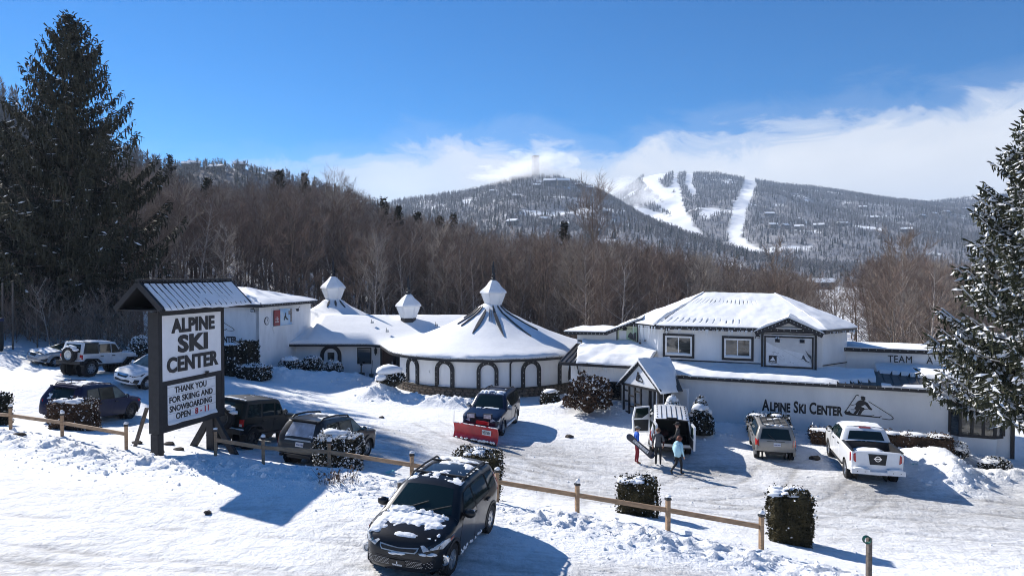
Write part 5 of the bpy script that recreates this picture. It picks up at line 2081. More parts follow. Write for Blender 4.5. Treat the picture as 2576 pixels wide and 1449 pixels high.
def clear(x, y):
    if x < -16 and y < 74 and x > -31:
        return y > 73.5
    if -31 <= x <= 6:
        return y > (73 if x < -9 else 70 if x < -2 else 67)
    if x > 6 and x < 24:
        return y > 57
    if x >= 24:
        return y > 46
    return y > 58


def thin(x, y, r):
    px = PX0 + x / y * F
    if 2040 < px < 2195:
        return r.random() < .88
    if 1780 < px < 1905:
        return r.random() < .66
    if -40 < x < -12 and y < 84:
        return r.random() < .72
    if px > 2300:
        return r.random() < .35
    return False


r = random.Random(5)
spots = []
tries = 0
while len(spots) < 286 and tries < 9000:
    tries += 1
    y = 57 + 44 * r.random() ** 1.35 - (10 if r.random() < .2 else 0)
    x = r.uniform(-.62, .70) * y
    if not clear(x, y) or thin(x, y, r):
        continue
    if any((x - a) ** 2 + (y - b) ** 2 < 1.5 ** 2 for a, b in spots):
        continue
    spots.append((x, y))
for i, (x, y) in enumerate(spots):
    g = gz(x, y)
    h = float(min(17.0, max(5.5, top_h(x, y, g) * r.uniform(.72, 1.06))))
    a, b = VAR[r.randrange(10)]
    o = bpy.data.objects.new('bare_tree', a)
    o.location = (x, y, g)
    o.rotation_euler = (r.gauss(0, .03), r.gauss(0, .03), r.uniform(0, 6.28))
    o.scale = (h / 12 * r.uniform(.85, 1.15),) * 2 + (h / 12,)
    link(o, label='bare brown tree standing among many in the wood behind the ski center', cat='tree', group='bare trees of the wood behind the ski center')
    c = bpy.data.objects.new('crown', b)
    link(c, o)
rg = np.random.default_rng(77)
P, S_ = [], []
while len(P) < 1500:
    y = 60 + 95 * rg.random() ** .9
    x = rg.uniform(-.74, .74) * y
    if not clear(x, y) or thin(x, y, r):
        continue
    P.append((x, y))
    S_.append(0)
P = np.array(P)
G_ = ground_z(P[:, 0], P[:, 1], False)
Hh = np.clip(top_h(P[:, 0], P[:, 1], G_) * rg.uniform(.78, 1.05, len(P)), 4.5, 17)
scatter('woods', np.c_[P, G_ - .2], Hh / 12, WOODS, 'deeper bare brown trees of the wood', 5)
P = []
while len(P) < 1100:
    y = 56 + 40 * rg.random() ** 1.6
    x = rg.uniform(-.72, .74) * y
    if not clear(x, y) or thin(x, y, r):
        continue
    P.append((x, y))
P = np.array(P)
G_ = ground_z(P[:, 0], P[:, 1], False)
for _ in range(280):
    P = np.vstack([P, (rg.uniform(-50, -25.5), rg.uniform(51, 60))])
G_ = ground_z(P[:, 0], P[:, 1], False)
scatter('undergrowth', np.c_[P, G_ - .1], rg.uniform(.5, 1.25, len(P)), BRUSH, 'tangled brush and saplings at the edge of the wood', 6)


def single_tree(px, top, d, seed, label, **k):
    x = (px - PX0) / F * d
    g = gz(x, d)
    h = at(px, top, d).z - g
    a, b = bare_tree(seed, h, **k)
    o = link(bpy.data.objects.new('bare_tree', a), label=label, cat='tree')
    o.location = (x, d, g)
    link(bpy.data.objects.new('crown', b), o)


single_tree(1505, 462, 72, 301, 'tall bare tree with wide upswept crown rising above the wood against the middle mountain', limbs=30, dens=1.5, spread=.36, start=.35, up=1.4, twig='twig')
single_tree(842, 434, 112, 302, 'bare tree with rounded crown standing out against the cloud above the wooded slope', limbs=24, dens=1.3, spread=.36, start=.4, up=1.5, twig='twig_grey')
single_tree(735, 432, 108, 309, 'bare tree with fine fan crown on the skyline beside the narrow dark pointed spruce', limbs=22, dens=1.2, spread=.34, start=.35, up=1.3, twig='twig_grey')
single_tree(2262, 582, 58, 303, 'broad bushy bare tree beside the large snowy spruce', limbs=30, dens=1.6, spread=.42, start=.2, up=1.0, twig='twig', bark='bark_pale')
single_tree(2330, 640, 52, 304, 'slim pale stemmed bare tree close to the large snowy spruce', limbs=18, dens=1.2, spread=.3, start=.25, up=1.1, twig='twig_red', bark='bark_pale')
single_tree(562, 560, 66, 305, 'forked pale bare tree above the roof of the road sign', limbs=20, dens=1.1, spread=.34, start=.3, up=1.0, twig='twig_grey', bark='bark_pale')
single_tree(940, 590, 71, 306, 'pale grey bare tree behind the cupola nearest the tall block', limbs=20, dens=1.0, spread=.30, start=.4, up=1.2, twig='twig_grey', bark='bark_pale')
single_tree(1935, 610, 63, 307, 'reddish bare tree behind the hipped roof above the billboard', limbs=22, dens=1.2, spread=.32, start=.3, up=1.3, twig='twig')
single_tree(1830, 628, 66, 308, 'slender bare tree behind the middle of the hipped roof', limbs=20, dens=1.1, spread=.28, start=.35, up=1.4)


# ------------------------------------------------------------------ spruces
def spruce(name, base, H, radius, seed, label, cat='tree', whorl=.42, nbr=7, snow=0.0, z0=1.2, mat='needle', w=.13, hang=.75, step=.24, keep=None, shape=.75, tw=1.0, up=.16):
    r = random.Random(seed)
    t = thing(name, base, label, cat, rotz=0)
    b = MB()
    b.tube([(0, 0, -.8), (0, 0, H * .3), (0, 0, H * .7), (0, 0, H)], [H * .016, H * .012, H * .006, .02], 8, caps=False)
    lv, lf, sv = MB(), None, MB()
    V_, F_ = [], []

    def leaf(p, d, L, wd):
        n = Vector((r.gauss(0, 1), r.gauss(0, 1), r.gauss(0, 1)))
        s = d.cross(n)
        s = s.normalized() * wd / 2 if s.length > 1e-6 else Vector((wd / 2, 0, 0))
        k = len(V_)
        m = p + d * L * .55
        V_.extend((p - s * .6, p + s * .6, m + s, m - s, p + d * L))
        F_.extend(((k, k + 1, k + 2, k + 3), (k + 3, k + 2, k + 4)))
    z = z0
    while z < H - .15:
        f = z / H
        Rm = radius * min(1.0, (1 - f) ** shape * 1.06) * (1 if f > .12 else .85 + f)
        n = nbr if f < .85 else 5
        for k in range(n):
            a = r.uniform(0, 6.28)
            L = Rm * (r.uniform(.8, 1.15) if r.random() < .7 else r.uniform(.4, .75)) + .25
            if keep and not keep(a):
                continue
            dr = Vector((math.cos(a), math.sin(a), 0))
            rise = .75 * f ** 2 - .10
            pts = []
            m = max(4, int(L / .5))
            for i in range(m + 1):
                u = i / m
                zz = z + L * (rise * u - .30 * (1 - f) * u * (1 - u) * 2 + up * u ** 3)
                pts.append(dr * (L * u) + Vector((r.gauss(0, .04), r.gauss(0, .04), zz)))
            rad = .012 + .010 * L
            b.tube(pts, [rad * (1 - .85 * i / m) for i in range(m + 1)], 3, caps=False)
            lat = Vector((-dr.y, dr.x, 0))
            if snow > .2:
                for i in range(1, m):
                    if r.random() < .62:
                        A_, B_ = pts[i] + Vector((0, 0, rad * .6)), pts[i + 1] + Vector((0, 0, rad * .4))
                        q_ = lat * r.uniform(.05, .13)
                        up_ = Vector((0, 0, r.uniform(.04, .09)))
                        sv.add([A_ - q_, A_ + q_, B_ + q_ * .8, B_ - q_ * .8, A_.lerp(B_, .2) + up_, A_.lerp(B_, .8) + up_], [(0, 1, 4), (1, 2, 5, 4), (2, 3, 5), (3, 0, 4, 5)])
            ns = int(L / step) + 2
            for i in range(ns):
                u = .12 + .88 * (i + r.random() * .6) / ns
                q = min(u, .999) * m
                j = int(q)
                p = pts[j].lerp(pts[j + 1], q - j)
                wl = (.30 + .55 * L * .22 * (1 - abs(u - .55))) * tw
                for s in (-1, 1):
                    d = (lat * s * r.uniform(.5, 1) + dr * r.uniform(.2, .8) + Vector((0, 0, r.uniform(-.55, .1)))).normalized()
                    tl = wl * r.uniform(.6, 1.2)
                    leaf(p, d, tl, w * r.uniform(.7, 1.3))
                    e = p + d * tl * r.uniform(.4, .9)
                    leaf(e, Vector((r.gauss(0, .18), r.gauss(0, .18), -1)).normalized(), hang * r.uniform(.35, 1.1) * min(1, .35 + L * .2), w * r.uniform(.8, 1.4))
                    if snow and r.random() < snow:
                        c = p + d * tl * r.uniform(.3, .8) + Vector((0, 0, .05))
                        sz = r.uniform(.04, .10)
                        hl = d * tl * r.uniform(.15, .55)
                        sd_ = d.cross(Vector((0, 0, 1))).normalized() * sz
                        j_ = lambda: Vector((r.gauss(0, .02), r.gauss(0, .02), r.gauss(0, .015)))
                        pk = Vector((0, 0, sz * r.uniform(.4, 1.0)))
                        sv.add([c - hl + j_(), c + sd_ - pk + j_(), c + hl + j_(), c - sd_ - pk + j_(), c + pk + j_()], [(0, 1, 4), (1, 2, 4), (2, 3, 4), (3, 0, 4), (3, 2, 1, 0)])
                if r.random() < .7:
                    leaf(p, Vector((r.gauss(0, .25), r.gauss(0, .25), -1)).normalized(), hang * r.uniform(.4, 1.0) * min(1, .3 + L * .2), w)
            for s in range(3):
                leaf(pts[-1], (dr + Vector((r.gauss(0, .35), r.gauss(0, .35), .25 + .5 * f))).normalized(), .32, .08)
        z += whorl * r.uniform(.8, 1.2) * (1 if f < .8 else .6)
    for s in range(8):
        leaf(Vector((0, 0, H - .3)), Vector((r.gauss(0, .3), r.gauss(0, .3), 1)).normalized(), .5, .08)
    b.build('trunk', 'bark', t)
    lv.v, lv.f, lv.m = [tuple(v) for v in V_], F_, [0] * len(F_)
    lv.build('crown', mat, t)
    if snow:
        sv.build('snow_load', 'snow_clump', t, kind='stuff', label='snow lying on the boughs')
    return t


gl = gz(-36.8, 60)
spruce('spruce_tree', (-36.8, 60, gl), at(175, 42, 60).z - gl, 9.0, 9, 'very tall dark spruce with hanging branches behind the white off-road car', whorl=.50, nbr=7, snow=.03, z0=2.6, w=.11, hang=.72, step=.17, shape=.86, up=.34)
spruce('spruce_tree', (-44.5, 63, gz(-44.5, 63)), 17, 5.2, 10, 'lower dark spruce at the left picture edge beside the tall spruce', whorl=.6, nbr=7, snow=.05, z0=1.5, w=.17, hang=.7, step=.28, shape=.8, up=.3)
gr_ = gz(22.7, 30.2)
spruce('spruce_tree', (22.7, 30.2, gr_), at(2560, 240, 30.2).z - gr_, 4.7, 12, 'large green spruce loaded with snow in front of the front wing end', whorl=.28, nbr=12, snow=.45, z0=3.1, mat='needle_green', w=.075, hang=.36, step=.125, shape=.80, tw=.9, up=.22,
       keep=lambda a: math.cos(a - 3.6) > -.75)
CONIFERS = [(768, 436, 112, 2.4, 'narrow dark pointed spruce on the wooded slope skyline'), (704, 428, 118, 3.3, 'broad dark spruce beside the narrow pointed one on the slope'), (524, 448, 96, 2.6, 'thin scraggy pine above the roof of the road sign'),
            (966, 500, 104, 2.6, 'rounded dark pine where the slope meets the far mountain'), (1002, 520, 108, 2.0, 'small dark pine beside the rounded pine'), (1052, 535, 100, 2.2, 'olive green pine in the wood above the cupola by the tall block'),
            (1108, 545, 106, 1.5, 'small pointed spruce above the small cupola'), (1140, 540, 104, 1.7, 'pointed spruce near the pavilion finial high in the wood'), (430, 390, 142, 2.6, 'dark pine on the top of the hill beside the tall spruce'), (1420, 560, 98, 2.2, 'dark green pine beside the tall bare tree')]
for i, (px, py, d, rad, lab) in enumerate(CONIFERS):
    x = (px - PX0) / F * d
    g = gz(x, d)
    spruce('pine_tree', (x, d, g), at(px, py, d).z - g, rad, 500 + i, lab, whorl=.62, nbr=6, z0=2.0, w=.24, hang=.5, step=.34, shape=.8, mat='needle')


# ------------------------------------------------------------------ clipped hedges and bushes
def hedge(px, by, d, size, label, seed, rz=0.0, mat='hedge_leaf', kind='box', snow=.12, cap=(), n=1500, leaf=.075, name='clipped_hedge', group=None, zoff=0.0, cat='hedge'):
    r = random.Random(seed)
    x = (px - PX0) / F * d
    g = gz(x, d) + zoff
    w, dp, h = size
    t = thing(name, (x, d, g), label, cat, group, rotz=R(rz))
    core, lv, sn = MB(), MB(), MB()

    def surf():
        """Random point on the outside and its normal."""
        if kind == 'box':
            k = r.random() * (h * w * 2 + h * dp * 2 + w * dp)
            u, v = r.uniform(-1, 1), r.random()
            if k < w * dp:
                p, nn = Vector((u * w / 2, (v - .5) * dp, h)), Vector((0, 0, 1))
            elif k < w * dp + h * w * 2:
                s = r.choice((-1, 1))
                p, nn = Vector((u * w / 2, s * dp / 2, v * h)), Vector((0, s, 0))
            else:
                s = r.choice((-1, 1))
                p, nn = Vector((s * w / 2, u * dp / 2, v * h)), Vector((s, 0, 0))
            q = mn.noise(p * 1.7 + Vector((seed, 0, 0))) * .13 - .05 * max(0, abs(p.x) / w * 2 + abs(p.y) / dp * 2 - 1.5) + (r.uniform(.03, .14) if r.random() < .06 else 0)
            return p + nn * q, nn
        a, c = r.uniform(0, 6.28), r.uniform(-.25, 1)
        if kind == 'cone':
            v = r.random() ** .8
            rr = (1 - v ** 1.6) ** .75
            p = Vector((math.cos(a) * rr * w / 2, math.sin(a) * rr * dp / 2, v * h))
            nn = Vector((math.cos(a), math.sin(a), .5)).normalized()
        else:
            s = math.sqrt(max(0, 1 - c * c))
            nn = Vector((math.cos(a) * s, math.sin(a) * s, c))
            p = Vector((nn.x * w / 2, nn.y * dp / 2, h * .42 + nn.z * h * .58))
        p += nn * mn.noise(p * 1.9 + Vector((seed, 0, 0))) * (.10 if kind != 'loose' else .55)
        if kind == 'loose':
            p *= r.uniform(.55, 1.02) if r.random() < .55 else 1
        return p, nn
    if kind == 'box':
        core.box((0, 0, h / 2 - .05), (w - .12, dp - .12, h))
    elif kind == 'cone':
        core.lathe([(w / 2 * .92 * (1 - v ** 1.6) ** .75, v * h * .97 - .02) for v in np.linspace(0, 1, 9)], 12)
    else:
        core.blob((0, 0, h * .42), (w / 2 * (.90 if kind != 'loose' else .45), dp / 2 * (.90 if kind != 'loose' else .45), h * (.53 if kind != 'loose' else .4)), seed, 2, .15)
    for i in range(int(n * 1.7)):
        p, nn = surf()
        if p.z < -.05:
            continue
        d_ = (nn * r.uniform(.2, 1.0) + Vector((r.gauss(0, .6), r.gauss(0, .6), r.gauss(0, .5) + .15))).normalized()
        s = d_.cross(Vector((r.gauss(0, 1), r.gauss(0, 1), r.gauss(0, 1)))).normalized()
        L = leaf * .72 * r.uniform(.6, 1.5)
        tgt = lv
        if r.random() < snow * (.45 + 1.1 * max(0, nn.z) + .5 * max(0, mn.noise(p * 1.6 + Vector((0, seed, 0))) * 2)):
            tgt = sn
            p = p + nn * .02
        ww = L * (.38 if tgt is lv else .46)
        tgt.add([p - s * ww * .4, p + s * ww * .4, p + d_ * L * .6 + s * ww, p + d_ * L * .6 - s * ww, p + d_ * L * 1.1], [(0, 1, 2, 3), (3, 2, 4)])
    core.add(lv.v, lv.f, 0)
    core.build('foliage', mat, t)
    if sn.f:
        sn.build('snow_dusting', 'snow_clump', t, kind='stuff', label='flecks of snow on the leaves')
    if cap:
        c = MB()
        for i, (u, v, z, rx, ry, rz_) in enumerate(cap):
            c.blob((u, v, z), (rx, ry, rz_), seed + i, 2, .30, 1.5, flat=.75)
        c.build('snow_cap', 'snow', t, smooth=70)
    return t


def lumps(w, dp, h, n, seed, x0=-1.0, x1=1.0, s=.2):
    r = random.Random(seed)
    return [(r.uniform(x0, x1) * w / 2 * .85, r.uniform(-.8, .8) * dp / 2, h + r.uniform(-.01, .04), s * r.uniform(.7, 1.5), s * r.uniform(.7, 1.2), s * r.uniform(.35, .7)) for _ in range(n)]


hedge(182, 1092, 28.6, (1.62, .8, 1.12), 'brown clipped hedge with snow lumps in front of the navy car', 1, 4, 'hedge_brown', snow=.10, cap=lumps(1.5, .7, 1.14, 10, 1, -1, .45, .19), n=3600, leaf=.07)
hedge(850, 1190, 24.2, (1.42, .9, 1.2), 'frosted square hedge beside the grey car behind the fence', 2, -8, 'hedge_dark', snow=.36, cap=[(-.25, .1, 1.29, .34, .26, .15), (-.02, .15, 1.27, .26, .22, .12)] + lumps(1.6, 1.0, 1.22, 4, 2, -1, 1, .10), n=3800, leaf=.075)
hedge(1203, 1255, 24.2, (1.42, 1.2, 1.55), 'square hedge with crumbled snow on top behind the black hatchback', 3, -6, 'hedge_leaf', snow=.05, cap=lumps(1.3, 1.1, 1.56, 14, 3, -1, .5, .14), n=3400, leaf=.07)
hedge(1607, 1295, 23.3, (1.18, .95, 1.1), 'low square green hedge half topped with snow behind the rail fence', 4, -10, 'hedge_leaf', snow=.05, cap=lumps(1.2, .9, 1.12, 13, 4, -1.05, .15, .15), n=3400, leaf=.07)
hedge(1992, 1375, 22.0, (1.16, 1.0, 1.52), 'tall square green hedge in front of the white pickup', 5, -12, 'hedge_leaf', snow=.03, cap=lumps(1.15, 1.0, 1.54, 15, 5, -1.0, .6, .15), n=4200, leaf=.07)
hedge(-20, 1062, 29.5, (.9, .9, 1.2), 'dark hedge cut off by the left picture edge', 6, 0, 'hedge_dark', snow=.03, n=2000, leaf=.08)
hedge(583, 943, 49.0, (1.15, 1.4, 2.05), 'snow topped one of two square hedges at the tall block', 7, -13, 'hedge_dark', snow=.25, cap=[(0, -.1, 2.06, .6, .7, .12)], n=1500, leaf=.12)
hedge(617, 945, 49.6, (1.25, 1.4, 2.05), 'barer one of two square hedges at the tall block', 8, -13, 'hedge_dark', snow=.10, n=1500, leaf=.12)
hedge(637, 942, 48.3, (2.0, 1.2, .85), 'low snow covered hedge in front of two square hedges at the tall block', 9, -13, 'hedge_dark', snow=.30, cap=[(-.4, 0, .84, .6, .55, .10), (.5, 0, .84, .5, .5, .1)], n=1300, leaf=.12)
hedge(728, 938, 53.2, (1.6, 1.5, 1.25), 'rounded bush with wide snow cap under the edge of the tall block', 10, 0, 'hedge_dark', 'ball', .4, cap=[(0, -.05, 1.02, .66, .60, .30)], n=1100, leaf=.12, name='rounded_bush', cat='bush')
hedge(785, 938, 54.0, (1.8, 1.6, 1.45), 'largest dark rounded bush of the three by the arched window', 11, 0, 'hedge_dark', 'ball', .34, cap=[(-.1, 0, 1.32, .42, .4, .14)], n=1400, leaf=.12, name='rounded_bush', cat='bush')
hedge(836, 940, 54.2, (1.5, 1.4, 1.15), 'rounded frosted bush in front of the arched window', 12, 0, 'hedge_dark', 'ball', .42, cap=[(.1, 0, 1.02, .4, .4, .16)], n=1100, leaf=.12, name='rounded_bush', cat='bush')
hedge(983, 968, 45.4, (1.75, 1.5, 1.05), 'bush under one thick pillow of snow on the mound beside the pavilion', 13, 0, 'hedge_dark', 'ball', .22, cap=[(-.15, -.05, .90, .86, .78, .46), (-.5, -.4, .5, .5, .45, .4)], n=1300, leaf=.11, name='rounded_bush', cat='bush', zoff=-.1)
hedge(1384, 1012, 43.8, (1.05, .9, .75), 'small box bush with a neat flat snow cap at the pavilion wall', 14, 0, 'hedge_dark', 'box', .15, cap=[(0, 0, .78, .50, .44, .20)], n=800, leaf=.1, cat='bush')
hedge(1482, 1030, 41.0, (2.6, 1.9, 2.1), 'loose leafy rhododendron flecked with snow between pavilion and porch', 15, 0, 'hedge_brown', 'loose', .12, n=2300, leaf=.18, name='rhododendron_bush', cat='bush')
hedge(1693, 1062, 37.4, (1.35, 1.3, 2.0), 'cone shaped shrub almost covered in snow beside the porch', 16, 0, 'hedge_dark', 'cone', .55, cap=[(0, 0, 1.72, .30, .30, .30), (-.1, -.1, 1.35, .46, .44, .30), (.18, -.2, .9, .46, .4, .3)], n=1300, leaf=.10, name='cone_shrub', cat='shrub')
hedge(1766, 1075, 36.8, (1.35, 1.3, 1.85), 'cone shaped shrub with snowy tip and dark base on the front wing wall', 17, 0, 'hedge_dark', 'cone', .20, cap=[(0, 0, 1.62, .26, .26, .26), (-.06, -.12, 1.28, .42, .40, .30), (.22, -.05, 1.05, .36, .36, .3)], n=1500, leaf=.10, name='cone_shrub', cat='shrub')
hedge(1908, 1103, 37.4, (.95, .9, .85), 'snow capped one of two square hedges behind the tan car', 18, -23, 'hedge_dark', 'box', .18, cap=[(0, 0, .85, .42, .38, .12)], n=900, leaf=.1)
hedge(1962, 1106, 37.2, (1.0, .9, .85), 'barer one of two square hedges behind the tan car', 19, -23, 'hedge_dark', 'box', .10, cap=[(-.1, 0, .85, .35, .35, .10)], n=900, leaf=.1)
hedge(2080, 1112, 35.9, (1.4, .8, .62), 'low flat hedge between the tan car and the white pickup', 20, -23, 'hedge_brown', 'box', .12, cap=[(-.2, 0, .63, .55, .36, .09), (.4, 0, .63, .3, .36, .08)], n=900, leaf=.1)
hedge(2302, 1142, 33.6, (3.1, .95, .80), 'long low snow topped hedge under the painted skier', 21, -23, 'hedge_brown', 'box', .08, cap=[(-1.0, 0, .82, .62, .44, .10), (0, 0, .82, .66, .45, .11), (1.0, 0, .82, .58, .44, .10)], n=2000, leaf=.09)
hedge(2416, 1152, 32.9, (.85, .8, .72), 'little round bush wrapped in snow near the bay window', 22, 0, 'hedge_dark', 'ball', .3, cap=[(0, -.05, .48, .36, .34, .26)], n=700, leaf=.09, name='rounded_bush', cat='bush')
hedge(2508, 1156, 32.0, (1.3, .9, .5), 'nearly buried flat bush under the bay window', 23, 0, 'hedge_dark', 'ball', .25, cap=[(-.2, 0, .36, .5, .36, .16)], n=700, leaf=.09, name='rounded_bush', cat='bush')
hedge(352, 885, 50, (1.6, 1.4, 2.0), 'snow dusted bush between the white off-road car and the road sign', 24, 0, 'hedge_dark', 'ball', .4, n=1000, leaf=.14, name='rounded_bush', cat='bush')
# ------------------------------------------------------------------ vehicles
class Car:
    """Body shell grown from a side profile. Local axes: x forward, y left, z up, origin on the ground."""

    def __init__(s, name, label, top, wb, wr, W, belt, roofw, paint, cat='car', tyre_w=.24, wheel_x=None, nose=.16, tail=.08, sill=.30, crown=.035, rnd=.09, arch=1.14, skip=(), blunt=.55, group=None):
        s.label, s.top, s.W, s.belt, s.roofw = label, [Vector(p) for p in top], W, belt, roofw
        s.paint, s.nose, s.tail, s.crown, s.rnd, s.blunt = paint, nose, tail, crown, rnd, blunt
        s.xr, s.xf = wheel_x or (-wb / 2, wb / 2)
        s.wr, s.tw, s.sill, s.skip = wr, tyre_w, sill, set(skip)
        s.zr = max(p.y for p in s.top)
        s.x0, s.x1 = min(p.x for p in s.top), max(p.x for p in s.top)
        s.root = thing(name, (0, 0, 0), label, cat, group, rotz=0)
        ar = wr * arch
        bot = []
        for cx in (s.xf, s.xr):
            zc = wr
            h = max(-1, min(1, (sill - zc) / ar))
            t0, t1 = math.asin(h), math.pi - math.asin(h)
            arc = [(cx + ar * math.cos(t), zc + ar * math.sin(t)) for t in np.linspace(t0, t1, 13)]
            bot += arc
        s.bot = [Vector(p) for p in bot]
        s.poly = [tuple(p) for p in s.top] + [tuple(p) for p in s.bot]
        s.T = np.array([tuple(p) for p in s.top])
        s.shell()

    def raw_hw(s, x, z):
        h = s.W / 2
        if z > s.belt:
            h -= (s.W - s.roofw) / 2 * min(1.2, (z - s.belt) / max(.01, s.zr - s.belt))
        else:
            k = (s.belt - z) / s.belt
            h -= .05 * k * k
        d = s.x1 - x
        if d < s.blunt:
            h -= s.nose * (1 - d / s.blunt) ** 2
        d = x - s.x0
        if d < s.blunt:
            h -= s.tail * (1 - d / s.blunt) ** 2
        return h

    def edge(s, x, z):
        return float(seg_dist(np.array([[x, z]]), s.T, False)[0])

    def hw(s, x, z):
        e = s.edge(x, z)
        h = s.raw_hw(x, z)
        if e < s.rnd:
            q = s.rnd - e
            h -= s.rnd - math.sqrt(max(0, s.rnd ** 2 - q * q))
        return h

    def shell(s):
        P = np.array(s.poly)
        g = []
        xs, zs = np.arange(s.x0 + .05, s.x1, .13), np.arange(s.sill + .05, s.zr, .11)
        gx_, gz_ = np.meshgrid(xs, zs)
        q = np.stack([gx_.ravel(), gz_.ravel()], 1)
        q = q[inside(q, P) & (seg_dist(q, P) > s.rnd * 1.15)]
        g += q.tolist()
        for e in (.25, .6):
            d = s.rnd * e
            for i in range(len(s.top) - 1):
                a, b = s.top[i], s.top[i + 1]
                n = max(1, int((b - a).length / .12))
                t = (b - a).normalized()
                nn = Vector((t.y, -t.x))
                for k in range(n):
                    p = a.lerp(b, (k + .5) / n) + nn * d
                    g.append((p.x, p.y))
        q = np.array(g)
        ok = inside(q, P)
        ed = seg_dist(q, P)
        q = q[ok & (ed > s.rnd * .15)]
        pts = [Vector(p) for p in s.poly] + [Vector(p) for p in q.tolist()]
        n = len(s.poly)
        v, e, f, *_ = delaunay_2d_cdt(pts, [(i, (i + 1) % n) for i in range(n)], [], 1, 1e-5)
        mb = MB()
        hs = [s.hw(p.x, p.y) for p in v]
        mb.add([(p.x, h, p.y) for p, h in zip(v, hs)], [tuple(t)[::-1] for t in f])
        mb.add([(p.x, -h, p.y) for p, h in zip(v, hs)], [tuple(t) for t in f])
        NY = 10
        for i in range(len(s.top) - 1):
            if i in s.skip:
                continue
            a, b = s.top[i], s.top[i + 1]
            ra, rb = s.row(i, a, NY), s.row(i, b, NY)
            k = len(mb.v)
            mb.v += [tuple(p) for p in ra + rb]
            for j in range(NY):
                mb.f.append((k + j, k + j + 1, k + NY + 2 + j, k + NY + 1 + j))
                mb.m.append(0)
        me = mb.mesh('body', s.paint)
        bm = bmesh.new()
        bm.from_mesh(me)
        bmesh.ops.remove_doubles(bm, verts=bm.verts[:], dist=.0015)
        bmesh.ops.recalc_face_normals(bm, faces=bm.faces[:])
        bm.to_mesh(me)
        bm.free()
        me.polygons.foreach_set('use_smooth', [True] * len(me.polygons))
        me.set_sharp_from_angle(angle=R(38))
        s.body = link(bpy.data.objects.new('body', me), s.root)
        ch = MB()
        ch.box(((s.x0 + s.x1) / 2, 0, s.sill + .09), (s.x1 - s.x0 - .35, s.W - 2 * s.tw - .42, .28))
        ch.box(((s.xr + s.xf) / 2, 0, s.sill + .04), (s.xf - s.xr - 2.3 * s.wr, s.W - .2, .12))
        for x in (s.xr, s.xf):
            ch.box((x, 0, s.wr + .02), (.16, s.W - .5, .16))
            for sd in (-1, 1):
                ch.lathe([(s.wr * 1.18, 0), (s.wr * 1.18, .02), (.01, .03)], 12, (x, sd * (s.W / 2 - s.tw - .16), s.wr), 'Y')
        ch.build('chassis', 'plastic_black', s.root)

    def nrm(s, i):
        a, b = s.top[i], s.top[i + 1]
        t = (b - a).normalized()
        return Vector((-t.y, t.x))

    def row(s, i, p, NY, off=0.0):
        """Points across the car on the top outline at p, crowned along the outline normal."""
        h = s.hw(p.x, p.y)
        # average the normals of the neighbouring segments at shared points
        n = Vector((0, 0))
        for k in range(len(s.top) - 1):
            if (s.top[k] - p).length < 1e-6 or (s.top[k + 1] - p).length < 1e-6:
                n += s.nrm(k)
        n = n.normalized() if n.length > 1e-6 else s.nrm(i)
        out = []
        for j in range(NY + 1):
            t = -1 + 2 * j / NY
            c = s.crown * (1 - t * t) + off
            out.append(Vector((p.x + n.x * c, h * t, p.y + n.y * c)))
        return out

    def top_pt(s, x, y, off=0.0):
        """Point on the upper skin above (x, y)."""
        best = None
        for i in range(len(s.top) - 1):
            a, b = s.top[i], s.top[i + 1]
            if a.x == b.x:
                continue
            lo, hi = min(a.x, b.x), max(a.x, b.x)
            if lo <= x <= hi:
                z = a.y + (b.y - a.y) * (x - a.x) / (b.x - a.x)
                if best is None or z > best:
                    best = z
        z = best if best is not None else s.zr
        h = max(.1, s.hw(x, z))
        t = max(-1, min(1, y / h))
        return Vector((x, y, z + s.crown * (1 - t * t) + off))

    def end_x(s, z, front):
        """Outline x at height z at the front or the rear end."""
        best = None
        for a, b in zip(s.top, s.top[1:]):
            lo, hi = min(a.y, b.y), max(a.y, b.y)
            if lo <= z <= hi and hi - lo > 1e-6:
                x = a.x + (b.x - a.x) * (z - a.y) / (b.y - a.y)
                if best is None or (x > best if front else x < best):
                    best = x
        return best if best is not None else (s.x1 if front else s.x0)

    def end_pt(s, y, z, front, off=0.0):
        x = s.end_x(z, front)
        h = max(.1, s.hw(x, z))
        t = y / h
        sg = 1 if front else -1
        if abs(t) <= 1:
            return Vector((x + sg * (s.crown * (1 - t * t) + off), y, z))
        # wrap round the corner on to the side
        d = abs(y) - h
        xs = x - sg * d
        return Vector((xs, math.copysign(s.hw(xs, z) + off, y), z))

    def patch(s, name, poly, mapf, mat, off=.006, th=.014, step=.12, parent=None, label=None):
        """Raised panel following the skin: poly in map coordinates."""
        v, f = cdt(poly, step)
        n = len(v)
        m = len(poly)
        mb = MB()
        A = [mapf(a, b, off - th) for a, b in v]
        B = [mapf(a, b, off) for a, b in v]
        mb.add(A + B, [t[::-1] for t in f] + [tuple(i + n for i in t) for t in f] + [(i, (i + 1) % m, n + (i + 1) % m, n + i) for i in range(m)])
        me = mb.mesh(name, mat)
        bm = bmesh.new()
        bm.from_mesh(me)
        bmesh.ops.recalc_face_normals(bm, faces=bm.faces[:])
        bm.to_mesh(me)
        bm.free()
        me.polygons.foreach_set('use_smooth', [True] * len(me.polygons))
        me.set_sharp_from_angle(angle=R(35))
        return link(bpy.data.objects.new(name, me), parent or s.root, label=label)

    def side(s, sd):
        return lambda x, z, off: Vector((x, sd * (s.hw(x, z) + off), z))

    def front(s):
        return lambda y, z, off: s.end_pt(y, z, True, off)

    def rear(s):
        return lambda y, z, off: s.end_pt(y, z, False, off)

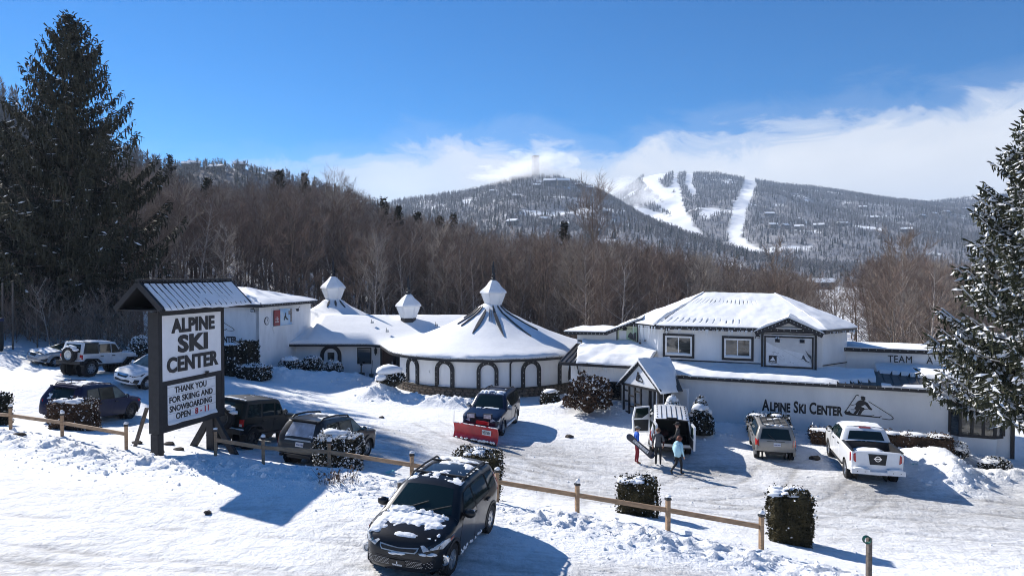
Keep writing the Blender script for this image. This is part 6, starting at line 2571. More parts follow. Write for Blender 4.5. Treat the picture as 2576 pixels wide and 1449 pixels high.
    def windows(s, polys, mat='glass_car', sides=(1, -1), frame=True):
        for sd in sides:
            for p in polys:
                if frame:
                    c = Vector((sum(q[0] for q in p) / len(p), sum(q[1] for q in p) / len(p)))
                    fr = [tuple(c + (Vector(q) - c) * 1.0 + (Vector(q) - c).normalized() * .03) for q in p]
                    w = s.patch('window_frame', fr, s.side(sd), 'plastic_black', .014, .022, .3)
                    s.patch('window', p, s.side(sd), mat, .020, .012, .3, w)
                else:
                    s.patch('window', p, s.side(sd), mat, .008, .012, .3)

    def screen(s, i, name='windshield', mat='glass_car', m0=.07, m1=.05, my=.09, off=.012, parent=None, label=None):
        """Glass over top segment i (margins along and across)."""
        a, b = s.top[i], s.top[i + 1]
        L = (b - a).length
        a2, b2 = a.lerp(b, m0 / L), a.lerp(b, 1 - m1 / L)
        mb = MB()
        n = s.nrm(i)
        NX, NY = 3, 10
        rows = []
        for k in range(NX + 1):
            p = a2.lerp(b2, k / NX)
            ha, hb = s.hw(a.x, a.y), s.hw(b.x, b.y)
            t_ = ((p - a).length / L)
            h = ha * (1 - t_) + hb * t_ 
            rows.append([Vector((p.x + n.x * (s.crown * (1 - t * t) + off), (h - my) * t, p.y + n.y * (s.crown * (1 - t * t) + off))) for t in np.linspace(-1, 1, NY + 1)])
        vs = [q for r_ in rows for q in r_]
        fs = [(k * (NY + 1) + j, k * (NY + 1) + j + 1, (k + 1) * (NY + 1) + j + 1, (k + 1) * (NY + 1) + j) for k in range(NX) for j in range(NY)]
        mb.add(vs, fs)
        # rim back to the skin
        nn = Vector((n.x, 0, n.y)) * (off + .01)
        ring = [(0, j) for j in range(NY + 1)] + [(k, NY) for k in range(1, NX + 1)] + [(NX, j) for j in range(NY - 1, -1, -1)] + [(k, 0) for k in range(NX - 1, 0, -1)]
        R_ = [rows[k][j] for k, j in ring]
        m = len(R_)
        mb.add(R_ + [q - nn for q in R_], [(q, (q + 1) % m, m + (q + 1) % m, m + q) for q in range(m)])
        return mb.build(name, mat, parent or s.root, smooth=40, label=label)

    def doors(s, polys, sides=(1, -1), handle_z=None, hmat='plastic_black'):
        for sd in sides:
            for p in polys:
                d = s.patch('door', p, s.side(sd), s.paint, .007, .012, .16)
                xs = [q[0] for q in p]
                zt = max(q[1] for q in p)
                hx = min(xs) + .13
                z = handle_z or zt - .10
                y = sd * (s.hw(hx, z) + .03)
                MB().box((hx, y, z), (.20, .035, .04)).build('handle', hmat, d)

    def wheels(s, rim='rim_silver', spokes=5, style=0, snow=0.0, turn=0.0, rr=.66):
        key = (s.wr, s.tw, rim, spokes)
        w, tw = s.wr, s.tw
        tb = MB().lathe([(w * .60, -tw * .46), (w * .93, -tw * .5), (w * .985, -tw * .40), (w, -tw * .2), (w, tw * .2), (w * .985, tw * .40), (w * .93, tw * .5), (w * .60, tw * .46)], 28, axis='Y')
        n = 24
        for k in range(n):
            a = 2 * math.pi * k / n
            for yy in (-tw * .30, tw * .30):
                c = Vector((math.cos(a) * w * .995, yy, math.sin(a) * w * .995))
                tb.box(c, (.03, tw * .26, w * .11), rot=Matrix.Rotation(-a, 3, 'Y'))
        tm = tb.mesh('wheel', 'rubber', 40)
        rb = MB()
        o = tw * .30
        R1 = w * rr
        rb.lathe([(R1 * 1.0, -tw * .40), (R1 * 1.0, o + .03), (R1 * .93, o + .035), (R1 * .88, o)], 24, axis='Y')
        rb.lathe([(w * .16, o + .02), (w * .13, o + .045), (.01, o + .05)], 12, axis='Y')
        for k in range(spokes):
            a = 2 * math.pi * k / spokes
            d = Vector((math.cos(a), 0, math.sin(a)))
            t = Vector((-math.sin(a), 0, math.cos(a)))
            y0, y1 = Vector((0, o - .02, 0)), Vector((0, o + .03, 0))
            wa, wb_ = R1 * (.16 if style == 0 else .11), R1 * (.13 if style == 0 else .17)
            p = [d * w * .10 - t * wa + y0, d * w * .10 + t * wa + y0, d * R1 * .95 + t * wb_ + y0, d * R1 * .95 - t * wb_ + y0,
                 d * w * .10 - t * wa + y1, d * w * .10 + t * wa + y1, d * R1 * .95 + t * wb_ * .8 + y1 * .9, d * R1 * .95 - t * wb_ * .8 + y1 * .9]
            rb.hexa(p)
        rm = rb.mesh('rim', rim, 30)
        bb = MB().lathe([(R1 * .97, o - .06), (.01, o - .05)], 20, axis='Y')
        bmesh_ = bb.mesh('brake_disc', 'plastic_black')
        for x in (s.xr, s.xf):
            for sd in (1, -1):
                wo = bpy.data.objects.new('wheel', tm)
                wo.location = (x, sd * (s.W / 2 - tw / 2 - .015), w)
                wo.rotation_euler = (0, 0, (0 if sd > 0 else math.pi) + (turn if x == s.xf else 0))
                link(wo, s.root)
                ro = bpy.data.objects.new('rim', rm)
                ro.rotation_euler = (0, random.Random(x * 9 + sd).uniform(0, 2), 0)
                link(ro, wo)
                link(bpy.data.objects.new('brake_disc', bmesh_), wo)

    def flares(s, mat='plastic_black', out=.05, t=.09, up=1.0):
        for cx in (s.xf, s.xr):
            for sd in (1, -1):
                mb = MB()
                a0 = s.wr * 1.14
                prev = None
                for k, th in enumerate(np.linspace(-.15, math.pi + .15, 15)):
                    ring = []
                    for rr in (a0 - .01, a0 + t):
                        x, z = cx + rr * math.cos(th), s.wr + rr * math.sin(th) * up
                        y = s.raw_hw(x, max(z, s.sill))
                        ring += [Vector((x, sd * (y - .06), z)), Vector((x, sd * (y + out), z))]
                    if prev:
                        mb.add([*prev, *ring], [(0, 4, 6, 2), (1, 3, 7, 5), (0, 1, 5, 4), (2, 6, 7, 3)])
                    prev = ring
                mb.build('wheel_arch_trim', mat, s.root, smooth=50)

    def mirror(s, x, z, size=(.12, .22, .17), mat=None, snow=False, out=.14):
        for sd in (1, -1):
            y = s.hw(x, z)
            mb = MB()
            mb.bar((x, sd * (y - .02), z - .03), (x, sd * (y + out * .6), z), .05, .06)
            mb.blob((x, sd * (y + out), z + .02), (size[0] / 2 * 1.25, size[1] / 2 * 1.15, size[2] / 2 * 1.15), 2, 2, .05)
            m = mb.build('mirror', mat or s.paint, s.root, smooth=50)
            MB().box((x - size[0] / 2 * 1.1, sd * (y + out), z + .02), (.03, size[1] * .72, size[2] * .70)).build('mirror_glass', 'chrome', m)

    def snow(s, x0, x1, y0, y1, cover, th, seed, freq=2.2, nx=46, ny=30, name='snow_patch', sharp=4.0):
        """Patches of snow left on the upper skin."""
        vs, hts, mb = [], {}, MB()
        for i in range(nx + 1):
            for j in range(ny + 1):
                x, y = x0 + (x1 - x0) * i / nx, y0 + (y1 - y0) * j / ny
                n = mn.noise(Vector((x * freq, y * freq, seed * 3.7))) + .55 * mn.noise(Vector((x * freq * 2.6, y * freq * 2.6, seed))) + .3 * mn.noise(Vector((x * freq * 6, y * freq * 6, seed)))
                b = min(i, nx - i, j, ny - j)
                k = n + (cover - .5) * 2.2 - (.6 if b == 0 else .15 if b == 1 else 0)
                h = max(0.0, min(1.0, k * sharp)) * th * (1 + .5 * mn.noise(Vector((x * 9, y * 9, seed))))
                hts[i, j] = h
                mb.v.append(tuple(s.top_pt(x, y, h if h > 0 else -.004)))
        I = lambda i, j: i * (ny + 1) + j
        for i in range(nx):
            for j in range(ny):
                if max(hts[i, j], hts[i + 1, j], hts[i, j + 1], hts[i + 1, j + 1]) > 0:
                    mb.f.append((I(i, j), I(i + 1, j), I(i + 1, j + 1), I(i, j + 1)))
                    mb.m.append(0)
        if mb.f:
            me = mb.mesh(name, 'snow_clump', 60)
            bm = bmesh.new()
            bm.from_mesh(me)
            bmesh.ops.delete(bm, geom=[v for v in bm.verts if not v.link_faces], context='VERTS')
            bm.to_mesh(me)
            bm.free()
            o = link(bpy.data.objects.new(name, me), s.root, kind='stuff')
            o['label'] = 'patchy snow left on the ' + ('roof' if (x0 + x1) / 2 < s.x1 - 1.4 else 'hood')

    def plate(s, y, z, front, w=.31, h=.155, mat='plate_white', txt='', ink='plate_ink', off=.02):
        f = s.front() if front else s.rear()
        p = s.patch('license_plate', [(y - w / 2, z - h / 2), (y + w / 2, z - h / 2), (y + w / 2, z + h / 2), (y - w / 2, z + h / 2)], f, mat, off, .02, .3)
        if txt:
            a, b = f(y - w * .40, z - h * .30, off + .006), f(y + w * .40, z - h * .30, off + .006)
            if not front:
                a, b = b, a
            if front and b.y < a.y:
                pass
            u = (b - a) if not front else (b - a)
            o = Vector((1 if front else -1, 0, 0))
            st = a
            if front:
                st, u = f(y - w * .40, z - h * .30, off + .006), Vector((0, 1, 0))
            else:
                st, u = f(y + w * .40, z - h * .30, off + .006), Vector((0, -1, 0))
            for i, (tx, sz, zz) in enumerate(txt):
                text_mesh(tx, sz, ink, depth=.004, xs=.9, parent=p, mw=frame_mw(st + Vector((0, 0, zz)), u, o), bold=.002)
        return p

    def place(s, x, y, heading, z=None):
        """heading: degrees of the front from +Y towards +X. Leans with the ground under the wheels."""
        h = R(heading)
        f = Vector((math.sin(h), math.cos(h)))
        l = Vector((-f.y, f.x))
        c = Vector((x, y))
        tr = s.W / 2 - .12
        zz = {}
        for i, xx in enumerate((s.xr, s.xf)):
            for sd in (1, -1):
                p = c + f * xx + l * (sd * tr)
                zz[i, sd] = float(ground_z([p.x], [p.y])[0])
        zr, zf = (zz[0, 1] + zz[0, -1]) / 2, (zz[1, 1] + zz[1, -1]) / 2
        zl, zrr = (zz[0, 1] + zz[1, 1]) / 2, (zz[0, -1] + zz[1, -1]) / 2
        pitch = math.atan2(zf - zr, s.xf - s.xr)
        roll = math.atan2(zl - zrr, 2 * tr)
        m = Matrix.Rotation(math.pi / 2 - h, 4, 'Z') @ Matrix.Rotation(-pitch, 4, 'Y') @ Matrix.Rotation(roll, 4, 'X')
        zm = (zr + zf) / 2 - (zf - zr) / (s.xf - s.xr) * (s.xr + s.xf) / 2
        s.root.location = (x, y, zm - .03 if z is None else z)
        s.root.rotation_euler = m.to_euler()
        s.mw = Matrix.Translation(s.root.location) @ m
        return s


def rect(x0, x1, z0, z1):
    return [(x0, z0), (x1, z0), (x1, z1), (x0, z1)]


def mir(p):
    return [(-a, b) for a, b in p][::-1]


# ---- black boxy hatchback in the foreground
c = Car('boxy_hatchback', 'black boxy hatchback with patchy snow on hood and roof at the front', [(-2.0, .36), (-2.06, .60), (-2.03, .95), (-1.93, 1.16), (-1.78, 1.50), (-1.66, 1.575), (-1.0, 1.61), (-.1, 1.60), (.42, 1.54), (1.02, 1.10), (1.12, 1.055), (1.62, .97), (1.90, .86), (2.00, .74), (2.06, .56), (2.00, .34), (1.92, .26)],
        2.57, .335, 1.80, 1.02, 1.30, 'paint_black', tyre_w=.22, nose=.30, tail=.14, sill=.27, crown=.045, rnd=.10, blunt=.62)
c.wheels('rim_silver', 9, 1, rr=.70)
c.screen(8, m0=.06, m1=.02, my=.06)
c.screen(3, 'rear_window', m0=.04, m1=.02, my=.14)
c.windows([[(.02, 1.08), (.72, 1.08), (.40, 1.44), (.02, 1.48)], [(-.98, 1.10), (-.06, 1.08), (-.06, 1.48), (-.92, 1.48)], [(-1.56, 1.16), (-1.08, 1.12), (-1.02, 1.46), (-1.50, 1.44)]])
c.doors([[(-.02, .34), (.86, .40), (.92, .62), (.80, 1.02), (-.02, 1.04)], [(-.82, .72), (-.60, .40), (-.06, .34), (-.06, 1.04), (-.98, 1.06), (-.98, .86)]])
c.flares('plastic_black', .012, .055)
for sd in (1, -1):
    P_ = [(sd * a, b) for a, b in ((.44, .80), (.52, .70), (.78, .72), (1.12, .83), (1.16, .88), (.80, .87))]
    if sd < 0:
        P_ = P_[::-1]
    hl = c.patch('headlight', P_, c.front(), 'lamp_glass', .022, .04, .08)
    c.patch('headlight_core', [(sd * a, b) for a, b in ((.56, .73), (.70, .73), (.72, .80), (.58, .80))][::sd], c.front(), 'glass_dark', .026, .01, .1, hl)
    c.patch('turn_lamp', [(sd * a, b) for a, b in ((1.0, .82), (1.13, .85), (1.14, .88), (.98, .87))][::sd], c.front(), 'lamp_amber', .027, .01, .08, hl)
    mb = MB()
    q = c.end_pt(sd * .86, .47, True, .01)
    mb.lathe([(.10, -.03), (.105, .03), (.075, .035), (.07, -.03)], 16, q, 'X')
    fl = mb.build('fog_lamp', 'chrome', c.root, smooth=40)
    MB().lathe([(.072, .01), (.01, .02)], 12, q, 'X').build('lens', 'lamp_glass', fl)
    tl = c.patch('tail_light', [(sd * a, b) for a, b in ((.58, .90), (.82, .88), (.80, 1.3), (.66, 1.32))][::sd], c.rear(), 'lamp_red', .015, .03, .12)
gp = [(-.40, .70), (-.36, .655), (0, .64), (.36, .655), (.40, .70), (.42, .765), (.2, .745), (0, .73), (-.2, .745), (-.42, .765)]
gr1 = c.patch('grille', gp, c.front(), 'rim_silver', .020, .03, .1)
c.patch('grille_mesh', [(x * .93, .705 + (z - .705) * .62) for x, z in gp], c.front(), 'plastic_black', .026, .03, .1, gr1)
c.patch('bumper_intake', [(-.66, .50), (-.60, .36), (.60, .36), (.66, .50), (.60, .60), (-.60, .60)], c.front(), 'plastic_black', .008, .012, .12)
mb = MB()
for iz in range(5):
    for iy in range(-15, 16):
        y, z = iy * .038 + (iz % 2) * .019, .375 + iz * .030
        if abs(y) < .19 and z > .36:
            continue
        if abs(y) < .60:
            mb.box(c.end_pt(y, z, True, .014), (.01, .024, .007))
mb.build('intake_mesh', 'rim_silver', c.root, kind='stuff', label='fine lower intake mesh')
pl_ = c.patch('license_plate', rect(-.17, .17, .36, .50), c.front(), 'plate_black', .03, .02, .3)
q = c.end_pt(0, .0, True)
text_mesh('T', .085, 'paint_white', bold=.006, depth=.004, align='CENTER', parent=pl_, mw=frame_mw(c.end_pt(0, .425, True, .034), (0, 1, 0), (1, 0, 0)))
text_mesh('TENNESSEE', .042, 'paint_white', bold=.001, depth=.004, align='CENTER', parent=pl_, mw=frame_mw(c.end_pt(0, .375, True, .034), (0, 1, 0), (1, 0, 0)))
c.patch('front_lip', [(-.72, .26), (.72, .26), (.78, .335), (-.78, .335)], c.front(), 'plastic_black', .012, .02, .15)
c.mirror(.72, 1.10, (.13, .24, .17))
mb = MB()
rails = []
for sd in (1, -1):
    rb_ = MB()
    pts = [c.top_pt(x, sd * .60, o) for x, o in ((.15, .0), (.06, .05), (-.6, .06), (-1.35, .06), (-1.48, .0))]
    rb_.tube(pts, .024, 6)
    rb_.build('roof_rail', 'plastic_black', c.root, smooth=50)
for x in (-.05, -1.05):
    rb_ = MB()
    rb_.bar(c.top_pt(x, -.62, .075 - .03), c.top_pt(x, .62, .075 - .03), .05, .035)
    rb_.build('cross_bar', 'plastic_black', c.root)
MB().tube([c.top_pt(-1.55, 0, 0), c.top_pt(-1.55, 0, .1), c.top_pt(-1.75, 0, 0) + Vector((-.05, 0, .32))], .008, 5).build('antenna', 'black_metal', c.root)
for y in (-.30, .22):
    MB().bar(c.top_pt(1.0, y, .0) + Vector((.03, 0, .02)), c.top_pt(.86, y + .42, .0) + Vector((.0, 0, .05)), .018).build('wiper', 'plastic_black', c.root)
c.snow(1.04, 1.86, -.78, .74, .55, .028, 3, 2.0, 64, 74, sharp=3)
c.snow(.99, 1.16, -.70, .74, .66, .05, 8, 2.5, 14, 60)
c.snow(1.80, 1.97, -.70, .60, .36, .02, 5, 2.6, 16, 44)
c.snow(-1.72, .30, -.64, .64, .40, .02, 6, 2.4, 70, 40, sharp=6)
c.snow(.1, .42, -.60, -.3, .44, .015, 7, 3, 16, 16)
mb = MB()
rr_ = random.Random(4)
for k in range(14):
    x = rr_.uniform(-.9, .9)
    mb.blob((x, c.W / 2 - .06, .30 + rr_.uniform(-.03, .05)), (.10, .05, .06), k, 1, .4)
for k in range(8):
    y = rr_.uniform(-.85, .7)
    mb.blob(c.end_pt(y, .63 + rr_.uniform(-.02, .03), True, .01), (.04, .10, .03), k + 20, 1, .4)
for k in range(5):
    mb.blob((1.0 + k * .06 - .1, c.W / 2 - .1, .40 + rr_.uniform(-.1, .1)), (.06, .05, .09), k + 30, 1, .4)
mb.build('snow_crust', 'snow_clump', c.root, kind='stuff', smooth=60, label='snow crust along sill and bumper')
c.place(-1.72, 16.05, 180 + 16)

# ---- navy SUV with red-free grille, parked behind the left hedge
c = Car('family_car', 'dark navy family car with white dusted roof behind the brown hedge', [(-2.42, .42), (-2.50, .66), (-2.45, 1.05), (-2.12, 1.62), (-2.05, 1.72), (-1.6, 1.77), (-.5, 1.78), (.25, 1.72), (1.05, 1.16), (1.2, 1.12), (1.95, 1.04), (2.32, .92), (2.45, .70), (2.44, .45), (2.36, .32)],
        2.98, .38, 1.98, 1.10, 1.42, 'paint_navy', tyre_w=.25, nose=.22, tail=.14, sill=.32)
c.wheels('rim_dark', 10, 1, rr=.72)
c.screen(7, m0=.05, m1=.03)
c.screen(2, 'rear_window', m0=.10, m1=.03, my=.16)
c.windows([[(.0, 1.14), (.86, 1.16), (.28, 1.58), (.0, 1.63)]], 'glass_clear')
c.windows([[(-1.0, 1.14), (-.06, 1.14), (-.06, 1.63), (-1.0, 1.63)], [(-1.9, 1.2), (-1.08, 1.16), (-1.08, 1.63), (-1.78, 1.58)]])
c.doors([[(-.02, .38), (.88, .42), (.95, .70), (.86, 1.08), (-.02, 1.08)], [(-1.0, .42), (-.06, .38), (-.06, 1.08), (-1.05, 1.08), (-1.06, .9)]])
c.flares('plastic_black', .02, .07)
for sd in (1, -1):
    c.patch('tail_light', [(sd * a, b) for a, b in ((.70, .96), (1.05, .94), (1.05, 1.08), (.72, 1.1))][::sd], c.rear(), 'lamp_red', .015, .03, .12)
    c.patch('headlight', [(sd * a, b) for a, b in ((.55, .78), (1.06, .80), (1.16, .94), (.6, .9))][::sd], c.front(), 'lamp_glass', .015, .03, .12)
    c.patch('marker_lamp', [(sd * a, b) for a, b in ((1.12, .86), (1.24, .86), (1.24, .96), (1.12, .96))][::sd], c.front(), 'lamp_red', .022, .02, .1)
    MB().tube([c.top_pt(x, sd * .62, o) for x, o in ((.1, 0), (0, .05), (-.9, .07), (-1.85, .06), (-1.98, 0))], .025, 6).build('roof_rail', 'paint_navy', c.root, smooth=50)
c.patch('rear_bumper', [(-.9, .36), (.9, .36), (.92, .62), (-.92, .62)], c.rear(), 'plastic_black', .02, .03, .2)
c.plate(0, .85, False)
c.patch('grille', rect(-.5, .5, .55, .85), c.front(), 'plastic_black', .01, .02, .2)
MB().bar(c.top_pt(-2.1, -.6, .0) + Vector((-.1, 0, .02)), c.top_pt(-2.1, .6, .0) + Vector((-.1, 0, .02)), .22, .05).build('spoiler', 'paint_navy', c.root)
MB().tube([c.top_pt(-1.75, 0, 0), c.top_pt(-1.75, 0, 0) + Vector((-.12, 0, .25))], .012, 5).build('antenna', 'black_metal', c.root)
c.mirror(.72, 1.18)
c.snow(-1.9, .2, -.62, .62, .56, .015, 11, 2.2, 60, 30)
c.snow(1.2, 2.0, -.7, .7, .30, .01, 12, 2.8, 30, 30)
c.snow(-2.45, -2.30, -.6, .6, .55, .04, 13, 3, 10, 30)
c.place(-19.8, 33.6, 5)

# ---- grey SUV beside the frosted hedge
c = Car('roof_rack_car', 'grey four wheel drive car with frosted rear window and roof rails', [(-2.30, .50), (-2.38, .72), (-2.34, 1.08), (-2.02, 1.62), (-1.92, 1.72), (-1.5, 1.76), (-.4, 1.76), (.22, 1.70), (.92, 1.20), (1.05, 1.16), (1.95, 1.10), (2.26, 1.0), (2.36, .80), (2.38, .52), (2.28, .40)],
        2.79, .39, 1.90, 1.14, 1.40, 'paint_grey', tyre_w=.26, nose=.20, tail=.14, sill=.40)
c.wheels('rim_silver', 6, 0, rr=.66)
c.screen(7, m0=.05, m1=.03)
c.screen(2, 'rear_window', 'glass_frost', m0=.06, m1=.03, my=.15, label='rear window frosted over')
c.windows([[(.0, 1.20), (.74, 1.22), (.24, 1.60), (.0, 1.63)]], 'glass_clear')
c.windows([[(-.95, 1.20), (-.06, 1.20), (-.06, 1.63), (-.95, 1.63)], [(-1.85, 1.24), (-1.03, 1.20), (-1.03, 1.63), (-1.7, 1.6)]])
c.doors([[(-.02, .46), (.84, .50), (.9, .75), (.80, 1.14), (-.02, 1.14)], [(-.9, .48), (-.06, .46), (-.06, 1.14), (-.98, 1.14), (-.98, .9)]])
c.flares('paint_grey', .045, .10)
for sd in (1, -1):
    c.patch('tail_light', [(sd * a, b) for a, b in ((.80, .82), (1.04, .80), (1.0, 1.22), (.84, 1.22))][::sd], c.rear(), 'lamp_red', .02, .03, .12)
    c.patch('headlight', [(sd * a, b) for a, b in ((.5, .84), (1.05, .84), (1.12, 1.02), (.55, .98))][::sd], c.front(), 'lamp_glass', .015, .03, .12)
    c.patch('step_bar', [(-.95, .36), (.88, .36), (.88, .47), (-.95, .47)], c.side(sd), 'plastic_black', .03, .06, .3)
    MB().tube([c.top_pt(x, sd * .60, o) for x, o in ((.12, 0), (.0, .07), (-.9, .09), (-1.75, .08), (-1.9, 0))], .035, 6).build('roof_rail', 'plastic_black', c.root, smooth=50)
c.patch('rear_bumper', [(-.93, .42), (.93, .42), (.95, .70), (-.95, .70)], c.rear(), 'paint_grey', .05, .06, .2)
c.patch('garnish', [(-.55, 1.0), (.55, 1.0), (.5, 1.06), (-.5, 1.06)], c.rear(), 'rim_silver', .02, .03, .2)
c.plate(-.1, .88, False, txt=[('FDX-2785', .075, .01)])
c.snow(-2.37, -2.27, -.55, .55, .75, .035, 31, 3, 8, 30)
MB().bar(c.top_pt(-1.95, -.6, .02) + Vector((-.12, 0, 0)), c.top_pt(-1.95, .6, .02) + Vector((-.12, 0, 0)), .26, .05).build('spoiler', 'paint_grey', c.root)
c.mirror(.66, 1.24)
c.snow(-1.75, .1, -.55, .55, .33, .02, 32, 1.6, 60, 30, sharp=7)
c.snow(1.5, 2.2, .3, .75, .6, .03, 33, 2, 20, 16)
c.snow(1.5, 2.2, -.78, -.4, .75, .04, 34, 2, 20, 16)
c.place(-7.15, 27.75, 15.5)


# ---- off-road cars of one shape, dark green and white
def off_road(label, paint, hard, lift, rim, spare_snow, seed):
    z = lift
    c = Car('off_road_car', label, [(-2.0, .62 + z), (-2.02, .75 + z), (-2.02, 1.16 + z), (-1.90, 1.74 + z), (-1.84, 1.80 + z), (-1.2, 1.83 + z), (.10, 1.82 + z), (.28, 1.78 + z), (.66, 1.26 + z), (.72, 1.20 + z), (1.60, 1.14 + z), (1.92, 1.10 + z), (1.98, .98 + z), (1.98, .64 + z)],
            2.95, .42 + z * .35, 1.62, 1.16 + z, 1.40, paint, tyre_w=.30, wheel_x=(-1.45, 1.48), nose=.10, tail=.03, sill=.55 + z, crown=.02, rnd=.05, arch=1.2, blunt=1.0)
    for o in list(c.root.children):
        if o.name.startswith('chassis'):
            for v in o.data.vertices:
                v.co.y *= 1.0
    c.wheels(rim, 8, 0, rr=.60)
    # tyres stand outside the narrow tub
    for o in c.root.children:
        if o.name.startswith('wheel'):
            o.location.y *= 1.17
    c.screen(7, m0=.04, m1=.05, my=.06)
    c.screen(2, 'rear_window', m0=.08, m1=.06, my=.14)
    zb = 1.16 + z
    c.windows([[(-.02, zb + .04), (.54, zb + .05), (.24, zb + .48), (-.02, zb + .52)], [(-.88, zb + .04), (-.12, zb + .04), (-.12, zb + .52), (-.88, zb + .52)], [(-1.84, zb + .04), (-1.0, zb + .04), (-1.0, zb + .52), (-1.76, zb + .52)]])
    c.doors([[(-.04, .62 + z), (.66, .62 + z), (.66, 1.12 + z), (-.04, 1.12 + z)], [(-.86, 1.12 + z), (-.86, .86 + z), (-.66, .62 + z), (-.10, .62 + z), (-.10, 1.12 + z)]])
    # black hard top
    if hard:
        for sd in (1, -1):
            c.patch('hard_top', [(-1.98, zb + .0), (-.95, zb), (-.95, zb + .03), (-.93, zb + .56), (-.93, zb + .64), (-1.82, zb + .62)], c.side(sd), hard, .012, .02, .2)
    mb = MB()
    for i in range(11):
        y = -.6 + i * .12
        mb.bar(c.top_pt(-1.78, y, .004), c.top_pt(.1, y, .004), .02, .02)
    mb.build('roof_ribs', hard or paint, c.root)
    v = []
    mb = MB()
    for i in range(5):
        a, b = c.top[4 + i - 0] if False else None, None
        break
    pts = [c.top_pt(x, yy, .006) for x in (-1.82, -1.2, -.5, .1, .25) for yy in (-.66, 0, .66)]
    mb.add(pts, [(i * 3 + k, i * 3 + k + 1, i * 3 + k + 4, i * 3 + k + 3) for i in range(4) for k in range(2)])
    if hard:
        mb.build('top_skin', hard, c.root)
    # broad flat fenders
    for cx, L in ((c.xf, .98), (c.xr, .86)):
        for sd in (1, -1):
            mb = MB()
            r0 = c.wr * 1.16
            prof_ = [(-r0 - .10, c.wr + .16), (-r0 * .62, c.wr + r0 * .93), (r0 * .55, c.wr + r0 * .93), (r0 + .06, c.wr + .30)]
            for (xa, za), (xb, zb_) in zip(prof_, prof_[1:]):
                A, B_ = Vector((cx + xa, 0, za)), Vector((cx + xb, 0, zb_))
                y0, y1 = sd * .72, sd * (.72 + .27)
                up = Vector((0, 0, .06))
                q = [Vector((A.x, y0, A.z)), Vector((B_.x, y0, B_.z)), Vector((B_.x, y1, B_.z)), Vector((A.x, y1, A.z))]
                if sd < 0:
                    q = q[::-1]
                mb.hexa(q + [k + up for k in q])
            mb.build('fender', 'plastic_black', c.root)
    for sd in (1, -1):
        tl = MB().box((-2.03, sd * .70, .98 + z), (.08, .16, .26)).build('tail_light', 'lamp_red', c.root)
        MB().box((-2.075, sd * .70, .90 + z), (.01, .12, .09)).build('reverse_lens', 'lamp_glass', tl)
        MB().lathe([(.12, -.02), (.12, .03), (.01, .05)], 14, (2.0, sd * .42, .92 + z), 'X').build('headlight', 'lamp_glass', c.root)
        MB().bar((.85, sd * .83, .5 + z), (-.85, sd * .83, .5 + z), .10, .08).build('step_bar', 'plastic_black', c.root)
    for k in range(7):
        MB().box((2.0, -.27 + k * .09, .92 + z), (.02, .045, .32)).build('grille_slot', 'plastic_black', c.root)
    mb = MB()
    mb.box((-2.12, 0, .66 + z), (.26, 1.72, .18))
    mb.build('rear_bumper', 'plastic_black', c.root)
    MB().box((2.12, 0, .66 + z), (.26, 1.7, .2)).build('front_bumper', 'plastic_black', c.root)
    wr = c.wr * .98
    sp = MB().lathe([(wr * .6, -.12), (wr * .93, -.13), (wr, -.06), (wr, .06), (wr * .93, .13), (wr * .6, .12)], 24, (-2.24, -.06, 1.08 + z), 'X')
    spw = sp.build('spare_wheel', 'rubber', c.root, smooth=40)
    rb = MB().lathe([(wr * .6, .08), (wr * .58, -.10), (wr * .42, -.08), (.01, -.09)], 20, (-2.24, -.06, 1.08 + z), 'X')
    for k in range(8):
        a = k * math.pi / 4
        rb.box((-2.335, -.06 + math.cos(a) * wr * .36, 1.08 + z + math.sin(a) * wr * .36), (.02, wr * .14, wr * .14))
    rb.build('rim', rim if rim != 'rim_dark' else 'rim_dark', spw)
    if spare_snow:
        mb = MB()
        for k in range(5):
            a = R(40 + k * 25)
            mb.blob((-2.20, -.06 + math.cos(a) * wr, 1.08 + z + math.sin(a) * wr), (.17, .18, .10), k + seed, 2, .3)
        mb.build('snow_cap', 'snow_clump', spw, smooth=60)
    c.mirror(.50, zb + .14, (.10, .2, .2), 'plastic_black')
    mb = MB()
    r = random.Random(seed)
    for k in range(9):
        mb.blob((-2.14, r.uniform(-.8, .8), .76 + z), (.10, .15, .03), k + seed, 1, .3)
    mb.build('snow_crust', 'snow_clump', c.root, kind='stuff', label='snow on the rear bumper')
    return c


c = off_road('dark green off-road car with big tyres parked behind the road sign', 'paint_green', 'plastic_black', .06, 'rim_dark', True, 3)
c.snow(-1.86, -1.70, -.62, .62, .75, .03, 41, 3, 10, 40)
c.snow(-1.7, .1, -.1, .6, .28, .012, 42, 3, 40, 20)
for z in ():
    pass
c.place(-10.6, 29.2, 15)
c = off_road('white off-road car with black windows and snowy spare wheel at the back of the lot', 'paint_offwhite', 'plastic_black', .16, 'rim_silver', True, 7)
c.snow(-1.8, .15, -.62, .62, .62, .02, 44, 1.8, 60, 36)
c.snow(.8, 1.85, -.6, .6, .9, .04, 45, 1.8, 30, 30)
c.place(-24.5, 42.4, 16)

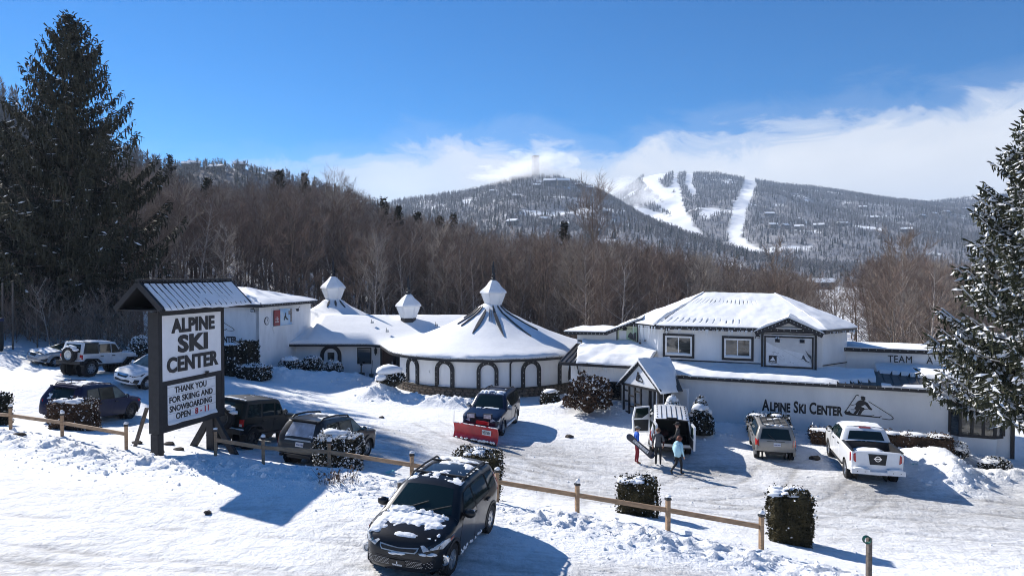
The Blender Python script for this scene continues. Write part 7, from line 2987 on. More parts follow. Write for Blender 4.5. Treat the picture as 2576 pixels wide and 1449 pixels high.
# ---- white crossover facing the road, half hidden by the sign
c = Car('crossover_car', 'white crossover facing the road, partly hidden by the road sign', [(-2.22, .42), (-2.28, .70), (-2.22, 1.05), (-1.86, 1.58), (-1.7, 1.66), (-.9, 1.71), (.0, 1.70), (.30, 1.62), (1.06, 1.12), (1.2, 1.07), (1.92, .98), (2.20, .86), (2.28, .66), (2.28, .44), (2.2, .32)],
        2.67, .36, 1.82, 1.06, 1.34, 'paint_white', tyre_w=.23, nose=.26, tail=.14, sill=.34)
c.wheels('rim_silver', 10, 1, rr=.70)
c.screen(7, m0=.05, m1=.03, mat='glass_clear')
c.windows([[(.0, 1.12), (.82, 1.12), (.28, 1.54), (.0, 1.57)], [(-.95, 1.12), (-.06, 1.12), (-.06, 1.57), (-.95, 1.56)], [(-1.7, 1.18), (-1.03, 1.13), (-1.03, 1.55), (-1.5, 1.5)]])
c.doors([[(-.02, .40), (.84, .44), (.90, .68), (.82, 1.06), (-.02, 1.06)], [(-.86, .42), (-.06, .40), (-.06, 1.06), (-.95, 1.06), (-.95, .85)]])
c.flares('plastic_black', .02, .07)
g1 = c.patch('grille', [(-.32, .66), (.32, .66), (.40, .80), (.34, .90), (-.34, .90), (-.40, .80)], c.front(), 'chrome', .02, .03, .12)
c.patch('grille_mesh', [(-.29, .68), (.29, .68), (.36, .80), (.31, .88), (-.31, .88), (-.36, .80)], c.front(), 'plastic_black', .026, .03, .12, g1)
c.patch('front_bumper', [(-.80, .36), (.80, .36), (.86, .50), (.5, .56), (-.5, .56), (-.86, .50)], c.front(), 'plastic_black', .02, .03, .14)
for sd in (1, -1):
    c.patch('headlight', [(sd * a, b) for a, b in ((.46, .78), (.62, .74), (1.0, .80), (1.12, .94), (.62, .90))][::sd], c.front(), 'glass_dark', .02, .03, .1)
    c.patch('running_lamp', [(sd * a, b) for a, b in ((.62, .77), (.92, .80), (.95, .84), (.64, .82))][::sd], c.front(), 'lamp_glass', .026, .02, .1)
    c.patch('fog_lamp', [(sd * a, b) for a, b in ((.62, .46), (.86, .46), (.9, .6), (.68, .62))][::sd], c.front(), 'plastic_black', .022, .02, .1)
c.mirror(.74, 1.14, mat='paint_white')
c.snow(1.25, 1.95, -.7, .7, .52, .02, 51, 2.2, 30, 34)
c.snow(-1.6, .1, -.6, .6, .8, .03, 52, 1.8, 40, 30)
c.place(-20.7, 41.3, 180 + 20)

# ---- snow covered sedan beside the white off-road car
c = Car('sedan_car', 'dark sedan with snow covered hood beside the white off-road car', [(-2.2, .36), (-2.28, .62), (-2.22, .92), (-1.6, 1.0), (-1.2, 1.36), (-.9, 1.42), (.0, 1.43), (.22, 1.38), (.95, .98), (1.1, .94), (1.9, .82), (2.22, .70), (2.30, .52), (2.26, .34), (2.2, .24)],
        2.7, .32, 1.78, .94, 1.20, 'paint_silver', tyre_w=.21, nose=.30, tail=.16, sill=.25)
c.wheels('rim_silver', 7, 0, rr=.68)
c.screen(7, m0=.05, m1=.03)
c.screen(3, 'rear_window', m0=.05, m1=.03)
c.windows([[(.0, .98), (.72, .98), (.2, 1.32), (.0, 1.34)], [(-.9, .98), (-.06, .98), (-.06, 1.34), (-.8, 1.32)]])
c.doors([[(-.02, .30), (.80, .34), (.86, .56), (.78, .93), (-.02, .93)], [(-.88, .34), (-.06, .30), (-.06, .93), (-.98, .93), (-.98, .75)]])
c.patch('front_bumper', [(-.86, .30), (.86, .30), (.9, .52), (-.9, .52)], c.front(), 'plastic_black', .02, .03, .14)
g1 = c.patch('grille', [(-.26, .54), (.26, .54), (.32, .72), (-.32, .72)], c.front(), 'chrome', .02, .03, .12)
c.patch('grille_mesh', [(-.23, .56), (.23, .56), (.28, .70), (-.28, .70)], c.front(), 'plastic_black', .026, .03, .12, g1)
for sd in (1, -1):
    c.patch('headlight', [(sd * a, b) for a, b in ((.42, .58), (.9, .60), (1.02, .74), (.5, .72))][::sd], c.front(), 'lamp_glass', .02, .03, .1)
c.mirror(.7, 1.0)
c.snow(1.0, 2.1, -.78, .78, .85, .04, 61, 2, 40, 40)
c.snow(-1.3, .15, -.55, .55, .9, .05, 62, 2, 40, 30)
c.place(-28.7, 46.0, 180 + 24)

# ---- blue SUV with a snow plough
c = Car('plow_car', 'dark blue full size car carrying a red snow plow in the middle of the lot', [(-2.42, .48), (-2.50, .70), (-2.46, 1.10), (-2.28, 1.74), (-2.2, 1.82), (-1.4, 1.88), (.15, 1.87), (.42, 1.80), (1.02, 1.24), (1.12, 1.20), (2.20, 1.12), (2.42, 1.04), (2.50, .86), (2.52, .54), (2.44, .42)],
        2.95, .39, 1.98, 1.18, 1.50, 'paint_blue', tyre_w=.26, wheel_x=(-1.40, 1.55), nose=.12, tail=.10, sill=.40)
c.wheels('rim_silver', 6, 0, rr=.66)
c.screen(7, m0=.04, m1=.03)
c.screen(2, 'rear_window', m0=.08, m1=.03, my=.14)
c.windows([[(.0, 1.22), (.86, 1.24), (.42, 1.70), (.0, 1.76)], [(-1.0, 1.22), (-.07, 1.22), (-.07, 1.76), (-1.0, 1.76)], [(-2.2, 1.24), (-1.12, 1.22), (-1.12, 1.76), (-2.08, 1.74)]])
c.doors([[(-.02, .46), (1.0, .48), (1.02, 1.16), (-.02, 1.16)], [(-.92, .95), (-.78, .48), (-.07, .46), (-.07, 1.16), (-1.02, 1.16)]])
c.flares('paint_blue', .03, .08)
for sd in (1, -1):
    c.patch('headlight', [(sd * a, b) for a, b in ((.52, .84), (.98, .84), (1.02, 1.02), (.52, 1.02))][::sd], c.front(), 'lamp_glass', .015, .03, .12)
    MB().tube([c.top_pt(x, sd * .60, o) for x, o in ((-.2, 0), (-.35, .05), (-1.2, .06), (-2.0, .05), (-2.1, 0))], .03, 6).build('roof_rail', 'plastic_black', c.root, smooth=50)
    pl2 = MB().box((2.62, sd * .42, 1.14), (.16, .42, .24)).build('plow_lamp', 'plastic_black', c.root)
    MB().box((2.71, sd * .42, 1.14), (.02, .37, .19)).build('lens', 'lamp_glass', pl2)
    c.patch('side_step', [(-.9, .34), (.95, .34), (.95, .46), (-.9, .46)], c.side(sd), 'snow_clump', .05, .08, .3, label='side step caked in snow')
for x in (-.5, -1.2):
    MB().bar(c.top_pt(x, -.6, .04), c.top_pt(x, .6, .04), .05, .03).build('cross_bar', 'plastic_black', c.root)
c.patch('grille', rect(-.48, .48, .78, 1.0), c.front(), 'plastic_black', .01, .02, .2)
c.patch('front_bumper', rect(-.9, .9, .50, .74), c.front(), 'rim_silver', .03, .04, .2)
c.patch('hood_badge', rect(-.05, .05, 1.05, 1.10), c.front(), 'chrome', .02, .02, .2)
c.mirror(.84, 1.28, (.12, .24, .24), 'paint_silver')
c.snow(-.15, .36, -.66, .66, .68, .05, 71, 1.7, 30, 46)
c.snow(1.04, 1.16, -.6, .6, .75, .03, 72, 3, 8, 40)
c.snow(-2.1, -.3, -.5, .5, .16, .01, 73, 2.5, 40, 30)
c.place(-1.02, 37.4, 180 + 13)
cw = c.mw
plow = thing('snow_plow', cw @ Vector((3.15, 0, 0)), 'red snow plow blade with white lettering mounted on the dark blue car', 'snow plow', rotz=0)
m_ = cw @ Matrix.Translation((3.25, 0, .06)) @ Matrix.Rotation(R(-19), 4, 'Z')
plow.rotation_euler = m_.to_euler()
plow.location = m_.translation
bw, bp = 1.27, []
for t in np.linspace(-.9, .75, 9):
    bp.append((.42 * (1 - math.cos(t)) * .9, .40 + .52 * math.sin(t)))
mb = MB()
n = len(bp)
vs = [Vector((x, y, z)) for y in np.linspace(-bw, bw, 9) for x, z in bp]
mb.add(vs, [(i * n + k, (i + 1) * n + k, (i + 1) * n + k + 1, i * n + k + 1) for i in range(8) for k in range(n - 1)])
mb.add([v - Vector((.03, 0, 0)) for v in vs], [(i * n + k, i * n + k + 1, (i + 1) * n + k + 1, (i + 1) * n + k) for i in range(8) for k in range(n - 1)])
mb.build('blade', 'plow_red', plow, smooth=60)
MB().box((.16, 0, .01), (.03, 2 * bw, .12)).build('cutting_edge', 'black_metal', plow)
MB().bar((bp[-1][0] - .02, -bw, bp[-1][1]), (bp[-1][0] - .02, bw, bp[-1][1]), .06, .05).build('top_rail', 'plow_red', plow)
for y in (-bw, bw):
    mb = MB()
    mb.prism([(x + .015, y, z) for x, z in bp] + [(x - .06, y, z) for x, z in bp[::-1]], (0, .025 if y < 0 else -.025, 0))
    mb.build('end_rib', 'plow_red', plow)
MB().tube([(bp[-1][0], -bw + .03, bp[-1][1]), (bp[-1][0], -bw + .03, bp[-1][1] + .55)], .012, 5).build('guide_rod', 'black_metal', plow)
mb = MB()
for y in (-.42, .42):
    mb = MB()
    mb.bar((-.05, y * .7, .3), (-.75, y, .35), .09, .10)
    mb.build('push_arm', 'plow_red', plow)
MB().box((-.55, 0, .78), (.12, .7, .14)).build('lift_frame', 'plow_red', plow)
mb = MB()
q0 = [Vector((bp[5][0] + .02, .38, .40)), Vector((bp[5][0] + .02, .90, .40)), Vector((bp[6][0] + .02, .90, .62)), Vector((bp[6][0] + .02, .38, .62))]
mb.prism([Vector((.03 + .02, y, z)) for y, z in ((.40, .37), (.92, .37), (.92, .61), (.40, .61))], (.012, 0, 0))
dc = mb.build('decal', 'paint_white', plow)
o = text_mesh('WESTERN', .2, 'sign_ink', bold=.004, depth=.004, xs=.50, parent=dc, mw=frame_mw((.066, .425, .42), (0, 1, 0), (1, 0, 0)))
mb = MB()
r = random.Random(2)
for k in range(26):
    y = -bw + 2 * bw * r.random()
    mb.blob((bp[-1][0], y, bp[-1][1] + .02), (.05, .08, .025), k, 1, .3)
for k in range(34):
    y = -bw + 2 * bw * r.random()
    mb.blob((.20, y, .09 + r.uniform(-.01, .03)), (.03, .08, .035 + .02 * (y > .3)), k + 40, 1, .3)
mb.build('snow_crust', 'snow_clump', plow, kind='stuff', smooth=60, label='snow stuck along the plow blade')

# ---- white wagon being unloaded: barn doors and a side door open
c = Car('unloading_car', 'white full size wagon with open rear doors and roof ribs being unloaded', [(-2.70, .52), (-2.78, .74), (-2.78, 1.02), (-2.68, 1.72), (-2.62, 1.84), (-1.8, 1.90), (.0, 1.90), (.32, 1.84), (.98, 1.26), (1.1, 1.22), (2.4, 1.12), (2.66, 1.0), (2.72, .80), (2.72, .5), (2.64, .42)],
        3.34, .39, 1.96, 1.16, 1.56, 'paint_white', tyre_w=.26, wheel_x=(-1.62, 1.72), nose=.14, tail=.03, sill=.40, skip=(1, 2, 3), rnd=.07)
c.wheels('rim_silver', 6, 0, rr=.66)
c.screen(7, m0=.04, m1=.03)
c.windows([[(.08, 1.22), (.86, 1.24), (.40, 1.72), (.08, 1.78)], [(-.95, 1.22), (.0, 1.22), (.0, 1.78), (-.95, 1.78)], [(-2.5, 1.24), (-1.05, 1.22), (-1.05, 1.78), (-2.46, 1.76)]])
c.doors([[(.06, .46), (1.05, .48), (1.08, 1.18), (.06, 1.18)], [(-.92, .48), (.0, .46), (.0, 1.18), (-.98, 1.18)]], sides=(-1,))
c.doors([[(.06, .46), (1.05, .48), (1.08, 1.18), (.06, 1.18)]], sides=(1,))
c.patch('rear_bumper', rect(-.95, .95, .44, .62), c.rear(), 'plastic_black', .10, .12, .2)
mb = MB()
mb.box((-1.6, 0, .66), (2.2, 1.72, .04))
mb.box((-.6, 0, 1.2), (.04, 1.6, 1.1))
for sd in (1, -1):
    mb.box((-1.65, sd * .84, 1.15), (2.1, .03, 1.0))
mb.box((-1.65, 0, 1.82), (2.1, 1.5, .03))
mb.build('cargo_lining', 'plastic_black', c.root)
mb = MB()
for k, (x, y, z, s_) in enumerate(((-2.3, .4, .8, .28), (-2.0, -.3, .82, .3), (-2.4, -.1, .76, .2), (-1.9, .3, 1.0, .25))):
    b_ = MB().blob((x, y, z), (s_, s_ * .9, s_ * .6), k + 3, 2, .3)
    b_.build('luggage', ['cloth_dark', 'cloth_grey', 'cloth_dark', 'cloth_check'][k], c.root, smooth=60)
for sd in (1, -1):
    c.patch('tail_light', [(sd * a, b) for a, b in ((.86, .80), (1.06, .80), (1.04, 1.26), (.88, 1.26))][::sd], c.rear(), 'lamp_red', .03, .04, .12)
    mb = MB()
    ang = R(98 if sd > 0 else 82)
    hx, hy = -2.74, sd * .84
    d = Vector((-math.sin(ang), sd * math.cos(ang), 0)) if sd > 0 else Vector((-math.sin(ang), sd * math.cos(ang), 0))
    A = Vector((hx, hy, 0))
    w_, t_ = .80, .09
    nv_ = Vector((-d.y, d.x, 0))
    zt_ = 1.74
    mb.prism([A + Vector((0, 0, .68)), A + d * w_ + Vector((0, 0, .68)), A + d * w_ + Vector((0, 0, 1.16)), A + d * (w_ * .96) + Vector((.10, 0, zt_)), A + Vector((.06, 0, zt_)), A + Vector((0, 0, 1.16))], nv_ * t_)
    dd = mb.build('rear_door', 'paint_white', c.root)
    mb = MB()
    for off in (-.006, t_ + .001):
        mb.prism([A + d * .08 + Vector((.01, 0, 1.2)) + nv_ * off, A + d * (w_ - .08) + Vector((.01, 0, 1.2)) + nv_ * off, A + d * (w_ - .12) + Vector((.07, 0, zt_ - .07)) + nv_ * off, A + d * .08 + Vector((.06, 0, zt_ - .07)) + nv_ * off], nv_ * .005)
    mb.build('window', 'glass_car', dd)
    mb = MB()
    off = -.012 if sd < 0 else t_ + .002
    mb.prism([A + d * .06 + Vector((0, 0, .74)) + nv_ * off, A + d * (w_ - .06) + Vector((0, 0, .74)) + nv_ * off, A + d * (w_ - .06) + Vector((0, 0, 1.12)) + nv_ * off, A + d * .06 + Vector((0, 0, 1.12)) + nv_ * off], nv_ * .01)
    mb.build('inner_panel', 'plastic_black', dd)
# open door on the driver's side
A = Vector((.0, .99, 0))
ang = R(66)
d = Vector((-math.cos(ang), math.sin(ang), 0))
nv_ = Vector((d.y, -d.x, 0))
mb = MB()
mb.prism([A + Vector((0, 0, .48)), A + d * .85 + Vector((0, 0, .50)), A + d * .92 + Vector((0, 0, 1.18)), A + d * .86 + Vector((0, -.06, 1.78)), A + d * .1 + Vector((0, -.06, 1.82)), A + Vector((0, 0, 1.18))], nv_ * .10)
dd = mb.build('side_door', 'paint_white', c.root)
mb = MB()
for off in (-.008, .102):
    mb.prism([A + d * .08 + Vector((0, 0, 1.22)) + nv_ * off, A + d * .84 + Vector((0, 0, 1.22)) + nv_ * off, A + d * .80 + Vector((0, -.05, 1.72)) + nv_ * off, A + d * .14 + Vector((0, -.05, 1.74)) + nv_ * off], nv_ * .006)
mb.build('window', 'glass_car', dd)
for off in (-.012, .103):
    mb = MB()
    mb.prism([A + d * .08 + Vector((0, 0, .56)) + nv_ * off, A + d * .78 + Vector((0, 0, .58)) + nv_ * off, A + d * .84 + Vector((0, 0, 1.14)) + nv_ * off, A + d * .06 + Vector((0, 0, 1.14)) + nv_ * off], nv_ * .008)
    mb.build('inner_panel', 'plastic_black' if off < 0 else 'paint_white', dd)
MB().box(A + d * .6 + nv_ * -.02 + Vector((0, 0, .70)), (.09, .03, .05)).build('door_lamp', 'lamp_red', dd)
mb = MB()
for y in (-.46, -.23, 0, .23, .46):
    MB().tube([c.top_pt(k, y, .006) for k in (-2.55, -2.2, -1.8, -1.0, -.3)], .02, 5).build('roof_rib', 'black_metal', c.root)
for sd in (1, -1):
    for k in range(6):
        MB().box(c.top_pt(-2.4 + k * .42, sd * .66, .02), (.06, .05, .04)).build('rack_foot', 'black_metal', c.root)
MB().box(c.top_pt(-2.62, 0, .03), (.10, .5, .05)).build('brake_lamp', 'plastic_black', c.root)
c.mirror(.9, 1.28, (.12, .24, .22), 'plastic_black')
c.place(7.85, 35.6, 11)
unload = c

# ---- tan boxy wagon
c = Car('tan_car', 'tan boxy four wheel drive car with roof rack facing the lettered wall', [(-2.02, .52), (-2.12, .70), (-2.08, 1.02), (-1.80, 1.54), (-1.72, 1.60), (-1.2, 1.63), (.0, 1.63), (.26, 1.58), (.80, 1.12), (.90, 1.08), (1.90, 1.0), (2.06, .92), (2.10, .72), (2.10, .5), (2.02, .42)],
        2.58, .36, 1.76, 1.04, 1.36, 'paint_tan', tyre_w=.23, nose=.08, tail=.06, sill=.42, crown=.025, rnd=.05)
c.wheels('rim_silver', 5, 0, rr=.62)
c.screen(7, m0=.04, m1=.03)
c.screen(2, 'rear_window', m0=.05, m1=.04, my=.10)
c.windows([[(.0, 1.09), (.66, 1.10), (.26, 1.50), (.0, 1.54)], [(-.8, 1.09), (-.06, 1.09), (-.06, 1.54), (-.8, 1.54)], [(-1.72, 1.12), (-.88, 1.09), (-.88, 1.54), (-1.56, 1.52)]])
c.doors([[(-.02, .48), (.80, .50), (.82, 1.04), (-.02, 1.04)], [(-.74, .8), (-.60, .50), (-.06, .48), (-.06, 1.04), (-.80, 1.04)]])
c.flares('paint_tan', .04, .08)
for sd in (1, -1):
    tl = c.patch('tail_light', [(sd * a, b) for a, b in ((.72, .76), (.92, .76), (.92, 1.06), (.74, 1.06))][::sd], c.rear(), 'lamp_red', .025, .04, .12)
    c.patch('turn_lamp', [(sd * a, b) for a, b in ((.73, .77), (.91, .77), (.91, .87), (.73, .87))][::sd], c.rear(), 'lamp_amber', .03, .02, .12, tl)
c.patch('rear_bumper', rect(-.90, .90, .46, .62), c.rear(), 'paint_tan', .07, .09, .2)
c.patch('pull_strip', rect(-.38, .38, .98, 1.0), c.rear(), 'plastic_black', .02, .02, .2)
c.patch('tailgate_seam', rect(-.84, .84, .655, .675), c.rear(), 'plastic_black', .012, .02, .2)
c.plate(-.06, .86, False, txt=[('BNK-6031', .075, .01)])
MB().bar(c.end_pt(-.02, 1.03, False, .03), c.end_pt(.34, 1.28, False, .03), .02).build('wiper', 'plastic_black', c.root)
for sd in (1, -1):
    MB().tube([c.top_pt(x, sd * .56, .05) for x in (.05, -1.55)], .02, 5).build('roof_rail', 'plastic_black', c.root)
for k in range(6):
    x = .0 - k * .30
    MB().bar(c.top_pt(x, -.56, .05 - .02), c.top_pt(x, .56, .05 - .02), .022, .02).build('cross_bar', 'plastic_black', c.root)
for y in (-.28, 0, .28):
    MB().bar(c.top_pt(.0, y, .03), c.top_pt(-1.5, y, .03), .016, .02).build('roof_slat', 'plastic_black', c.root)
c.mirror(.62, 1.14, (.10, .18, .15), 'plastic_black')
c.snow(-1.72, -1.60, -.4, .5, .8, .04, 91, 3, 8, 30)
c.snow(-.5, .1, -.5, .5, .4, .01, 92, 2, 20, 20)
c.place(12.45, 34.3, 14)

# ---- white pickup
c = Car('pickup_truck', 'white pickup truck with snow in its open bed', [(-2.82, .60), (-2.86, .90), (-2.84, 1.40), (-2.78, 1.42), (-1.02, 1.42), (-.96, 1.44), (-.72, 1.86), (-.60, 1.92), (.2, 1.95), (.72, 1.88), (1.30, 1.36), (1.42, 1.32), (2.45, 1.22), (2.72, 1.10), (2.82, .86), (2.82, .56), (2.74, .46)],
        3.55, .41, 2.02, 1.32, 1.62, 'paint_white', cat='pickup', tyre_w=.28, wheel_x=(-1.75, 1.80), nose=.16, tail=.04, sill=.52, skip=(3,), rnd=.07)
c.wheels('rim_silver', 6, 0, rr=.66)
c.screen(9, m0=.04, m1=.03)
c.screen(5, 'rear_window', m0=.04, m1=.06, my=.16)
c.windows([[(.36, 1.40), (1.16, 1.42), (.80, 1.76), (.36, 1.84)], [(-.62, 1.42), (.28, 1.40), (.28, 1.84), (-.50, 1.80)]])
c.doors([[(.34, .56), (1.32, .58), (1.36, 1.34), (.34, 1.36)], [(-.64, .56), (.28, .56), (.28, 1.36), (-.70, 1.36)]], handle_z=1.22)
mb = MB()
mb.box((-1.90, 0, .86), (1.86, 1.72, .05))
for sd in (1, -1):
    mb.box((-1.90, sd * .86, 1.13), (1.80, .04, .56))
    mb.box((-1.90, sd * .925, 1.425), (1.86, .11, .03))
mb.box((-2.76, 0, 1.13), (.05, 1.72, .56))
mb.box((-1.00, 0, 1.13), (.05, 1.72, .56))
mb.build('bed_lining', 'plastic_black', c.root)
mb = MB()
NXs, NYs = 24, 22
for i in range(NXs + 1):
    for j in range(NYs + 1):
        x, y = -2.72 + 1.68 * i / NXs, -.83 + 1.66 * j / NYs
        n = mn.noise(Vector((x * 1.6, y * 1.8, 4)))
        mb.v.append((x, y, 1.12 + .18 * n + .10 * math.cos(y * 3) - (.14 if j > NYs - 4 else 0)))
for i in range(NXs):
    for j in range(NYs):
        k = i * (NYs + 1) + j
        mb.f.append((k, k + NYs + 1, k + NYs + 2, k + 1))
        mb.m.append(0)
mb.build('bed_snow', 'snow', c.root, smooth=60)
for sd in (1, -1):
    c.patch('tail_light', [(sd * a, b) for a, b in ((.80, .98), (1.06, .98), (1.06, 1.34), (.82, 1.34))][::sd], c.rear(), 'lamp_red', .022, .04, .12)
    mb = MB()
    mb.box((-2.98, sd * .66, .66), (.20, .68, .20))
    bp_ = mb.build('bumper_end', 'paint_white', c.root)
    MB().blob((-2.98, sd * .66, .77), (.11, .30, .05), 3 + sd, 2, .3).build('snow_cap', 'snow_clump', bp_, smooth=60)
    for k in (-.16, .12):
        MB().lathe([(.018, -.004), (.001, 0)], 8, (-3.083, sd * .66 + k, .66), 'X').build('sensor', 'plastic_black', bp_)
    MB().box((-.2, sd * .98, .50), (2.2, .12, .06)).build('side_step', 'plastic_black', c.root)
MB().box((-2.97, 0, .60), (.16, .72, .12)).build('bumper_centre', 'paint_white', c.root)
gt = c.patch('tailgate', [(-.80, .78), (.80, .78), (.80, 1.38), (-.80, 1.38)], c.rear(), 'paint_white', .014, .03, .2)
bz = c.patch('tailgate_panel', [(-.29, .92), (.29, .92), (.35, 1.34), (-.35, 1.34)], c.rear(), 'plastic_black', .024, .02, .2, gt)
mb = MB()
q = c.end_pt(0, 1.16, False, .03)
mb.lathe([(.115, .0), (.115, -.012), (.085, -.012), (.085, 0)], 18, q, 'X')
mb.box(q + Vector((-.008, 0, 0)), (.014, .30, .05))
mb.build('round_emblem', 'chrome', gt)
c.patch('brake_lamp', rect(-.22, .22, 1.87, 1.91), c.rear(), 'lamp_red', .06, .05, .2) if False else MB().box(c.top_pt(-.64, 0, .02), (.08, .46, .05)).build('brake_lamp', 'lamp_red', c.root)
c.mirror(1.02, 1.46, (.14, .26, .26), 'plastic_black')
c.snow(-.5, .6, -.75, .75, .92, .03, 95, 1.2, 40, 36)
c.snow(1.4, 2.4, -.8, .8, .9, .03, 96, 1.2, 30, 30)
MB().bar((-3.02, 0, .52), (-2.7, 0, .52), .09).build('tow_hitch', 'plastic_black', c.root)
c.place(15.4, 31.5, 13.5)
# ------------------------------------------------------------------ post and rail fence
def fence(posts, label, ext=None):
    t = thing('rail_fence', (posts[0][0], posts[0][1], gz(*posts[0])), label, 'fence')
    tops = []
    for i, (x, y) in enumerate(posts):
        g = gz(x, y)
        a = R(20)
        h = .80 + .05 * math.sin(i * 2.1)
        tops.append(Vector((x, y, g + h)))
        p = MB().box((x, y, g + h / 2 - .3), (.10, .10, h + .6), a).build('post', 'wood_new', t)
        if i in (0,) and ext:
            continue
        cp = MB().box((x, y, g + h + .025), (.135, .135, .05), a)
        cp.add([(x - .06, y - .06, g + h + .05), (x + .06, y - .06, g + h + .05), (x + .06, y + .06, g + h + .05), (x - .06, y + .06, g + h + .05), (x, y, g + h + .10)], [(0, 1, 4), (1, 2, 4), (2, 3, 4), (3, 0, 4)])
        c = cp.build('post_cap', 'black_metal', p)
        MB().blob((x + .01, y - .01, g + h + .085), (.075, .07, .05 + .025 * (i % 3)), i, 2, .35, flat=.6).build('snow_cap', 'snow_clump', c, smooth=60)
    for a, b in zip(tops, tops[1:]):
        a, b = a - Vector((0, 0, .27)), b - Vector((0, 0, .27))
        d = (b - a).normalized()
        MB().bar(a + d * .055, b - d * .055, .045, .12).build('rail', 'wood_new', t)
    return t


FP = [tuple(p) for p in FENCE]
fence([(-23.4, 28.6), FP[1], FP[2], FP[3]], 'short new wooden post and rail fence ending beside the road sign', True)
fence(FP[4:12], 'long new wooden post and rail fence running behind the black hatchback')

# ------------------------------------------------------------------ small things
def ground_pt(px, py, d0=12, d1=60):
    lo, hi = d0, d1
    for _ in range(40):
        m = (lo + hi) / 2
        p = at(px, py, m)
        if p.z > gz(p.x, p.y):
            lo = m
        else:
            hi = m
    p = at(px, py, lo)
    return Vector((p.x, p.y, gz(p.x, p.y)))


x, y = 8.55, 17.0
g = gz(x, y)
t = thing('marker_post', (x, y, g), 'weathered grey post with a green wire coil on top', 'post')
zt = at(2190, 1352, 17).z
MB().box((x, y, zt - .8), (.10, .10, 1.6), R(10)).build('post', 'wood_grey', t)
mb = MB()
for k in range(5):
    mb.tube([Vector((x - .09 + .085 * math.cos(a), y - .03 - .02 * k, zt - .02 + .085 * math.sin(a))) for a in np.linspace(0, 6.1, 16)], .012, 5)
pbr('wire_green', (.01, .09, .07), .35)
mb.build('wire_coil', 'wire_green', t)
x, y = -13.15, 25.0
g = gz(x, y)
o = MB().bar((x - .12, y, g - .1), (x + .22, y + .25, g + 1.32), .16, .07).build('leaning_board', 'wood_grey', label='grey weathered board leaning beside the road sign', cat='board')
for px, py, s, lab in ((395, 1140, .24, 'flat dark rock at the foot of the sign post'), (450, 1132, .20, 'flat dark rock between the sign posts'), (425, 1118, .22, 'dark rock behind the sign post foot'), (345, 1115, .2, 'small dark rock by the fence post next to the leaning board'), (48, 1095, .2, 'dark grass clump beside the first fence post')):
    p = ground_pt(px, py)
    MB().blob(p + Vector((0, 0, .02)), (s, s * .7, s * .4), px, 2, .4, 1.5).build('rock', 'debris', label=lab, cat='rock')
for px, py, s, lab, cat in ((960, 1051, .14, 'small dark clod alone on the sunlit lot left of the plow', 'clod'), (1432, 1100, .22, 'dark clod on the lot between plow and open white car', 'clod'), (522, 1292, .10, 'dark clod on the road below the sign shadow', 'clod'), (2048, 1155, .26, 'dark slush lump dropped beside the tan car', 'clod')):
    p = ground_pt(px, py)
    MB().blob(p + Vector((0, 0, .03)), (s, s * .8, s * .55), px, 2, .6, 2.2).build('dirt_clod', 'debris', label=lab, cat=cat)
for px, py, lab in ((2302, 1172, 'torn teal plastic scrap on the snow behind the white pickup'), (982, 1192, 'torn teal plastic scrap in the shadow beside the frosted hedge')):
    p = ground_pt(px, py)
    r = random.Random(px)
    mb = MB()
    pts = [p + Vector((r.uniform(-.22, .22), r.uniform(-.16, .16), r.uniform(.03, .13))) for _ in range(9)]
    mb.add(pts, [(0, 1, 2), (1, 3, 2), (2, 3, 4), (4, 5, 6), (3, 6, 7), (5, 7, 8), (0, 4, 8)])
    mb.build('plastic_scrap', 'teal_plastic', label=lab, cat='litter')
p = ground_pt(1008, 1228)
t = thing('log_stubs', p, 'pair of snow capped cut stubs beside the black hatchback', 'stump')
for k, (dx, s) in enumerate(((0, .09), (.24, .07))):
    q = p + Vector((dx, -dx * .4, 0))
    st = MB().lathe([(s, -.1), (s, .16), (.01, .17)], 9, q).build('stub', 'wood_grey', t)
    MB().blob(q + Vector((.04, .03, .2)), (s * 1.5, s * 1.4, .08), k, 2, .3).build('snow_cap', 'snow_clump', st, smooth=60)
mb = MB()
r = random.Random(12)
for i in range(70):
    p = ground_pt(r.uniform(800, 905), r.uniform(1195, 1222))
    d = Vector((r.gauss(0, .5), r.gauss(0, .5), 1)).normalized()
    L = r.uniform(.12, .42)
    mb.tube([p, p + d * L * .5, p + d * L + Vector((r.gauss(0, .06), 0, 0))], [.008, .006, .003], 3, caps=False)
    if i % 3 == 0:
        mb.blob(p + d * L, (.03, .03, .04), i, 1, .5)
mb.build('dead_weeds', 'twig_dead', kind='stuff', label='dead weeds sticking out of the snow bank by the frosted hedge')
# far left: dark container, poles
x, y = -35.6, 46.5
g = gz(x, y)
t = thing('trash_container', (x, y, g), 'dark blue container with snow on its lid at the left picture edge', 'container')
MB().box((x, y, g + .85), (3.4, 2.2, 2.0), R(8)).build('container_body', 'bin_brown', t)
l_ = MB().box((x, y, g + 1.95), (3.5, 2.3, .22), R(8)).build('lid', 'bin_blue', t)
MB().blob((x, y, g + 2.08), (1.75, 1.15, .22), 3, 3, .2, flat=.8).build('snow_cap', 'snow', l_, smooth=60)
for k, (dx, lab) in enumerate(((.3, 'left of two thin dark poles behind the container'), (1.0, 'right of two thin dark poles behind the container'))):
    MB().tube([(x + dx, y + 3, g - .5), (x + dx + .05, y + 3, g + 4.4)], .06, 6).build('utility_pole', 'wood_grey', label=lab, cat='pole')


# ------------------------------------------------------------------ far houses
def on_hill(px, py, H, D0, D):
    for v in np.linspace(0, 1.0, 260):
        y = D0 + (D - D0) * v
        p = at(px, py, y)
        z = float(H(np.array([p.x]), np.array([y]))[0])
        if z > p.z:
            return Vector((p.x, y, z))
    return Vector((p.x, y, z))


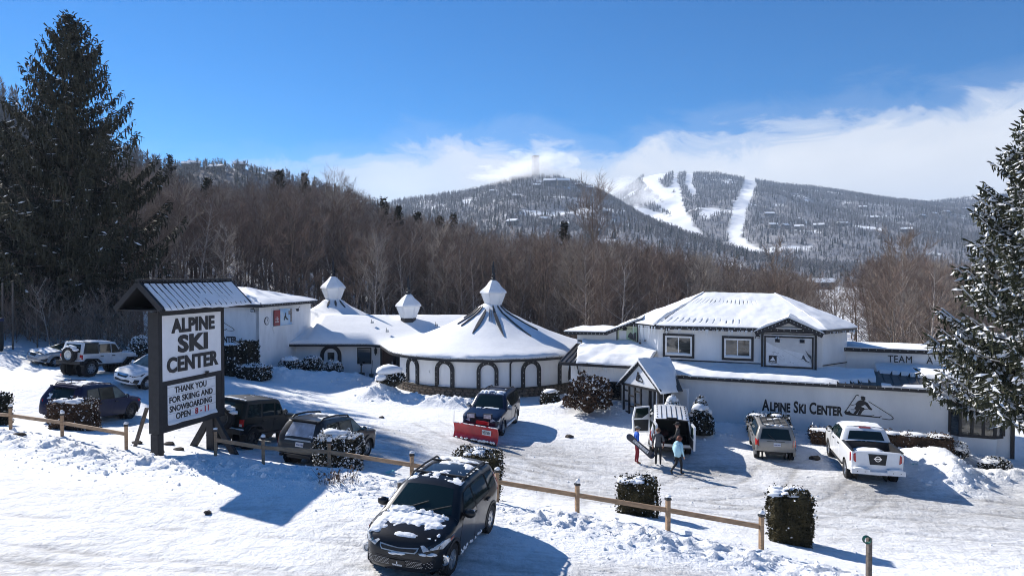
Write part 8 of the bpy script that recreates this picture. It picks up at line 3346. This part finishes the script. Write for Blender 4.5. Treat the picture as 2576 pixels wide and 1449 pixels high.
def chalet_house(p, w, dp, h, rz, label, group=None):
    t = thing('mountain_house', p, label, 'house', group, rotz=rz)
    MB().box((0, 0, h / 2 - 1), (w, dp, h + 2)).build('wall', 'chalet_wall', t)
    mb = MB()
    e = w * .09
    mb.prism([(-w / 2 - e, -dp / 2 - e, h), (w / 2 + e, -dp / 2 - e, h), (w / 2 + e, 0, h + dp * .34), (-w / 2 - e, 0, h + dp * .34)], (0, 0, .5))
    mb.prism([(-w / 2 - e, 0, h + dp * .34), (w / 2 + e, 0, h + dp * .34), (w / 2 + e, dp / 2 + e, h), (-w / 2 - e, dp / 2 + e, h)], (0, 0, .5))
    mb.build('roof', 'snow', t)
    mb = MB()
    for k in range(3):
        MB().box((-w * .3 + k * w * .3, -dp / 2 - .03, h * .55), (w * .14, .1, h * .3)).build('window', 'glass_dark', t)


r = random.Random(21)
for px, py, w, lab in ((1384, 464, 24, 'big dark hotel below the summit, farther from the ski runs'), (1416, 464, 24, 'big dark hotel below the summit, nearer the ski runs'), (1350, 470, 14, 'house with snowy roof beside two big dark hotels')):
    chalet_house(on_hill(px, py + 3, H_mid, 620, 1700), w, w * .7, w * .40, r.uniform(-.4, .4), lab)
HG = 'snowy roofed houses scattered on the mountains'
for px, py in ((1455, 470), (1480, 478), (1300, 500), (1195, 478), (1240, 487), (1520, 540), (1420, 575), (1500, 590), (1370, 560), (1290, 566)):
    chalet_house(on_hill(px, py, H_mid, 620, 1700), r.uniform(11, 16), 9, 5, r.uniform(-.6, .6), 'house with snowy roof among the woods of the middle mountain', HG)
for px, py in ((1945, 575), (1975, 575), (2010, 578), (2060, 575), (1935, 545), (2170, 528), (2200, 555), (2350, 545), (2380, 540), (2320, 550), (2430, 530), (2120, 570), (2280, 585)):
    chalet_house(on_hill(px, py, H_right, 900, 2600), r.uniform(13, 20), 11, 6, r.uniform(-.6, .6), 'house with snowy roof among the woods below the ski mountain', 'snowy roofed houses below the ski mountain')
for px, py in ((488, 414), (602, 414), (545, 432), (690, 436), (820, 480), (880, 500), (470, 425)):
    chalet_house(on_hill(px, py, H_ridge, 330, 700), r.uniform(8, 12), 7, 4, r.uniform(-.6, .6), 'house with snowy roof on the grey hill', 'snowy roofed houses on the grey ridge')
for px, d, w, lab in ((1772, 880, 46, 'long dark lodge at the foot of the ski runs'), (1905, 760, 24, 'low lodge below the straight ski run'), (2065, 520, 16, 'valley house behind the bare trees near the broad bushy tree'), (1960, 640, 18, 'valley house with wide snowy roof beyond the wood'), (2310, 430, 15, 'valley house behind the slim pale tree')):
    chalet_house(Vector(((px - PX0) / F * d, d, gz((px - PX0) / F * d, d))), w, w * .5, w * .2 + 2, r.uniform(-.3, .3), lab)
p = at(1347, 432, 1690)
t = thing('summit_tower', (p.x, p.y, p.z - 8), 'tower block on the summit, fading into cloud', 'building', rotz=.3)
MB().box((0, 0, 20), (13, 18, 48)).build('wall', 'chalet_wall', t)
MB().box((0, 0, 44.3), (14, 19, 1.2)).build('roof', 'roof_metal', t)
rg = np.random.default_rng(8)
q = np.stack([rg.uniform(-500, 760, 26000), rg.uniform(165, 900, 26000)], 1)
nz = fbm(q[:, 0] / 70, q[:, 1] / 45, 3, 90)
pq = PX0 + q[:, 0] / q[:, 1] * F
q = q[(nz > .02) & (np.abs(q[:, 0] / q[:, 1]) < .85) & ~((q[:, 1] < 430) & (((pq > 2030) & (pq < 2330)) | ((pq > 1770) & (pq < 1910))))][:8000]
scatter('valley_trees', np.c_[q, ground_z(q[:, 0], q[:, 1], False)], rg.uniform(.5, 1.05, len(q)), FARMIX, 'scattered bare trees over the snowy valley floor', 9)


# ------------------------------------------------------------------ people
def person(label, x, y, heading, J, cloth, height=1.7, lean=(0, 0)):
    """J overrides joint positions (x right, y forward, z up, for 1.70 m). cloth: bone group -> material."""
    D = dict(pelvis=(0, 0, .94), belly=(0, .005, 1.10), chest=(0, 0, 1.28), collar=(0, -.01, 1.40), neck=(0, .005, 1.46), jaw=(0, .035, 1.525), skull=(0, .01, 1.60), crown=(0, 0, 1.655),
             shl=(-.17, -.01, 1.37), ell=(-.23, -.03, 1.11), wrl=(-.24, .05, .88), shr=(.17, -.01, 1.37), elr=(.23, -.03, 1.11), wrr=(.24, .05, .88),
             hil=(-.085, 0, .88), knl=(-.10, .02, .49), anl=(-.10, -.03, .08), tol=(-.11, .15, .035), hir=(.085, 0, .88), knr=(.10, .02, .49), anr=(.10, -.03, .08), tor=(.11, .15, .035))
    D.update(J)
    rad = dict(pelvis=.135, belly=.125, chest=.145, collar=.10, neck=.052, jaw=.072, skull=.092, crown=.055, shl=.068, ell=.048, wrl=.032, shr=.068, elr=.048, wrr=.032, hil=.088, knl=.062, anl=.045, tol=.038, hir=.088, knr=.062, anr=.045, tor=.038)
    B = [('pelvis', 'belly', 'top'), ('belly', 'chest', 'top'), ('chest', 'collar', 'top'), ('collar', 'neck', 'skin'), ('neck', 'jaw', 'skin'), ('jaw', 'skull', 'skin'), ('skull', 'crown', 'skin'),
         ('collar', 'shl', 'top'), ('shl', 'ell', 'top'), ('ell', 'wrl', 'sleeve'), ('collar', 'shr', 'top'), ('shr', 'elr', 'top'), ('elr', 'wrr', 'sleeve'),
         ('pelvis', 'hil', 'legs'), ('hil', 'knl', 'legs'), ('knl', 'anl', 'legs'), ('anl', 'tol', 'shoe'), ('pelvis', 'hir', 'legs'), ('hir', 'knr', 'legs'), ('knr', 'anr', 'legs'), ('anr', 'tor', 'shoe')]
    P = {k: Vector(v) for k, v in D.items()}
    P['nose'] = P['jaw'].lerp(P['skull'], .45) + Vector((0, .105, 0))
    rad['nose'] = .018
    B.append(('skull', 'nose', 'skin'))
    for s in 'lr':
        w, e = P['wr' + s], P['el' + s]
        d = (w - e).normalized()
        side = Vector((0, 1, 0)) if abs(d.y) < .8 else Vector((1, 0, 0))
        side = (side - d * side.dot(d)).normalized()
        inn = d.cross(side) * (1 if s == 'l' else -1)
        P['pa' + s] = w + d * .075
        rad['pa' + s] = .034
        B.append(('wr' + s, 'pa' + s, 'skin'))
        for k, (o, L) in enumerate(((.030, .062), (.010, .072), (-.010, .066), (-.030, .050))):
            a, b = f'f{k}{s}', f'g{k}{s}'
            P[a] = P['pa' + s] + side * o + d * (.025 + L * .4)
            P[b] = P[a] + d * L * .55 + inn * L * .35
            rad[a], rad[b] = .0095, .0085
            B += [('pa' + s, a, 'skin'), (a, b, 'skin')]
        P['t' + s] = w + d * .05 + side * .055 + inn * .02
        rad['t' + s] = .011
        B.append(('wr' + s, 't' + s, 'skin'))
    names = list(P)
    me = bpy.data.meshes.new('body')
    me.from_pydata([P[n] for n in names], [(names.index(a), names.index(b)) for a, b, _ in B], [])
    o = bpy.data.objects.new('body', me)
    COL.objects.link(o)
    sk = o.modifiers.new('skin', 'SKIN')
    for i, n in enumerate(names):
        v = me.skin_vertices[0].data[i]
        r_ = rad[n]
        v.radius = (r_, r_ * (.78 if n in ('pelvis', 'belly', 'chest') else 1))
        v.use_root = n == 'pelvis'
    sb = o.modifiers.new('sub', 'SUBSURF')
    sb.levels = sb.render_levels = 1
    dg = bpy.context.evaluated_depsgraph_get()
    nm = bpy.data.meshes.new_from_object(o.evaluated_get(dg))
    bpy.data.objects.remove(o)
    groups = ['top', 'sleeve', 'legs', 'shoe', 'skin']
    nm.materials.clear()
    for g_ in groups:
        nm.materials.append(M[cloth[g_]])
    hem = cloth.get('hem', .90)
    for f in nm.polygons:
        c = f.center
        best, bd = 'top', 9
        for a, b, g_ in B:
            A, Bv = P[a], P[b]
            ab = Bv - A
            k = max(0, min(1, (c - A).dot(ab) / ab.length_squared))
            q = (c - A - ab * k).length - (rad[a] * (1 - k) + rad[b] * k)
            if q < bd:
                bd, best = q, g_
        if best == 'legs' and c.z > hem:
            best = 'top'
        if best == 'top' and c.z < hem and abs(c.x) < .2:
            best = 'legs'
        f.material_index = groups.index(best)
        f.use_smooth = True
    t = thing('person', (x, y, gz(x, y)), label, 'person', rotz=R(-heading))
    k = height / 1.70
    t.scale = (k, k, k)
    link(bpy.data.objects.new('body', nm), t)
    for s in (-1, 1):
        e = P['jaw'].lerp(P['skull'], .75) + Vector((s * .032, .082, 0))
        MB().blob(e, (.011, .007, .009), 1, 1, 0).build('eye', 'shoe_dark', t)
        MB().blob(P['jaw'].lerp(P['skull'], .6) + Vector((s * .088, -.005, 0)), (.012, .022, .032), 1, 1, 0).build('ear', 'skin', t, smooth=80)
    return t, P


def hair(t, P, mat, lo=.0, r=.105, back=.0, name='hair', low=.55):
    mb = MB()
    c = P['skull'] + Vector((0, -.018 - back, .012 - lo))
    mb.blob(c, (r, r * 1.08, r * 1.0 + lo), 5, 2, .16, 3.0, flat=1 - low)
    mb.build(name, mat, t, smooth=70)


t, P = person('boy in grey cap, blue shirt and red trousers holding a snowboard', 5.62, 32.0, 80, dict(elr=(.24, -.05, 1.10), wrr=(.22, .07, .88), ell=(-.24, -.04, 1.11), wrl=(-.20, .12, .93), anl=(-.10, -.05, .08), tol=(-.11, .13, .04)),
              dict(top='cloth_blue', sleeve='cloth_grey', legs='cloth_red', shoe='boot_tan', skin='skin', hem=.93), 1.66)
hair(t, P, 'hair_brown', r=.098, low=.5)
MB().blob(P['skull'] + Vector((0, -.005, .055)), (.108, .115, .075), 2, 2, .05, flat=.7).build('cap', 'hat_grey', t, smooth=70)
MB().blob(P['skull'] + Vector((0, .115, .035)), (.075, .06, .012), 2, 2, .03).build('cap_brim', 'hat_grey', t, smooth=70)
hand = t.matrix_basis @ P['par']
t2, P2 = person('boy with brown hair in grey top and dark trousers seen from behind', 6.52, 31.75, 12, dict(elr=(.25, .02, 1.12), wrr=(.23, .13, .90)),
                dict(top='cloth_grey', sleeve='cloth_check', legs='cloth_dark', shoe='shoe_dark', skin='skin', hem=.90), 1.66)
hair(t2, P2, 'hair_brown', r=.112, low=.8)
t3, P3 = person('red haired woman in pale blue hooded jacket walking past the open rear doors', 7.05, 30.35, 52,
                dict(chest=(0, .06, 1.28), collar=(0, .09, 1.39), neck=(0, .12, 1.45), jaw=(0, .165, 1.51), skull=(0, .145, 1.585), crown=(0, .13, 1.64), shl=(-.18, .07, 1.36), shr=(.18, .07, 1.36), ell=(-.27, .02, 1.10), wrl=(-.25, .16, .90), elr=(.27, .0, 1.10), wrr=(.27, .10, .86),
                     knl=(-.10, .08, .50), anl=(-.10, -.30, .20), tol=(-.11, -.20, .06), knr=(.10, .16, .50), anr=(.10, .14, .08), tor=(.11, .31, .035)),
                dict(top='cloth_sky', sleeve='cloth_sky', legs='cloth_dark', shoe='shoe_dark', skin='skin', hem=.80), 1.66)
hair(t3, P3, 'hair_red', lo=.04, r=.115, back=.01, low=.95)
MB().blob((0, .02, 1.10), (.215, .165, .31), 4, 3, .06, 2.2).build('jacket', 'cloth_sky', t3, smooth=70)
MB().blob(P3['collar'] + Vector((0, -.10, .0)), (.13, .085, .11), 6, 2, .1).build('hood', 'cloth_sky', t3, smooth=70)
t4, P4 = person('man in dark cap and camouflage jacket standing at the open rear doors', 7.55, 32.45, -70, dict(ell=(-.24, .08, 1.12), wrl=(-.16, .27, 1.02), elr=(.24, .08, 1.12), wrr=(.16, .27, 1.0)),
                dict(top='cloth_camo', sleeve='cloth_camo', legs='cloth_dark', shoe='shoe_dark', skin='skin', hem=.84), 1.76)
hair(t4, P4, 'hair_brown', r=.098, low=.5)
MB().blob(P4['skull'] + Vector((0, -.005, .055)), (.108, .118, .085), 2, 2, .04, flat=.7).build('cap', 'cloth_dark', t4, smooth=70)
MB().blob(P4['skull'] + Vector((0, .125, .028)), (.075, .075, .012), 2, 2, .03).build('cap_brim', 'cloth_dark', t4, smooth=70)
# the snowboard under his arm
bd = thing('snowboard', hand, 'dark navy snowboard with white lettering held by the boy in blue', 'snowboard', rotz=0)
a = R(40)
ux, vy = Vector((math.cos(a), 0, -math.sin(a))), Vector((math.sin(a), 0, math.cos(a)))
m_ = Matrix.Identity(4)
for i, q in enumerate((ux, vy, Vector((0, -1, 0)))):
    m_[0][i], m_[1][i], m_[2][i] = q
m_.translation = Vector(hand) + Vector((.0, -.06, .02)) + ux * -.02
bd.location = m_.translation
bd.rotation_euler = m_.to_euler()
ol = []
for t_ in np.linspace(-math.pi / 2, math.pi / 2, 9):
    ol.append((.62 + .17 * math.cos(t_), .148 * math.sin(t_)))
ol += [(.2, .122), (-.2, .122)]
for t_ in np.linspace(math.pi / 2, 3 * math.pi / 2, 9):
    ol.append((-.62 + .17 * math.cos(t_), .148 * math.sin(t_)))
ol += [(-.2, -.122), (.2, -.122)]
v, f = cdt(ol, .09)
bend = lambda x: -.0 + .05 * max(0, (abs(x) - .56) / .22) ** 2
n, m2 = len(v), len(ol)
MB().add([(a_, b_, -bend(a_) - .012) for a_, b_ in v] + [(a_, b_, -bend(a_)) for a_, b_ in v], [q[::-1] for q in f] + [tuple(i + n for i in q) for q in f] + [(i, (i + 1) % m2, n + (i + 1) % m2, n + i) for i in range(m2)]).build('deck', 'board_navy', bd)
for i, ch in enumerate('BURTON'):
    x0 = .36 - i * .145
    pn = MB().box((x0, 0, .004), (.135, .115, .006)).build('letter_panel', 'paint_white', bd)
    text_mesh(ch, .115, 'board_navy', bold=.003, depth=.004, align='CENTER', parent=pn, mw=Matrix.Translation((x0, .042, .009)) @ Matrix.Rotation(math.pi, 4, 'Z'))
for s in (-.26, .26):
    MB().blob((s, 0, -.05), (.10, .11, .06), 3, 1, .15).build('binding', 'plastic_black', bd)
